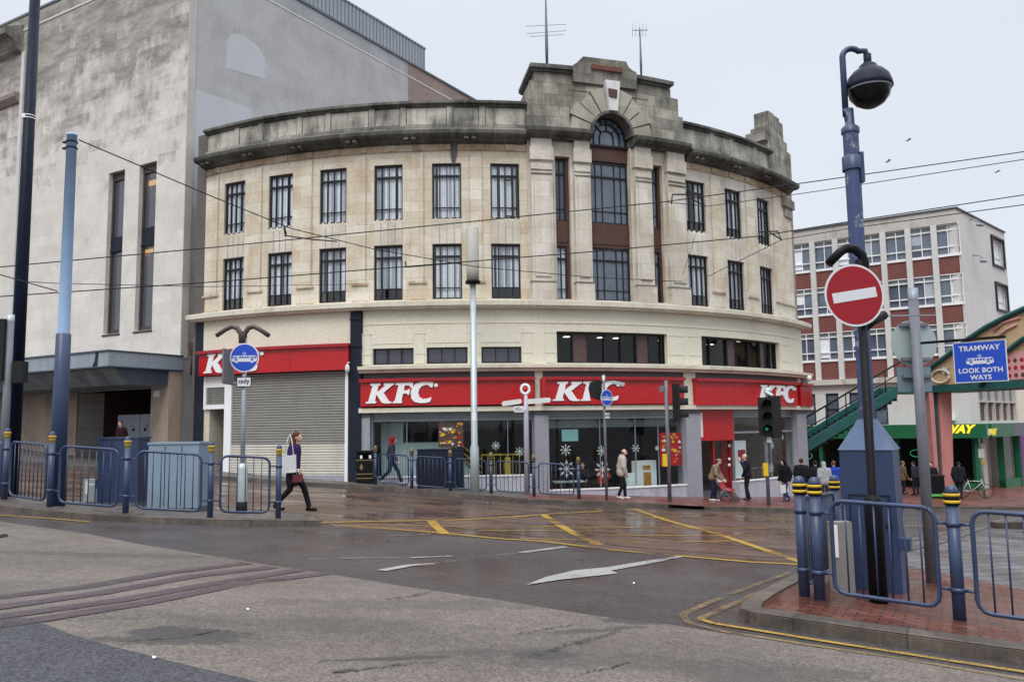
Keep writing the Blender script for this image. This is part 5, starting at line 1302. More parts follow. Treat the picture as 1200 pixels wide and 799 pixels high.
# neighbouring buildings at the right edge
nbz = thing('neighbour_building', 'cream building with a purple shopfront at the far right edge beyond the green corner shop', 'building', tuple(OS.p(SE2 + 4, -3, -2)))
b = MB(); b.fb(OS, SE2 + .02, SE2 + 9, vf, 6.3, -6, .05); b.build('wall', M['cream'], nbz)
b = MB(); b.prism(OS, [(sd + .1, 6.3), (SE2 + 9, 6.3), (SE2 + 9, 7.0), (sd + 2.4, 8.6), (sd + .1, 9.2)], -6.1, -1.2); b.build('gable', M['offwhite'], nbz)
b = MB(); b.fb(OS, SE2 + .02, SE2 + 9, -4.5, vf, -1, .0); b.build('purple_shopfront', M['purple'], nbz)

# ================================================================== FOOTBRIDGE
BO = Vector((ray(1092, 455).x * 41, 41)); BF = Pl(BO, (.29, -.957))
fbz = thing('footbridge', 'dark green footbridge with a painted arched parapet and a stair dropping left', 'footbridge', (BO.x, BO.y, G(BO.x, BO.y)))
vd1, vd0 = BF.pix(1092, 451.5)[1], BF.pix(1092, 460)[1]
b = MB(); b.fb(BF, -.6, 14, vd0, vd1, -2.4, 0); b.build('deck', M['deepgreen'], fbz)
arch = [BF.pix(x, y) for x, y in ((1066, 453), (1087, 434), (1109, 418), (1138, 395.5), (1157.5, 382.7), (1180, 371), (1200, 362), (1230, 352))]
ue_ = arch[-1][0]; arch += [(ue_ + 2, arch[-1][1] + .15), (ue_ + 5, arch[-1][1] - .4)]
b = MB(); b.tube([BF.p(u, v, .05) for u, v in arch], .13, 8); b.build('arch_rib', M['deepgreen'], fbz)
inn = [BF.pix(x, y) for x, y in ((1150, 452), (1181, 412), (1200, 397), (1225, 385))]; b = MB(); b.tube([BF.p(u, v, .08) for u, v in inn], .11, 8); b.build('arch_rib', M['deepgreen'], fbz)
b = MB(); b.prism(BF, [(arch[0][0], vd1)] + arch[:-2] + [(ue_, vd1)], -.06, -.02); b.build('mural_panel', M['mural'], fbz)
b = MB(); u0, v1_ = BF.pix(1181, 413); b.fb(BF, u0 - .2, ue_, vd1 + .02, v1_, -.02, .0); pk = b.build('dotted_panel', M['muralpink'], fbz)
b = MB(); r = random.Random(2); x = u0
while x < ue_:
    z = vd1 + .2
    while z < v1_ - .15:
        q = .1; b.cur = r.randint(0, 1); b.prism(BF, [(x + q * math.cos(PI * k / 4), z + q * math.sin(PI * k / 4)) for k in range(8)], 0, .01); z += .33
    x += .34
b.build_each('dot', [M['reddark'], M['mauve']], pk, 1)
uc_, vc_ = BF.pix(1103, 441); b = MB(); n = 20
b.tube([BF.p(uc_ + .55 * math.cos(2 * PI * k / n), vc_ + .32 * math.sin(2 * PI * k / n), .05) for k in range(n + 1)], .05, 6); b.build('scroll_motif', M['cream'], fbz)
u_, v_ = BF.pix(1108, 434); b = MB(); b.prism(BF, [(u_ + (.34 if k % 2 else .15) * math.cos(PI * k / 5), v_ + (.22 if k % 2 else .1) * math.sin(PI * k / 5)) for k in range(10)], .0, .06); b.build('flower_motif', M['mint'], fbz)
for (x0, y0, x1, y1, x2, y2) in ((1170, 395, 1180, 386, 1192, 380), (1165, 388, 1176, 378, 1196, 372)):
    b = MB(); b.tube([BF.p(*BF.pix(x, y), .03) for x, y in ((x0, y0), (x1, y1), (x2, y2))], .05, 6); b.build('painted_swirl', M['muralpink'], fbz)
# support column
BP = Pl((0, 41), (1, 0))
def bp(x, y): return BP.pix(x, y)
gb = G(bp(1105, 580)[0], 41) - .1
for (xa, xb, ya, xc, xd, mt) in ((1088.5, 1093.5, 461, 1098, 1102, 'pinkpaint'), (1100, 1115, 461, 1106, 1118, 'pinkpaint'), (1093.5, 1100, 461, 1102, 1106, 'deepgreen')):
    b = MB(); A = [(bp(xc, 580)[0], gb), (bp(xd, 580)[0], gb), (bp(xb, ya)[0], vd0), (bp(xa, ya)[0], vd0)]
    b.prism(BP, A, -.9 if mt == 'pinkpaint' else -.7, 0 if mt == 'pinkpaint' else -.2); b.build('support_leg', M[mt], fbz)
# stair
sa, sb = bp(1051, 452), bp(938, 521); th = .55
b = MB(); b.prism(BP, [(sb[0], sb[1] - th), (sa[0], sa[1] - th), (sa[0], sa[1]), (sb[0], sb[1])], -.1, .0); b.prism(BP, [(sb[0], sb[1] - th), (sa[0], sa[1] - th), (sa[0], sa[1]), (sb[0], sb[1])], -2.1, -2.0); b.build('stair_stringer', M['deepgreen'], fbz)
b = MB(); n = 18
for k in range(n):
    t0 = k / n; x = sb[0] + (sa[0] - sb[0]) * t0; z = sb[1] + (sa[1] - sb[1]) * t0 - .25
    b.fb(BP, x, x + (sa[0] - sb[0]) / n + .02, z - .35, z, -1.99, -.11)
b.build('stair_tread', M['blackmatt'], fbz)
b = MB(); b.fb(BP, sa[0], bp(1092, 455)[0] + .3, vd0, vd1 - .0, -2.2, 0); b.build('landing', M['deepgreen'], fbz)
h1, h2 = bp(1060, 421), bp(945, 489)
b = MB(); b.tube([BP.p(*h2, -.05), BP.p(*h1, -.05), BP.p(h1[0] + 1.2, h1[1], -.05)], .05, 6)
m1, m2 = (h1[0], h1[1] - .55), (h2[0], h2[1] - .55); b.tube([BP.p(*m2, -.05), BP.p(*m1, -.05)], .03, 6)
for k in range(6):
    t = k / 5; x = h2[0] + (h1[0] - h2[0]) * t; z = h2[1] + (h1[1] - h2[1]) * t; b.tube([BP.p(x, z, -.05), BP.p(x, z - 1.2, -.05)], .03, 6)
b.build('handrail', M['blackmatt'], fbz)
b = MB(); b.fb(BP, bp(940, 520)[0], bp(948, 520)[0], gb, bp(945, 500)[1], -1.5, -.5); b.build('stair_foot', M['shopgreen'], fbz)

# ================================================================== STREET FURNITURE
def V3(p, z=0): return Vector((p[0], p[1], p[2] + z))
def guardrail(label, bases, off, links, group='blue pedestrian guardrails', H=1.35, bars=10, gold=False, pr=.062):
    S_ = pr / .068
    root = thing('guardrail', label, 'guardrail', tuple(bases[0]), 0, group)
    for q in bases:
        b = MB(); b.lathe(q, [(.0, -.1), (pr, -.1), (pr, H - .20), (.0, H - .20)], 16)
        if not gold: b.lathe(V3(q, H - .07), [(x_ * S_, z_) for x_, z_ in [(.07, 0), (.068, .02), (.055, .05), (.03, .066), (0, .07)]], 16)
        for z in (.27, .93): b.lathe(V3(q, z), [(x_ * S_, z_) for x_, z_ in [(.068, 0), (.078, 0), (.078, .05), (.068, .05)]], 16)
        p_ = b.build('post', M['blue'], root)
        if pr < .055:
            b = MB(); b.lathe(V3(q, H - .2), [(0, 0), (pr, 0), (pr, .13), (0, .13)], 14); b.lathe(V3(q, H - .115), [(pr, 0), (pr * 1.25, 0), (pr * 1.25, .035), (pr, .035)], 14); b.build('gold_band', M['goldband'], p_)
            continue
        b = MB(); b.lathe(V3(q, H - .2), [(x_ * S_, z_) for x_, z_ in [(.0, 0), (.083, 0), (.083, .13), (0, .13)]], 16); b.build('collar', M['black'], p_)
        b = MB()
        b.lathe(V3(q, H - .185), [(x_ * S_, z_) for x_, z_ in [(.083, 0), (.087, 0), (.087, .03), (.083, .03)]], 16); b.lathe(V3(q, H - .115), [(x_ * S_, z_) for x_, z_ in [(.083, 0), (.087, 0), (.087, .03), (.083, .03)]], 16)
        b.build('yellow_band', M['yellow'] if not gold else M['brasscap'], p_)
        if gold:
            b = MB(); b.lathe(V3(q, H - .07), [(x_ * S_, z_) for x_, z_ in [(.07, 0), (.075, .03), (.055, .075), (.02, .1), (0, .1)]], 12); b.build('dome_cap', M['brasscap'], p_)
    for i, j in links:
        a, c = Vector(bases[i]), Vector(bases[j]); L = (c - a).xy.length; d = (c - a) / L
        P = lambda u, z: a + d * u + Vector((0, 0, z))
        u0, u1, z0, z1, r = .17, L - .17, .10, 1.10, .12
        path = []
        for cx, cz, a0 in ((u1 - r, z1 - r, 90), (u1 - r, z0 + r, 0), (u0 + r, z0 + r, -90), (u0 + r, z1 - r, 180)):
            for t in (0, 30, 60, 90): path.append(P(cx + r * math.cos(rad(a0 - t)), cz + r * math.sin(rad(a0 - t))))
        path.append(path[0]); path.append(path[1])
        b = MB(); b.tube(path, .023, 8); n = max(5, int((u1 - u0) / .135))
        for k in range(1, n): b.tube([P(u0 + (u1 - u0) * k / n, z0), P(u0 + (u1 - u0) * k / n, z1)], .0095, 6)
        for z in (.295, .955):
            b.tube([P(.07, z), P(u0, z)], .016, 6); b.tube([P(u1, z), P(L - .07, z)], .016, 6)
        b.build('railing_panel', M['blue'], root)
    return root
M['goldband'] = paint('goldband', (.42, .27, .04), .45, .15, 4)
M['brasscap'] = paint('brasscap', (.20, .15, .06), .5, .2, 5)
def g3(x, y, off): q = gnd(x, y, off); return Vector((q.x, q.y, q.z))
# left island
guardrail('blue guardrail along the left island kerb in front of the two cabinets', [g3(x, y, .1) for x, y in ((-80, 571), (5, 585), (58, 594), (147, 601), (246, 606), (326, 607))], .1, [(0, 1), (1, 2), (2, 3), (3, 4), (4, 5)], pr=.052)
guardrail('blue guardrail with brass capped posts along the restaurant kerb', [g3(x, y, .11) for x, y in ((440, 567.5), (482.6, 572), (527.7, 575), (575.7, 578), (625.8, 581), (678.5, 584))], .11, [(0, 1), (1, 2), (2, 3), (3, 4), (4, 5)], gold=True, pr=.058)
pA, pB = g3(961, 702, .12), g3(1125, 726, .12); pC = pB + (pB - pA) * 1.0; pC.z = G(pC.x, pC.y) + .12
guardrail('blue guardrail crossing the near brick island in front of the lamp mast', [pA, pB, pC], .12, [(0, 1), (1, 2)])
p1, p3 = g3(943, 698, .12), g3(983, 668, .12)
guardrail('short blue guardrail running back from the island kerb left of the lamp mast', [p1, p3], .12, [(0, 1)])

def sign_disc(par, R, col='signblue', name='sign_face', rim='signwhite', n=40):
    b = MB(); b.prism(LOC, [(R * math.cos(2 * PI * k / n), R * math.sin(2 * PI * k / n)) for k in range(n)], 0, .006)
    s_ = b.build(name, M[rim], par, org=LC)
    b = MB(); b.prism(LOC, [((R - .025) * math.cos(2 * PI * k / n), (R - .025) * math.sin(2 * PI * k / n)) for k in range(n)], .006, .009)
    f = b.build('sign_colour', M[col], s_, org=LC)
    return s_
def tram_icon(par, cx, cz, W, w_):
    """side view of a tram: body with cut windows, doors, pantograph"""
    h = W * .24; b = MB(); c = MB()
    b.prism(LOC, [(cx - W / 2, cz - h * .3), (cx - W / 2 + .02 * W, cz + h * .35), (cx - W / 2 + .07 * W, cz + h / 2), (cx + W / 2 - .07 * W, cz + h / 2), (cx + W / 2 - .02 * W, cz + h * .35), (cx + W / 2, cz - h * .3), (cx + W * .44, cz - h * .5), (cx - W * .44, cz - h * .5)], w_, w_ + .002)
    for x in (-.3, 0.3): b.prism(LOC, [(cx + W * (x - .06), cz - h * .5), (cx + W * (x + .06), cz - h * .5), (cx + W * (x + .04), cz - h * .68), (cx + W * (x - .04), cz - h * .68)], w_, w_ + .002)
    s_ = W * .055; zz = cz + h / 2
    for sg in (1, -1):
        b.prism(LOC, [(cx + sg * s_ * 1.4, zz + s_ * 1.3), (cx, zz + s_ * 2.6), (cx, zz + s_ * 2.1), (cx + sg * s_ * .9, zz + s_ * 1.3), (cx, zz + s_ * .5), (cx, zz)], w_, w_ + .002)
    for x0, x1, z0, z1 in ((-.47, -.40, .05, .36), (-.37, -.33, -.34, .36), (-.31, -.27, -.34, .36), (-.20, -.12, .08, .36), (-.10, -.02, .08, .36), (0.01, .09, .08, .36), (.11, .19, .08, .36), (.25, .29, -.34, .36), (.31, .35, -.34, .36), (.38, .46, .05, .36)):
        c.prism(LOC, [(cx + W * x0, cz + h * z0), (cx + W * x1, cz + h * z0), (cx + W * x1, cz + h * z1), (cx + W * x0, cz + h * z1)], w_ + .002, w_ + .004)
    b.build('tram_symbol', M['signwhite'], par, org=LC); c.build('tram_symbol_windows', M['signblue'], par, org=LC)
def empty_child(name, par, loc, rz=0, rx=0, ry=0):
    o = bpy.data.objects.new(name, None); COL.objects.link(o); o.parent = par; o.location = loc; o.rotation_euler = (rx, ry, rz); return o
def place_child(o, loc, rz=0, ry=0, rx=0):
    o.location = loc; o.rotation_euler = (rx, ry, rz)
def zabove(base, x, y): return zat(x, y, base.y) - base.z

# --- lamp mast with its big blue base cabinet
q = gnd(1022, 693.5, .12); mx, my = q.x + .22, q.y + .36; BRZ = -.55
LM = thing('lamp_mast', 'tall chipped blue lamp mast rising from a pyramid topped blue base cabinet', 'lamp post', (mx, my, q.z))
zb = q.z; hS = zat(1018, 526, my - .30) - zb; hP = zat(1015, 491, my) - zb
def ring4(w0, z0, w1, z1, b, cx=mx, cy=my, rz=BRZ):
    def c(w_, z): return [Vector((cx, cy, zb + z)) + Matrix.Rotation(rz, 3, 'Z') @ Vector((sx * w_, sy * w_, 0)) for sx, sy in ((-1, -1), (1, -1), (1, 1), (-1, 1))]
    A, B_ = c(w0, z0), c(w1, z1)
    for k in range(4): b.face([A[k], A[(k + 1) % 4], B_[(k + 1) % 4], B_[k]])
b = MB(); ring4(.335, -.1, .305, hS, b); b.build('base_cabinet', M['cabblue'], LM)
b = MB(); ring4(.315, hS, .10, hP, b); ring4(.325, hS - .012, .315, hS, b); b.build('pyramid_roof', M['skyb'] if 'skyb' in M else paint('cabtop', (.060, .098, .185), .4, .15, 4), LM)
_d = Vector((math.cos(BRZ), math.sin(BRZ))); _n = Vector((_d.y, -_d.x)); _o = Vector((mx, my)) + _n * .323 - _d * .32; FD = Pl(_o, _d)
b = MB()
for (u0, u1, v0, v1) in ((.10, .115, .15, 1.15), (.55, .565, .15, 1.15), (.115, .55, 1.135, 1.15), (.115, .55, .15, .165)): b.fb(FD, u0, u1, zb + v0, zb + v1, -.03, .006)
b.fb(FD, .5, .58, zb + .75, zb + .8, -.03, .015); b.build('access_door', M['navy'], LM)
b = MB(); b.fb(FD, .63, .76, zb + .5, zb + .64, -.2, .02); b.build('junction_box', M['cabblue'], LM)
zt0 = zat(994, 155, my); b = MB(); b.lathe((mx, my, 0), [(.105, zb + hP - .05), (.10, zb + hP + .5), (.105, zt0 - .5), (.105, zt0)], 8); b.build('pole', M['bluechip'], LM)
z1, z2 = zat(993, 128, my), zat(988, 75, my)
b = MB(); b.lathe((mx, my, 0), [(.135, zt0 - .52), (.135, zt0 - .35), (.105, zt0 - .32)], 8); b.lathe((mx, my, 0), [(.115, zt0 - .02), (.115, zt0 + .05), (.06, zt0 + .1), (.055, z1)], 12)
b.box((mx + .09, my - .05, zt0 - .5), (.05, .1, .4)); b.build_each('pole_head', M['blue'], LM)
lp = pt(1016.5, 74, my); xo = pt(988.5, 90, my).x
arm = [Vector((xo, my, z1 - .1)), Vector((xo, my, zat(989, 80, my)))]
for t in range(0, 181, 20): arm.append(Vector((xo + .125 - .125 * math.cos(rad(t * .75)), my, zat(989, 68, my) + .125 * math.sin(rad(t * .75)))))
arm.append(Vector((lp.x - .02, my, zat(1013, 60, my)))); arm.append(Vector((lp.x, my, zat(1014, 68, my))))
b = MB(); b.tube(arm, .04, 10); b.tube([(mx, my, zt0 + .05), (xo, my, z1)], .045, 10); b.build('arm', M['blue'], LM)
lc = pt(1018.5, 101, my); b = MB(); b.tube([(lc.x, my, lc.z + .27), (lc.x, my, zat(1014, 64, my))], .05, 10)
b.lathe((lc.x, my, lc.z), [(.285, -.04), (.30, -.03), (.29, .02), (.26, .12), (.19, .2), (.12, .245), (.11, .28), (.06, .32), (0, .33)], 24); b.build('lamp_hood', M['navy'], LM)
b = MB(); b.lathe((lc.x, my, lc.z - .03), [(.275, 0), (.25, -.12), (.18, -.21), (.09, -.26), (0, -.275)], 24); gl = b.build('lamp_bowl', paint('bowl', (.006, .006, .007), .2, .2, 3, spec=.3), LM)
b = MB(); b.lathe((lc.x, my, lc.z - .03), [(.281, .0), (.277, -.03), (.275, -.035), (.276, .0)], 24); b.build('bowl_rim', M['steel'], gl)
# --- no entry sign on black post
q = gnd(1030, 705.5, .12)
NE = thing('no_entry_sign', 'round red no entry sign with white bar on a black post before the lamp mast', 'road sign', tuple(q))
zt_ = zat(1012, 305, q.y)
b = MB(); b.lathe(q, [(.0, -.1), (.10, -.1), (.10, 1.10), (.088, 1.15), (.06, 1.17), (.050, 1.19), (.052, zt_ - q.z), (0, zt_ - q.z)], 14); b.build('post', M['black'], NE)
px_ = q.x
def hook(pts_, r): b = MB(); b.tube([pt(x, y, q.y + dy) for x, y, dy in pts_], r, 10); return b
hook([(1013, 330, 0), (1013, 309, 0), (1010, 299, 0), (1002, 292, 0), (992, 291, 0), (985, 295, 0), (971, 309, 0)], [.055, .055, .055, .055, .055, .053, .05]).build('curved_arm', M['black'], NE)
hook([(1012, 388, .1), (1022, 377, .2), (1036, 369, .3)], [.03, .05, .055]).build('curved_arm', M['black'], NE)
b = MB(); b.fb(Pl((q.x, q.y + .3), (1, 0)), .18, 1.0, zat(1040, 367, q.y), zat(1040, 365.5, q.y), -.02, .02); b.build('cross_arm', M['steel'], NE)
sc_ = pt(1001, 346, q.y - .09); sg = sign_disc(NE, .362, 'signred'); place_child(sg, sc_ - q, rz=rad(7), ry=rad(-9))
b = MB(); b.prism(LOC, [(-.27, -.058), (.27, -.058), (.27, .058), (-.27, .058)], .009, .012); b.build('white_bar', M['signwhite'], sg, org=LC)
# --- small concrete marker post
q = gnd(991, 694, .12); MP = thing('marker_post', 'low weathered concrete marker with a white strip beside the blue cabinet', 'marker post', tuple(q))
b = MB(); b.box((q.x, q.y + .08, q.z + .40), (.24, .16, .84)); b.build('block', ashlar('marker', (.22, .21, .16), (.36, .34, .29), (.2, .2, .2), 5, 5, stain=(.10, .12, .06), sthr=(.45, .6), kind='Object'), MP)
b = MB(); b.box((q.x - .085, q.y - .006, q.z + .60), (.05, .01, .38)); b.build('white_strip', M['white'], MP)
# --- grey pole with sign backs and the blue tramway board
q = gnd(1092, 683, .12); TP = thing('tramway_sign_post', 'grey pole holding grey sign backs and a blue tramway warning board', 'road sign', tuple(q))
zt_ = zat(1069, 338, q.y)
b = MB(); b.lathe(q, [(.0, -.1), (.07, -.1), (.065, zt_ - q.z - .15), (0, zt_ - q.z - .15)], 14); b.build('pole', M['polegrey'], TP)
b = MB(); b.lathe(q, [(.067, zt_ - q.z - .16), (.067, zt_ - q.z), (0, zt_ - q.z)], 14); b.build('pole_cap', M['steel'], TP)
c_ = pt(1071, 402, q.y + .12); b = MB(); F_ = Pl((c_.x, c_.y), (1, .05))
b.prism(F_, [(.325 * math.cos(2 * PI * k / 36), c_.z + .325 * math.sin(2 * PI * k / 36)) for k in range(36)], -.006, 0); sb_ = b.build('round_sign_back', paint('signback', (.36, .43, .42), .4, .06, 3, .3), TP)
b = MB()
for y in (381, 421): z = zat(1071, y, c_.y); b.fb(F_, -.2, .2, z - .022, z + .022, .0, .05)
b.build('bracket', M['polegrey'], sb_)
u0, u1 = pt(1051, 440, c_.y).x - c_.x, pt(1092, 440, c_.y).x - c_.x
b = MB(); b.fb(F_, u0, u1, zat(1072, 459, c_.y), zat(1072, 430, c_.y), -.01, -.004); sb2 = b.build('square_sign_back', paint('signback2', (.17, .23, .27), .4, .06, 3, .3), TP)
b = MB(); z = zat(1071, 441, c_.y); b.fb(F_, -.2, .2, z - .02, z + .02, 0, .05); b.build('bracket', M['polegrey'], sb2)
pl0, pr0 = pt(1116, 401, 10.32), pt(1178.5, 396, 9.9)
F_ = Pl((pl0.x, pl0.y), (pr0.x - pl0.x, pr0.y - pl0.y)); L = (pr0 - pl0).xy.length; zc0 = pt(1116, 402, 10.32).z; zl = pt(1118, 449, 10.32).z; Hh = zc0 - zl
b = MB(); jn = F_.pix(1079, 401)[0]; b.fb(F_, jn, L, zc0 + .015, zc0 + .045, -.02, .02); b.build('bracket_arm', M['black'], TP)
b = MB(); b.fb(F_, 0, L, zl, zc0, -.006, .003); tb2 = b.build('tramway_board', M['signwhite'], TP)
b = MB(); b.fb(F_, .012, L - .012, zl + .012, zc0 - .012, .003, .006); b.build('board_colour', M['signblue'], tb2)
b = MB()
add_text(b, F_, 'TRAMWAY', L / 2, zc0 - Hh * .225, Hh * .175, .008, bold=.0022, space=1.06); add_text(b, F_, 'LOOK BOTH', L / 2, zl + Hh * .235, Hh * .165, .008, bold=.0022, space=1.04); add_text(b, F_, 'WAYS', L / 2, zl + Hh * .065, Hh * .165, .008, bold=.0022, space=1.04)
b.build('lettering', M['signwhite'], tb2)
ic = empty_child('tram_picture', tb2, Vector((pl0.x, pl0.y, 0)) - Vector(TP.location) + Vector((F_.n.x * .006, F_.n.y * .006, 0)), rz=math.atan2(F_.d.y, F_.d.x))
tram_icon(ic, L / 2, zl + Hh * .52, L * .52, 0)

# --- left island things
def tram_post(base, label, disc_px, R, plate=None, yaw=0, hooks=True, top=None, sleeve=True, grp=None, squash=1):
    root = thing('tram_sign_post', label, 'road sign', tuple(base), 0, grp)
    zt_ = zabove(base, *top)
    b = MB(); b.lathe(base, [(0, -.05), (.045, -.05), (.045, zt_), (0, zt_)], 12); b.build('pole', M['steel'] if sleeve else M['polegrey'], root)
    dc = pt(*disc_px, base.y - .08); sg = sign_disc(root, R); place_child(sg, dc - base, rz=yaw); tram_icon(sg, 0, -.02, R * 1.75, .009)
    if plate:
        pc = pt(*plate[:2], base.y - .07); W, H_ = plate[2], plate[3]
        pn = MB(); pn.prism(LOC, [(-W / 2, -H_ / 2), (W / 2, -H_ / 2), (W / 2, H_ / 2), (-W / 2, H_ / 2)], 0, .005); po = pn.build('only_plate', M['black'], root, org=LC); place_child(po, pc - base, rz=yaw)
        pn = MB(); pn.prism(LOC, [(-W / 2 + .015, -H_ / 2 + .015), (W / 2 - .015, -H_ / 2 + .015), (W / 2 - .015, H_ / 2 - .015), (-W / 2 + .015, H_ / 2 - .015)], .005, .007); pn.build('plate_face', M['signwhite'], po, org=LC)
        pn = MB(); add_text(pn, LOC, 'only', 0, -H_ * .13, H_ * .62, .009, bold=.003); pn.build('lettering', M['black'], po, org=LC)
    return root
base = g3(283, 601, .1)
TS = tram_post(base, 'blue round tram only sign under two curved black arms on the left island', (286.5, 419), .285, (286, 447.5, .29, .20), rad(0), top=(282, 396))
b = MB(); b.lathe(base, [(.1, .22), (.1, .85), (.07, .93), (.045, .95)], 14); b.build('sleeve', M['galv'], TS)
b = MB(); b.lathe(base, [(.105, 0), (.105, .22), (.1, .22)], 14); b.build('black_foot', M['black'], TS)
for sgn in (-1, 1):
    P = [(284.5 + sgn * 1.5, 402), (284.5 + sgn * 2, 391), (284.5 + sgn * 7, 384), (284.5 + sgn * 13, 382.5), (284.5 + sgn * 20, 386), (284.5 + sgn * 31, 393.5)]
    b = MB(); b.tube([pt(x, y, base.y) for x, y in P], [.055, .055, .052, .05, .045, .045], 8); b.build('curved_arm', M['mauve'], TS)
b = MB(); c_ = pt(267.5, 430, base.y); b.box((c_.x, c_.y, c_.z), (.03, .6, .68), .0); b.build('edge_on_sign', M['polegrey'], TS)
c_ = pt(276, 449, base.y); b = MB(); b.tube([c_ + Vector((-.12, 0, 0)), c_ + Vector((.13, 0, 0))], .02, 6); b.build('bracket', M['steel'], TS)

def cabinet(name, label, x0, x1, yt, yb, off, mt, depth, split=None, ribs=0, slope=0, top=None):
    base = g3((x0 + x1) / 2, yb, off); r_ = thing(name, label, 'cabinet', tuple(base))
    F_ = Pl((base.x, base.y), (1, 0)); u0, u1 = pt(x0, yb, base.y).x - base.x, pt(x1, yb, base.y).x - base.x; H_ = zabove(base, (x0 + x1) / 2, yt)
    b = MB(); b.fb(F_, u0, u1, base.z - .05, base.z + H_ - .04, -depth, 0); b.build('body', M[mt], r_)
    b = MB(); b.fb(F_, u0 - .02, u1 + .02, base.z + H_ - .04, base.z + H_, -depth - .02, .02); b.build('lid', M[top or mt], r_)
    n = ribs
    b = MB()
    for k in range(1, n): u = u0 + (u1 - u0) * k / n; b.fb(F_, u - .006, u + .006, base.z + .08, base.z + H_ - .08, 0, .005)
    if n: b.build('door_seam', M['navy'], r_)
    b = MB(); b.fb(F_, u0 - .01, u1 + .01, base.z - .05, base.z + .05, -depth - .01, .01); b.build_each('plinth', M['slate'], r_, 1)
    return r_, F_, u0, u1, base, H_
cabinet('equipment_cabinet', 'plain dark blue equipment cabinet behind the left guardrail', 113, 160, 512, 592, .1, 'cabblue', .5, ribs=3)
r_, F_, u0, u1, base, H_ = cabinet('equipment_cabinet', 'pale grey blue equipment cabinet behind the left guardrail', 172, 231, 518, 598, .1, 'cabgrey', .5, ribs=3)
base = g3(107, 589, .1); r_ = thing('junction_box', 'small steel junction box with white notice at the foot of the dark blue cabinet', 'box', tuple(base))
b = MB(); b.box(base + Vector((0, 0, .25)), (.24, .16, .42)); b.build('box', M['galv'], r_); b = MB(); b.box(base + Vector((.2, -.03, .14)), (.16, .14, .28)); b.build('side_box', paint('conc2', (.3, .3, .28), .7), r_)
b = MB(); b.box(base + Vector((-.06, -.083, .3)), (.04, .006, .24)); b.box(base + Vector((.04, -.083, .36)), (.1, .006, .03)); b.build('notice', M['white'], r_)
# tall black mast, blue overhead-line mast, grey signal pole
base = g3(13, 579, .1); r_ = thing('black_mast', 'very tall black mast with a white band rising out of view at far left', 'mast', tuple(base))
b = MB(); b.lathe(base, [(0, -.1), (.135, -.1), (.125, 5), (.10, 11.5), (0, 11.5)], 18); b.build('shaft', paint('blackblue', (.006, .009, .022), .4, .2, 2, spec=.12), r_)
z = zabove(base, 34, 139); b = MB(); b.lathe(base, [(.118, z - .02), (.122, z - .02), (.122, z), (.118, z)], 18); b.lathe(base, [(.118, z + .04), (.122, z + .04), (.122, z + .06), (.118, z + .06)], 18); b.box(base + Vector((-.05, -.12, z + .02)), (.07, .02, .09)); b.build('white_band', M['white'], r_)
base = g3(66, 592, .1); MS = thing('overhead_line_mast', 'pale blue overhead wire mast with darker blue lower half on the left island', 'mast', tuple(base))
zj = zabove(base, 71, 392); ztp = zabove(base, 83, 157)
b = MB(); b.lathe(base, [(0, -.1), (.145, -.1), (.13, zj), (.095, zj + .03)], 20); b.build('lower_shaft', M['blue'], MS)
b = MB(); b.lathe(base, [(.108, zj), (.09, ztp - .05), (.097, ztp - .05), (.097, ztp), (0, ztp)], 20); b.build('upper_shaft', M['skyblue'], MS)
b = MB()
for dz in (.18, .30): b.lathe(base + Vector((0, 0, ztp - dz)), [(.095, 0), (.11, 0), (.11, .025), (.095, .025)], 16); b.box(base + Vector((-.13, 0, ztp - dz + .01)), (.08, .05, .03))
b.build('wire_clamp', M['black'], MS)
base = g3(2, 583, .1); GP = thing('signal_post', 'grey signal post with pale cap and dark signal backs at the left edge', 'traffic light', tuple(base))
zt_ = zabove(base, 14, 369); b = MB(); b.lathe(base, [(0, -.1), (.07, -.1), (.07, zt_ - .12), (0, zt_ - .12)], 12); b.build('post', M['polegrey'], GP)
b = MB(); b.lathe(base, [(.072, zt_ - .13), (.072, zt_), (0, zt_)], 12); b.build('pole_cap', M['galv'], GP)
b = MB(); c_ = pt(-2, 410, base.y); b.box(c_, (.36, .28, 1.2)); b.build('signal_head', M['blackmatt'], GP)
b = MB(); c_ = pt(23, 436, base.y + .1); b.box(c_, (.22, .2, .42)); b.tube([c_, c_ + Vector((-.3, -.05, 0))], .03, 6); b.build('signal_head', M['blackmatt'], GP)

# --- restaurant-side things
base = g3(556.5, 577.5, .11); AP = thing('antenna_mast', 'slim grey mast with a white cylinder antenna in front of the upper windows', 'mast', tuple(base))
z1 = zabove(base, 555, 333); zt_ = zabove(base, 554, 266); zb_ = zabove(base, 556, 521)
b = MB(); b.lathe(base, [(0, -.1), (.155, -.1), (.15, zb_ - .1), (.11, zb_), (.10, z1), (0, z1)], 16); b.build('pole', M['galv'], AP)
b = MB(); b.lathe(base, [(.10, z1), (.26, z1 + .02), (.26, z1 + .1), (.24, z1 + .12)], 18); b.build('antenna_base', M['black'], AP)
b = MB(); b.lathe(base, [(0, z1 + .1), (.215, z1 + .1), (.215, z1 + .5), (.215, zt_ - .04), (.17, zt_), (0, zt_)], 20); b.build('antenna', M['creamedge'] if False else paint('antwhite', (.40, .375, .33), .5, .04, 1), AP)
b = MB(); b.box(base + Vector((0, -.108, zabove(base, 556, 488))), (.13, .01, .26)); b.build('sticker', M['white'], AP)
base = g3(618, 579, .11); FP = thing('fingerpost', 'white finger signpost with a ring top in front of the red fascia', 'signpost', tuple(base))
zt_ = zabove(base, 616, 463); b = MB(); b.lathe(base, [(0, -.1), (.10, -.1), (.085, zt_ - .6), (.06, zt_), (0, zt_)], 12); b.build('post', paint('postwhite', (.45, .45, .50), .45, .06, 2), FP)
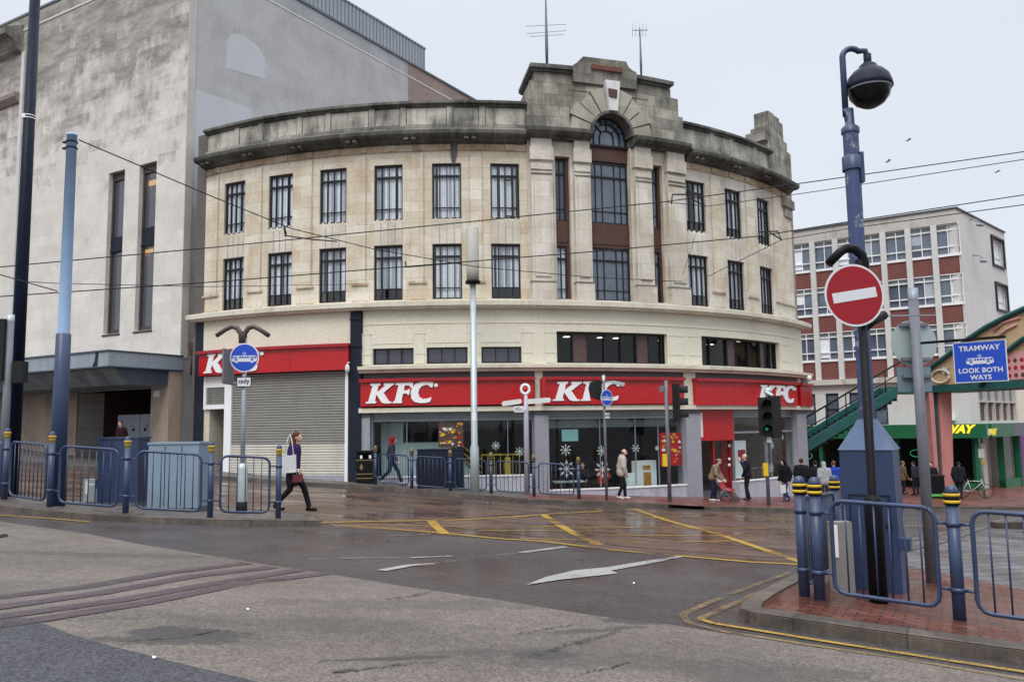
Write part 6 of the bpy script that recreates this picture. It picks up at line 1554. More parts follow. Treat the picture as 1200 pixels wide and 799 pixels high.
rc = pt(615.5, 456, base.y); n = 20; b = MB(); b.tube([rc + Vector((.14 * math.cos(2 * PI * k / n), 0, .16 * math.sin(2 * PI * k / n))) for k in range(n + 1)], .05, 8); b.build('ring_finial', M['white'], FP)
b = MB(); b.ell(rc, (.07, .03, .08)); b.build('finial_centre', M['red'], FP)
def finger(x0, y0, x1, y1, h, w_):
    F_ = Pl((rc.x, rc.y - w_), (1, 0)); a = pt(x0, y0, rc.y - w_); c = pt(x1, y1, rc.y - w_); b = MB()
    b.prism(F_, [(a.x - rc.x + .06, a.z - h / 2), (c.x - rc.x - .06, c.z - h / 2), (c.x - rc.x, c.z), (c.x - rc.x - .06, c.z + h / 2), (a.x - rc.x + .06, a.z + h / 2), (a.x - rc.x, a.z)], -.04, .0)
    return b, F_, a, c
b, F_, a, c = finger(587.5, 473, 612, 470, .17, .02); fo = b.build('finger_board', M['whitedirty'], FP)
b, F_, a, c = finger(617, 470.5, 646, 468.5, .17, .02); fo = b.build('finger_board', M['whitedirty'], FP)
b, F_, a, c = finger(601, 479.5, 616, 479, .22, .1); fo = b.build('finger_board', M['signwhite'], FP)
b = MB(); p_ = pt(603, 479.3, rc.y - .1)
for k in range(3): b.fb(Pl((p_.x, p_.y), (1, 0)), .02, .28 - .05 * k, p_.z - .05 + .045 * k, p_.z - .035 + .045 * k, 0, .004)
b.build('small_print', M['slate'], fo)

def head3(par, c, yaw, n=3, s_=1.0, lit=None, board=False, name='signal_head'):
    """traffic signal head: box, hoods and lenses, facing local -y"""
    R_ = Matrix.Rotation(yaw, 3, 'Z'); root = Vector(par.location)
    b = MB(); H_ = .34 * n * s_; b.box(c, (.34 * s_, .2 * s_, H_), yaw)
    if board: b.box(c + R_ @ Vector((0, .03, 0)), (.52 * s_, .02, H_ + .16), yaw)
    hd = b.build(name, M['blackmatt'], par)
    for k in range(n):
        z = (k - (n - 1) / 2) * .33 * s_; b = MB(); pts_ = []
        m_ = 12; r_ = .125 * s_
        for i in range(m_ - 2):
            a0, a1 = rad(-30 + 240 * i / (m_ - 2)), rad(-30 + 240 * (i + 1) / (m_ - 2))
            f = lambda a, y: c + R_ @ Vector((r_ * math.cos(a), y, z + r_ * math.sin(a)))
            b.face([f(a0, -.1 * s_), f(a1, -.1 * s_), f(a1, -.32 * s_), f(a0, -.32 * s_)]); b.face([f(a0, -.1 * s_) * 1.0, f(a0, -.32 * s_), f(a1, -.32 * s_), f(a1, -.1 * s_)])
        b.build('hood', M['blackmatt'], hd)
        b = MB(); b.ell(c + R_ @ Vector((0, -.105 * s_, z)), (.045 * s_, .03 if abs(math.cos(yaw)) > .5 else .045 * s_, .045 * s_)); b.build('lens', M['greenglow'] if lit == k else M['black'], hd)
    return hd
# tram sign pole with signal and floodlight
base = g3(711, 585, .11); TS2 = tram_post(base, 'small blue tram sign on a dark pole left of the man in the pale jacket', (711, 466), .285, (711.5, 487, .26, .22), rad(38), top=(708, 440), sleeve=False)
b = MB(); b.lathe(base + Vector((0, 0, zabove(base, 708, 447))), [(.055, 0), (.055, .22), (0, .22)], 12); b.build('pole_cap', M['galv'], TS2)
c_ = pt(697.5, 458, base.y + .15); b = MB(); b.prism(Pl((c_.x, c_.y), (1, .2)), [(-.14, c_.z - .2), (.2, c_.z - .32), (.22, c_.z + .32), (.05, c_.z + .36), (-.14, c_.z + .3), (-.2, c_.z + .1)], -.15, .1); b.build('signal_head', M['blackmatt'], TS2)
c_ = pt(723, 449, base.y); b = MB(); b.box(c_ + Vector((.05, 0, .0)), (.42, .14, .1), 0, Matrix.Rotation(rad(12), 3, 'Y')); b.tube([pt(711, 447, base.y), c_], .025, 6); b.build('floodlight', M['galv'], TS2)
# traffic light seen from the side
base = g3(785, 587.5, .11); TL1 = thing('traffic_light', 'traffic light seen side on, hoods pointing right, outside the restaurant window', 'traffic light', tuple(base))
zt_ = zabove(base, 779, 446); b = MB(); b.lathe(base, [(0, -.1), (.07, -.1), (.065, zt_), (0, zt_)], 12); b.build('post', M['polegrey'], TL1)
head3(TL1, pt(792.5, 472, base.y), rad(78), 3, 1.28, board=True)
b = MB(); b.box(pt(775, 455.5, base.y), (.16, .14, .2)); b.build('detector', M['polegrey'], TL1)
b = MB(); c_ = pt(779, 539, base.y - .08); b.box(c_, (.16, .13, .42)); b.build('push_button_box', M['yellow'], TL1)
# traffic light facing the camera
base = g3(901, 594, .05); TL2 = thing('traffic_light', 'traffic light facing the camera with green lit, before the restaurant entrance', 'traffic light', tuple(base))
zt_ = zabove(base, 899, 468); b = MB(); b.lathe(base, [(0, -.1), (.065, -.1), (.06, zt_), (0, zt_)], 12); b.build('post', M['polegrey'], TL2)
head3(TL2, pt(897, 488, base.y - .12), rad(-8), 3, 1.3, lit=0, board=False)
b = MB(); c_ = pt(907, 488, base.y + .05); b.box(c_, (.45, .25, 1.45), rad(30)); b.build('signal_head', M['blackmatt'], TL2)
b = MB(); c_ = pt(900, 460, base.y); b.ell(c_ + Vector((0, 0, .05)), (.14, .12, .14)); b.tube([c_, pt(899, 470, base.y)], .05, 6); b.cap(c_ + Vector((-.1, -.1, .0)), c_ + Vector((.05, -.25, -.1)), .07, .06); b.build('detector', M['galv'], TL2)
b = MB(); b.box(pt(901.5, 515, base.y - .08), (.17, .02, .2)); b.build('small_plate', M['signwhite'], TL2)
b = MB(); b.box(pt(897, 550, base.y - .08), (.16, .13, .44)); b.build('push_button_box', M['yellow'], TL2)
# litter bin and dark cabinet
base = g3(427, 566.5, .11); BN = thing('litter_bin', 'black litter bin with gold bands beside the grey metal pilaster', 'litter bin', (base.x, base.y, base.z))
H_ = zabove(base, 427, 528); F_ = Pl((base.x, base.y), (1, 0)); hw = .56 * .5
b = MB(); b.fb(F_, -hw, hw, base.z, base.z + H_ * .74, -.5, 0); b.fb(F_, -hw, -hw + .08, base.z + H_ * .74, base.z + H_ * .93, -.5, 0); b.fb(F_, hw - .08, hw, base.z + H_ * .74, base.z + H_ * .93, -.5, 0); b.fb(F_, -hw, hw, base.z + H_ * .74, base.z + H_ * .93, -.5, -.3); b.build('body', M['black'], BN)
b = MB(); b.fb(F_, -hw - .02, hw + .02, base.z + H_ * .93, base.z + H_, -.52, .02); b.build('lid', M['black'], BN)
b = MB()
for z in (.15, .28, .70): b.fb(F_, -hw - .005, hw + .005, base.z + H_ * z, base.z + H_ * z + .03, -.5, .006)
b.build('gold_band', M['brasscap'], BN)
b = MB(); b.fb(F_, -.16, -.08, base.z + H_ * .76, base.z + H_ * .86, -.01, .008); b.fb(F_, .16, .24, base.z + H_ * .76, base.z + H_ * .86, -.01, .008); b.build('sticker', M['white'], BN)
b = MB(); b.prism(F_, [(-.14, base.z + H_ * .42), (-.08, base.z + H_ * .42), (-.05, base.z + H_ * .5), (-.11, base.z + H_ * .62), (-.17, base.z + H_ * .5)], 0, .006); b.build('emblem', M['brasscap'], BN)
cabinet('equipment_cabinet', 'wide near black cabinet behind the brass capped guardrail by the shop window', 489, 543, 526, 573.5, .11, 'navy', .5, ribs=2)
# litter bin on the far pavement
base = g3(1102, 584, .1); BN2 = thing('litter_bin', 'low dark litter bin with green front at the foot of the footbridge column', 'litter bin', tuple(base))
F_ = Pl((base.x, base.y), (1, 0)); b = MB(); b.fb(F_, -.5, .25, base.z, base.z + 1.0, -.5, 0); b.build('body', M['black'], BN2); b = MB(); b.fb(F_, -.45, .2, base.z + .1, base.z + .22, 0, .01); b.build('green_panel', paint('binGreen', (.1, .4, .08), .5), BN2)
b = MB(); b.fb(F_, -.53, .28, base.z + 1.0, base.z + 1.08, -.52, .02); b.build('lid', M['blackmatt'], BN2)
# parking style lamp post by the corner shop
base = g3(1154, 583, .1); r_ = thing('bus_stop_post', 'slim grey post with a white plate and orange box outside the corner shop', 'post', tuple(base))
b = MB(); b.lathe(base, [(0, -.1), (.05, -.1), (.045, 2.3), (0, 2.3)], 8); b.build('post', M['steel'], r_); b = MB(); b.box(base + Vector((-.05, -.07, 2.15)), (.28, .03, .42)); b.build('plate', M['whitedirty'], r_); b = MB(); b.box(base + Vector((.0, -.07, 1.72)), (.12, .08, .2)); b.build('box', M['yellow'], r_)
# roof aerials
def aerial(x, yb, yt, D, label, els, thick):
    b0 = pt(x, yb, D); r_ = thing('roof_aerial', label, 'aerial', tuple(b0)); t_ = pt(x - (.35 if x < 700 else .35), yt, D)
    zt_ = zat(x, yt, D); b = MB(); b.tube([b0, (b0.x, D, b0.z + (zt_ - b0.z) * .2), (b0.x, D, zt_)], [thick * 1.2, thick * 1.6, thick * .6], 6); b.build('mast', M['slate'], r_)
    for (y, hw, tilt) in els:
        z = zat(x, y, D); b = MB(); b.tube([(b0.x - hw, D, z - tilt), (b0.x + hw, D, z + tilt)], .012, 4); b.build('element', M['steel'], r_)
    return r_, b0
aerial(641, 76, -12, 31.3, 'tall thin roof aerial with three crossbars on the left of the tower', [(30, .8, .03), (38, .78, .05), (42, .68, .03)], .045)
r_, b0 = aerial(751.5, 88, 33, 32.5, 'short roof aerial with a small grid on the right of the tower', [(36, .12, .0)], .035)
b = MB(); z = zat(751, 37, 32.5)
for k in range(5): b.tube([(b0.x - .32 + .14 * k, 32.5, z - .25), (b0.x - .32 + .14 * k, 32.3, z + .25)], .008, 4)
b.tube([(b0.x - .3, 32.4, z), (b0.x + .3, 32.4, z)], .02, 4); b.build('grid', M['steel'], r_)
# overhead wires
def wire(label, pts_, r=.013, sag=.0, grp='overhead tram wires'):
    P = [pt(x, y, D) for x, y, D in pts_]; b = MB(); Q = []
    for i in range(len(P) - 1):
        for k in range(8): t = k / 8; q = P[i].lerp(P[i + 1], t); q.z -= sag * 4 * t * (1 - t); Q.append(q)
    Q.append(P[-1]); b.tube(Q, r, 5); o = b.build('overhead_wire', M['blackmatt'], org=Q[0]); o.location = Q[0]
    props(o, label, 'wire', grp); return o
wire('upper overhead wire crossing the whole street in front of the tower', [(-260, 336, 17), (0, 313, 17.5), (250, 290, 18), (560, 259, 18.5), (780, 236.5, 19), (960, 212, 19.3), (1200, 178, 19.6), (1420, 146, 20)])
wire('second overhead wire passing just below the spandrels', [(-260, 361, 17), (0, 347.5, 17.5), (250, 330.5, 18), (475, 312.5, 18), (700, 294.5, 18.5), (888, 277, 19), (1000, 259, 19.3), (1200, 228.5, 19.6), (1420, 196, 20)])
wire('overhead wire running right from the bracket beside the tower', [(782, 237, 29), (828, 242, 28), (960, 224, 26), (1200, 187, 23), (1420, 153, 21)])
wire('span wire falling from the pale blue mast towards the tower', [(92, 164, base.y * 0 + gnd(66, 592, .1).y), (250, 231, 18), (340, 267.5, 20), (438, 292, 23), (560, 313, 25), (694, 325, 27), (800, 330, 30)])
wire('overhead wire slanting up to the right from the building edge', [(830, 324, 31.5), (916, 281, 28), (1000, 267, 25), (1200, 240, 20), (1420, 212, 17)])
wire('short overhead wire at the left edge beside the black mast', [(-60, 313, 16), (2, 322.5, 16), (67, 341, 16)], .011)
wire('thin overhead wire behind the pale blue mast', [(30, 330, 17), (66, 332, 17), (235, 336, 19), (420, 333, 24)], .008)
wire('short fitting wire between the two upper window rows', [(333, 276, 24), (368, 281, 24), (395, 283, 24)], .02)
wire('short fitting wire beside the fourth window column', [(475, 306, 24), (476, 313, 24), (500, 311, 24), (540, 308, 24)], .02)
wire('thin stay wire hanging below the bracket beside the tower', [(826, 246, 28), (815, 276, 29), (800, 322, 30.5)], .009)
def bracket(label, pts_, D):
    b = MB(); b.tube([pt(x, y, D) for x, y in pts_], .03, 6); o = b.build('wire_bracket', M['blackmatt'], org=pt(*pts_[0], D)); o.location = pt(*pts_[0], D); props(o, label, 'bracket', 'overhead wire brackets')
bracket('angled wire bracket beside the right side of the tower', [(787, 239, ), (788, 228), (817, 228), (827, 242), (812, 234)], 29)
bracket('angled wire bracket below the rightmost upper window', [(889, 280), (890, 272), (911, 271), (916, 281), (903, 273)], 29)
bracket('small wire insulator between the second and third window columns', [(333, 266), (335, 275)], 20)
# birds
def bird(x, y, D, s_, label):
    c_ = pt(x, y, D); r_ = thing('bird', label, 'bird', tuple(c_), 0, 'birds in the sky')
    b = MB(); b.cap(c_ + Vector((-.16, 0, 0)), c_ + Vector((.16, 0, .02)), .05, .03, 8); b.ell(c_ + Vector((-.22, 0, .02)), (.06, .045, .045)); b.build('body', M['slate'], r_)
    for sg in (1, -1):
        b = MB(); P = [c_ + Vector((-.08, 0, .03)), c_ + Vector((.08, 0, .03)), c_ + Vector((.16, sg * .25, .16 + s_ * .05)), c_ + Vector((.2, sg * .55, .05)), c_ + Vector((.0, sg * .3, .16 + s_ * .05))]
        b.face(P); b.face([p + Vector((0, 0, -.012)) for p in P[::-1]])
        for k in range(5): b.face([P[k], P[k] + Vector((0, 0, -.012)), P[(k + 1) % 5] + Vector((0, 0, -.012)), P[(k + 1) % 5]])
        b.build('wing', M['slate'], r_)
bird(1064, 165, 95, 1, 'small dark bird with spread wings above the office roof, highest of three')
bird(1040, 190, 95, 2, 'small grey bird gliding just above the overhead wires')
bird(1168, 202, 95, 0, 'small grey bird at the right below the upper overhead wire')

# ================================================================== PEOPLE
def blob(name, shapes, mat, parent, vox=.011, sm=2):
    b = MB()
    for q in shapes:
        if q[0] == 'c': b.cap(q[1], q[2], q[3], q[4] if len(q) > 4 else q[3], 12)
        else: b.ell(q[1], q[2], 14, 10, Euler(q[3]).to_matrix() if len(q) > 3 else None)
    o = b.build(name, mat, None, org=LC)
    md = o.modifiers.new('r', 'REMESH'); md.mode = 'VOXEL'; md.voxel_size = vox; md.use_smooth_shade = True
    dg = bpy.context.evaluated_depsgraph_get(); me = bpy.data.meshes.new_from_object(o.evaluated_get(dg)); o.modifiers.clear()
    bm = bmesh.new(); bm.from_mesh(me)
    for _ in range(sm): bmesh.ops.smooth_vert(bm, verts=bm.verts, factor=.5, use_axis_x=True, use_axis_y=True, use_axis_z=True)
    for f in bm.faces: f.smooth = True
    bm.to_mesh(me); bm.free(); me.name = name; me.materials.clear(); me.materials.append(mat)
    o.data = me
    if parent: o.parent = parent
    return o
def person(label, base, facing, H=1.72, stride=0.0, lean=0.0, arms=None, coat=(.1, .1, .1), legs=(.02, .02, .03), shoes=(.02, .02, .02), hair=(.05, .03, .02), longhair=False, hood=None, hat=None, coatlen=.86, skirt=None, bald=False, vox=.011, group=None, head_turn=0, puffy=0.0):
    """facing: world angle in degrees of the direction looked at (0 = +x, 90 = +y); local +y is forwards"""
    root = thing('person', label, 'person', tuple(base), rad(facing - 90), group)
    k = H / 1.75
    def S(x, y, z): return Vector((x * k, y * k, z * k))
    ln = rad(lean)
    def T(x, y, z):   # lean the upper body about the pelvis
        dz = z - .95; return S(x, y * math.cos(ln) + dz * math.sin(ln), .95 + dz * math.cos(ln) - y * math.sin(ln))
    sx = stride
    J = dict(hipL=S(-.09, 0, .92), hipR=S(.09, 0, .92), kL=S(-.10, .04 + sx * .55, .50), kR=S(.10, .05 - sx * .25, .50), aL=S(-.10, sx, .09), aR=S(.10, -sx, .10 + abs(sx) * .22),
             ch=T(0, 0, 1.30), nk=T(0, .01, 1.47), hd=T(0, .045, 1.625), sL=T(-.185, 0, 1.40), sR=T(.185, 0, 1.40),
             eL=T(-.225, -.04 - sx * .3, 1.12), eR=T(.225, -.02 + sx * .3, 1.12), wL=T(-.22, .08 - sx * .5, .88), wR=T(.22, .10 + sx * .5, .88))
    if arms:
        for n_, v_ in arms.items(): J[n_] = T(*v_) if n_[0] in 'ew' else S(*v_)
    r = lambda x: x * k
    head = [('e', J['hd'], (r(.075), r(.093), r(.112))), ('e', J['hd'] + S(0, .035, -.05), (r(.052), r(.055), r(.055))), ('c', J['hd'] + S(0, .085, .005), J['hd'] + S(0, .104, -.025), r(.009), r(.015)),
            ('e', J['hd'] + S(-.076, 0, -.01), (r(.012), r(.02), r(.032))), ('e', J['hd'] + S(.076, 0, -.01), (r(.012), r(.02), r(.032))), ('c', J['hd'] + S(-.02, .088, -.055), J['hd'] + S(.02, .088, -.055), r(.009))]
    hands = []
    for s_, e_, w_ in (('L', 'eL', 'wL'), ('R', 'eR', 'wR')):
        sgn = -1 if s_ == 'L' else 1; d = (J[w_] - J[e_]).normalized(); pal = J[w_] + d * r(.05)
        side = Vector((0, 1, 0)) if abs(d.y) < .8 else Vector((0, 0, 1)); side = (side - d * side.dot(d)).normalized(); cur = d.cross(side).normalized() * sgn
        hands += [('c', J[w_] - d * r(.01), pal + d * r(.03), r(.026), r(.034))]
        for i, L in enumerate((.072, .082, .077, .060)):
            o_ = side * r(.030 - .020 * i); f0 = pal + d * r(.05) + o_; f1 = f0 + d * r(L * .55) - cur * r(.012); f2 = f1 + d * r(L * .42) - cur * r(.030)
            hands += [('c', f0 - d * r(.02), f1, r(.0095), r(.009)), ('c', f1, f2, r(.009), r(.0075))]
        t0 = pal + side * r(.034); t1 = t0 + (d + side * .8).normalized() * r(.04); hands += [('c', t0, t1, r(.012), r(.011)), ('c', t1, t1 + d * r(.028) - cur * r(.01), r(.011), r(.009))]
    body = head + hands + [('c', J['nk'] - S(0, 0, .06), J['hd'] - S(0, .01, .06), r(.055), r(.052)), ('c', T(-.09, 0, 1.33), T(-.07, 0, 1.0), r(.10), r(.10)), ('c', T(.09, 0, 1.33), T(.07, 0, 1.0), r(.10), r(.10)),
            ('c', J['sL'], J['sR'], r(.055)), ('c', J['sL'], J['eL'], r(.048), r(.038)), ('c', J['eL'], J['wL'], r(.037), r(.026)), ('c', J['sR'], J['eR'], r(.048), r(.038)), ('c', J['eR'], J['wR'], r(.037), r(.026)),
            ('c', J['hipL'], J['kL'], r(.078), r(.052)), ('c', J['kL'], J['aL'], r(.050), r(.035)), ('c', J['hipR'], J['kR'], r(.078), r(.052)), ('c', J['kR'], J['aR'], r(.050), r(.035)),
            ('c', S(-.08, 0, .95), S(.08, 0, .95), r(.11)), ('c', J['aL'], J['aL'] + S(0, .12, -.05), r(.034), r(.028)), ('c', J['aR'], J['aR'] + S(0, .12, -.05), r(.034), r(.028))]
    blob('body', body, M['skin'], root, vox * .8)
    def cm(n_, c): return paint(n_, c, .85, .18, 12, spec=.15)
    pf = .02 + puffy
    top = [('c', T(-.085, 0, 1.36), T(-.075, 0, 1.0), r(.105 + pf), r(.105 + pf)), ('c', T(.085, 0, 1.36), T(.075, 0, 1.0), r(.105 + pf), r(.105 + pf)), ('c', J['sL'], J['sR'], r(.065 + pf * .6)), ('c', J['nk'] - S(0, 0, .05), J['nk'] + S(0, 0, .0), r(.075), r(.068)),
           ('c', J['sL'], J['eL'], r(.060 + pf), r(.050 + pf)), ('c', J['eL'], J['wL'] - (J['wL'] - J['eL']) * .08, r(.048 + pf), r(.040 + pf * .6)), ('c', J['sR'], J['eR'], r(.060 + pf), r(.050 + pf)), ('c', J['eR'], J['wR'] - (J['wR'] - J['eR']) * .08, r(.048 + pf), r(.040 + pf * .6)),
           ('c', S(-.07, 0, 1.0), S(-.075, 0, coatlen + .1), r(.115 + pf), r(.12 + pf)), ('c', S(.07, 0, 1.0), S(.075, 0, coatlen + .1), r(.115 + pf), r(.12 + pf))]
    blob('coat', top, cm('cloth_top', coat), root, vox)
    bot = [('c', S(-.07, 0, .97), S(.07, 0, .97), r(.125)), ('c', J['hipL'], J['kL'], r(.095), r(.068)), ('c', J['kL'], J['aL'] + S(0, 0, .03), r(.066), r(.055)), ('c', J['hipR'], J['kR'], r(.095), r(.068)), ('c', J['kR'], J['aR'] + S(0, 0, .03), r(.066), r(.055))]
    blob('trousers', bot, cm('cloth_legs', legs), root, vox)
    if skirt:
        blob('skirt', [('c', S(-.06, 0, .95), S(-.09, 0, .68), r(.13), r(.135)), ('c', S(.06, 0, .95), S(.09, 0, .68), r(.13), r(.135))], cm('cloth_skirt', skirt), root, vox)
    for a_ in ('aL', 'aR'):
        tip = J[a_] + S(0, .15, -.045 if J[a_].z < .12 * k else -.09)
        tip.z = max(tip.z, .04)
        blob('shoe', [('c', J[a_] + S(0, -.03, -.03), tip, r(.050), r(.040))], cm('cloth_shoe', shoes), root, vox)
    hc = cm('hair', hair)
    if not bald and hood is None:
        hs_ = [('e', J['hd'] + S(0, -.018, .025), (r(.084), r(.098), r(.108)))]
        if longhair: hs_ += [('c', J['hd'] + S(0, -.07, .0), J['hd'] + S(0, -.13, -.36), r(.075), r(.085)), ('c', J['hd'] + S(-.05, -.05, -.05), J['hd'] + S(-.08, -.08, -.3), r(.05), r(.055)), ('c', J['hd'] + S(.05, -.05, -.05), J['hd'] + S(.08, -.08, -.3), r(.05), r(.055))]
        blob('hair', hs_, hc, root, vox)
    if puffy and hood is None and hat is None: blob('hood', [('c', J['nk'] + S(-.06, -.05, -.01), J['nk'] + S(.06, -.05, -.01), r(.07)), ('c', J['nk'] + S(0, -.1, -.05), J['nk'] + S(0, -.06, .03), r(.065))], cm('cloth_top', coat), root, vox)
    if bald: blob('hair', [('e', J['hd'] + S(0, -.035, -.01), (r(.082), r(.075), r(.065)))], hc, root, vox)
    if hood is not None:
        blob('hood', [('e', J['hd'] + S(0, -.03, .02), (r(.105), r(.115), r(.13))), ('c', J['hd'] + S(0, -.06, -.05), J['nk'] + S(0, -.04, -.02), r(.09), r(.11))], cm('cloth_hood', hood), root, vox)
    if hat is not None:
        blob('cap', [('e', J['hd'] + S(0, 0, .065), (r(.09), r(.105), r(.06))), ('e', J['hd'] + S(0, .1, .045), (r(.06), r(.06), r(.012)))], cm('cloth_hat', hat), root, vox)
    for sgn in (-1, 1):
        e = MB(); e.ell(J['hd'] + S(.030 * sgn, .080, .012), (r(.011), r(.009), r(.009)), 8, 6); e.build('eye', M['whitedirty'], root, org=LC)
    return root, J, k
def child(parent, b, name, mat): return b.build(name, mat, parent, org=LC)
def bag(label, loc, rz, sz, col, cat='bag', strap=None):
    r_ = thing('shoulder_bag' if strap else 'carrier_bag', label, cat, tuple(loc), rz)
    b = MB(); w_, d_, h_ = sz; n = 8
    F_ = LOC
    b.prism(F_, [(-w_ / 2, 0), (-w_ * .3, -.015), (w_ * .35, -.01), (w_ / 2, 0), (w_ * .46, h_), (0, h_ - .02), (-w_ * .46, h_)], -d_ / 2, d_ / 2)
    b.build('bag_body', paint('bagcloth', col, .8, .12, 14), r_, org=LC)
    if strap:
        b = MB(); b.tube([(-w_ * .32, 0, h_ - .03), (-w_ * .15, .03, h_ + strap * .7), (0, .06, h_ + strap), (w_ * .15, .03, h_ + strap * .7), (w_ * .32, 0, h_ - .03)], .012, 6); b.build('strap', M['whitedirty'], r_, org=LC)
    else:
        b = MB(); b.tube([(-w_ * .2, 0, h_ - .02), (0, 0, h_ + .1), (w_ * .2, 0, h_ - .02)], .008, 6); b.build('handle', M['whitedirty'], r_, org=LC)
    return r_
# woman with the white shoulder bag, striding to the right on the near tram street
gw = g3(343, 600, .05)
person('woman with long brown hair and purple top striding right, white bag on her shoulder', gw, -4, 1.68, .33, 3, coat=(.045, .018, .085), legs=(.012, .012, .014), shoes=(.015, .012, .012), hair=(.10, .035, .018), longhair=True, skirt=(.02, .018, .03), coatlen=.92,
       arms=dict(eR=(.24, -.02, 1.14), wR=(.22, .14, .96), eL=(-.24, -.12, 1.12), wL=(-.24, -.02, .9)), vox=.009)
bag('white cloth bag hanging from the shoulder of the long haired woman', pt(338.5, 553, gw.y - .30), rad(4), (.30, .08, .36), (.60, .60, .60), strap=.42)
bag('small dark red handbag held by the long haired woman', pt(349, 564, gw.y - .28), rad(0), (.20, .1, .14), (.12, .02, .025))
# hooded man behind the brass capped rail
q = g3(458, 568, .11)
person('man in a red hood and dark jacket striding right past the litter bin', q, 0, 1.74, .36, 4, coat=(.03, .034, .045), legs=(.02, .028, .06), shoes=(.4, .4, .42), hood=(.22, .012, .02), coatlen=.9, vox=.011)
# older man in the pale jacket
q = g3(729, 585, .11)
person('balding man in a pale hooded jacket and dark trousers walking right', q, -2, 1.72, .12, 6, coat=(.42, .37, .33), legs=(.014, .014, .018), shoes=(.5, .48, .48), hair=(.10, .085, .075), bald=True, coatlen=.82, puffy=.025, arms=dict(eR=(.25, .04, 1.14), wR=(.22, .14, .93)), vox=.01)
# woman with pushchair
q = g3(836, 587.5, .08)
person('woman in a beige hat and tan jacket bending over a red pushchair by the entrance', q, -28, 1.60, .05, 20, coat=(.22, .16, .11), legs=(.018, .02, .05), shoes=(.6, .6, .6), hat=(.25, .20, .15), coatlen=.85, puffy=.01, arms=dict(eR=(.24, .16, 1.16), wR=(.16, .40, 1.02), eL=(-.24, .16, 1.16), wL=(-.16, .40, 1.02)), vox=.011)
pq = g3(850, 588, .08); PU = thing('pushchair', 'red and white folding pushchair pushed by the woman in the beige hat', 'pushchair', tuple(pq), rad(-35))
b = MB()
for y in (-.2, .2): b.tube([(-.50, y, .98), (-.30, y, .80), (.35, y, .10)], .018, 6); b.tube([(.05, y, .45), (-.28, y, .10)], .015, 6); b.tube([(-.05, y, .5), (.3, y, .42)], .015, 6)
b.tube([(-.50, -.2, .98), (-.50, .2, .98)], .018, 6); b.build('frame', M['steel'], PU, org=LC)
b = MB(); b.prism(Pl((0, -.18), (1, 0)), [(-.30, .76), (-.22, .80), (.02, .48), (.28, .46), (.28, .38), (-.02, .38)], -.36, 0); b.build('seat', paint('pushred', (.45, .015, .02), .7), PU, org=LC)
b = MB(); b.prism(Pl((0, -.182), (1, 0)), [(-.36, .92), (-.26, .98), (-.12, .72), (-.22, .70)], -.364, 0); b.build('canopy', M['white'], PU, org=LC)
b = MB(); b.prism(Pl((0, -.17), (1, 0)), [(.02, .36), (.30, .36), (.42, .16), (.36, .12), (.2, .3)], -.34, 0); b.build('footrest', M['mauve'], PU, org=LC)
for x in (-.30, .37):
    for y in (-.23, .23):
        b = MB(); n = 14; b.tube([(x + .085 * math.cos(2 * PI * i / n), y, .09 + .085 * math.sin(2 * PI * i / n)) for i in range(n + 1)], .016, 6); b.tube([(x, y - .02, .09), (x, y + .02, .09)], .03, 8); b.build('wheel', M['rubber'], PU, org=LC)
q = g3(877, 586.5, .08)
person('man in a black suit standing in side view with one hand at his face', q, 178, 1.80, .06, 2, coat=(.012, .013, .02), legs=(.012, .012, .016), hair=(.16, .12, .10), bald=True, coatlen=.84, arms=dict(eL=(-.22, .12, 1.18), wL=(-.08, .22, 1.47)), vox=.011)
q = g3(922, 588.5, .06)
person('person in a black hooded coat and blue jeans walking left near the granite pier', q, 200, 1.66, .18, 3, coat=(.01, .01, .012), legs=(.045, .07, .14), hood=(.01, .01, .012), coatlen=.78, puffy=.015, vox=.012)
bag('white carrier bag held by the person in blue jeans', pt(917.5, 577, q.y - .25), 0, (.22, .08, .30), (.6, .6, .58))
q = g3(941, 590, .05)
person('man in a flat cap and black coat with his back to the camera', q, 60, 1.72, .05, 2, coat=(.01, .011, .013), legs=(.02, .02, .03), hat=(.06, .03, .035), coatlen=.8, puffy=.02, vox=.013)
q = g3(958, 589, .05)
person('dark haired person in a black jacket just left of the pale hooded figure', q, 80, 1.66, .05, 2, coat=(.013, .013, .015), legs=(.015, .015, .02), hair=(.02, .015, .012), vox=.014)
q = g3(968, 591, .05)
person('person in a pale grey hooded jacket seen from behind beside the lamp mast', q, 85, 1.62, .05, 4, coat=(.30, .30, .32), legs=(.03, .04, .08), hood=(.32, .32, .34), coatlen=.82, puffy=.02, vox=.013)
q = g3(980, 591, .05)
person('person in a blue coat half hidden by the lamp mast cabinet', q, 90, 1.68, .05, 2, coat=(.02, .05, .28), legs=(.02, .02, .03), hair=(.14, .06, .03), vox=.014)
q = g3(1059, 579, .1)
person('person in a tan coat facing right beyond the lamp mast cabinet', q, 10, 1.70, .1, 2, coat=(.16, .10, .065), legs=(.015, .015, .02), hair=(.22, .11, .07), coatlen=.7, vox=.014)
q = g3(1074, 580, .1)
person('person in dark clothes behind the grey sign post', q, 120, 1.7, .05, 2, coat=(.03, .035, .05), legs=(.02, .02, .03), hair=(.03, .02, .02), vox=.015)
q = g3(1125, 584, .1)
person('person in a bulky black coat beside the bicycle', q, 40, 1.74, .1, 4, coat=(.014, .015, .022), legs=(.018, .018, .024), hair=(.02, .02, .02), puffy=.03, coatlen=.75, vox=.014)
q = g3(1095, 583, .1)
person('person in dark clothes standing behind the low bin', q, 200, 1.7, .05, 2, coat=(.018, .018, .024), legs=(.02, .02, .026), hair=(.05, .03, .02), vox=.015)
q = gnd(141, 545, .1); q = pt(141, 552, 32.5)
q.z = G(q.x, q.y) + .1
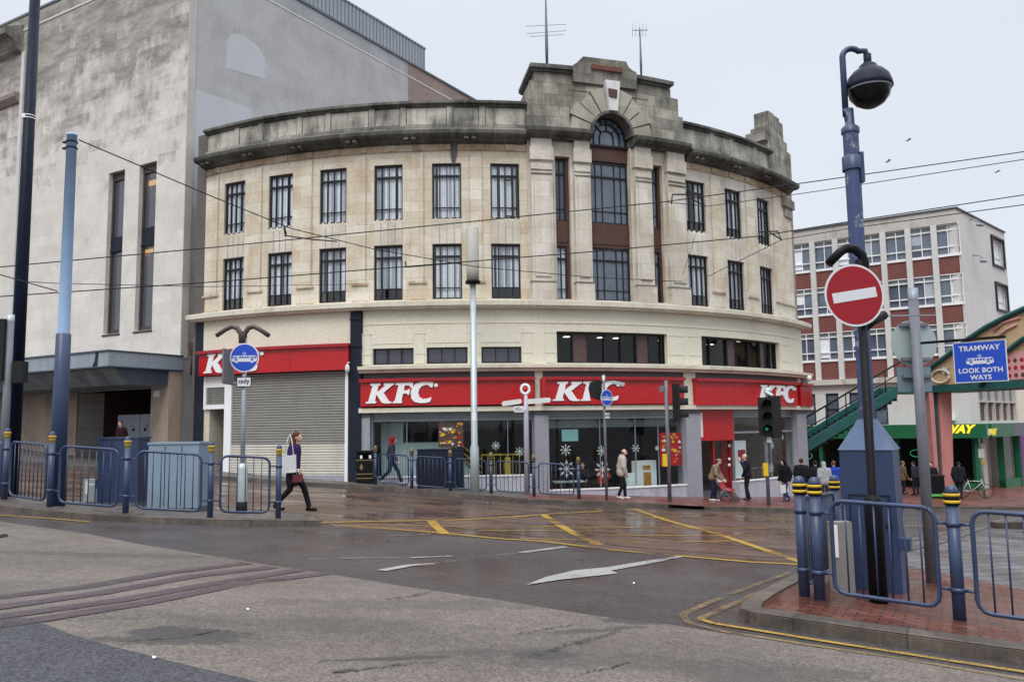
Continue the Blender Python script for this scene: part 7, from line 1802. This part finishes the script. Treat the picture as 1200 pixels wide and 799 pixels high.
person('person in a dark red top in the shade under the store canopy', q, 250, 1.70, .05, 2, coat=(.028, .008, .010), legs=(.02, .02, .03), hair=(.12, .05, .04), vox=.015)
# diners behind the shop window
def seated(label, u, wd, zf, coat, face=60, hair=(.03, .02, .015)):
    q = K.p(u, zf, wd)
    person(label, q, face, 1.7, 0, 6, coat=coat, legs=(.02, .02, .03), hair=hair, coatlen=.86, vox=.015,
           arms=dict(kL=(-.12, .42, .50), kR=(.12, .42, .50), aL=(-.12, .44, .09), aR=(.12, .44, .09), eL=(-.24, .1, 1.16), wL=(-.14, .32, 1.08), eR=(.24, .1, 1.16), wR=(.14, .32, 1.08)))
seated('diner in an orange red jacket seen through the shop window behind the pale jacketed man', KU(717, 545), -.9, -1.5, (.42, .035, .02))
seated('diner in dark clothes seen through the shop window by the snowflake decals', KU(697, 545), -1.3, -1.5, (.02, .02, .03), -90, (.10, .05, .04))
# bicycle outside the corner shop
q = g3(1142, 583, .1); BK = thing('bicycle', 'white framed bicycle standing outside the green corner shop', 'bicycle', tuple(q), rad(-35))
for x in (-.5, .5):
    b = MB(); n = 22; b.tube([(x + .33 * math.cos(2 * PI * i / n), 0, .34 + .33 * math.sin(2 * PI * i / n)) for i in range(n + 1)], .018, 6); w_ = b.build('wheel', M['rubber'], BK, org=LC)
    b = MB()
    for i in range(8): a = 2 * PI * i / 8; b.tube([(x, 0, .34), (x + .32 * math.cos(a), 0, .34 + .32 * math.sin(a))], .003, 4)
    b.build('spokes', M['steel'], w_, org=LC)
b = MB()
for a, c in (((-.5, 0, .34), (-.12, 0, .30)), ((-.12, 0, .30), (.36, 0, .72)), ((-.22, 0, .80), (.35, 0, .80)), ((-.25, 0, .88), (-.12, 0, .30)), ((-.5, 0, .34), (-.22, 0, .78)), ((.33, 0, .92), (.5, 0, .34))): b.tube([a, c], .018, 8)
b.build('frame', M['whitedirty'], BK, org=LC)
b = MB(); b.tube([(.33, 0, .92), (.32, 0, 1.0)], .014, 6); b.tube([(.38, -.28, .98), (.32, -.1, 1.02), (.32, .1, 1.02), (.38, .28, .98)], .014, 6); b.build('handlebar', M['black'], BK, org=LC)
b = MB(); b.prism(Pl((0, 0), (1, 0)), [(-.38, .89), (-.14, .90), (-.12, .94), (-.38, .96)], -.06, .06); b.build('saddle', M['black'], BK, org=LC)
b = MB(); b.tube([(-.12, -.1, .30), (-.12, .1, .30)], .012, 6); b.tube([(-.12, -.1, .30), (-.02, -.1, .16)], .01, 6); b.tube([(-.12, .1, .30), (-.22, .1, .44)], .01, 6); b.build('pedals', M['black'], BK, org=LC)

for x, y, lab in ((290, 713.5, 'small white paper scrap on the pale road near the purple strips'), (181, 770, 'tiny white paper scrap on the dark patch at bottom left'), (743, 683, 'tiny white paper scrap on the dark asphalt right of the painted arrow')):
    q = gnd(x, y, .018); b = MB(); a = random.uniform(0, 3)
    pts_ = [Vector((q.x + .018 * math.cos(a + k * 1.3) * (1 + .4 * (k % 2)), q.y + .014 * math.sin(a + k * 1.3), q.z + .008 * (k % 3))) for k in range(5)]
    b.face(pts_); b.face([v - Vector((0, 0, .004)) for v in pts_[::-1]])
    for k in range(5): b.face([pts_[k] - Vector((0, 0, .004)), pts_[(k + 1) % 5] - Vector((0, 0, .004)), pts_[(k + 1) % 5], pts_[k]])
    o = b.build('paper_scrap', M['white'], org=q); o.location = q; props(o, lab, 'litter', 'paper scraps on the road')
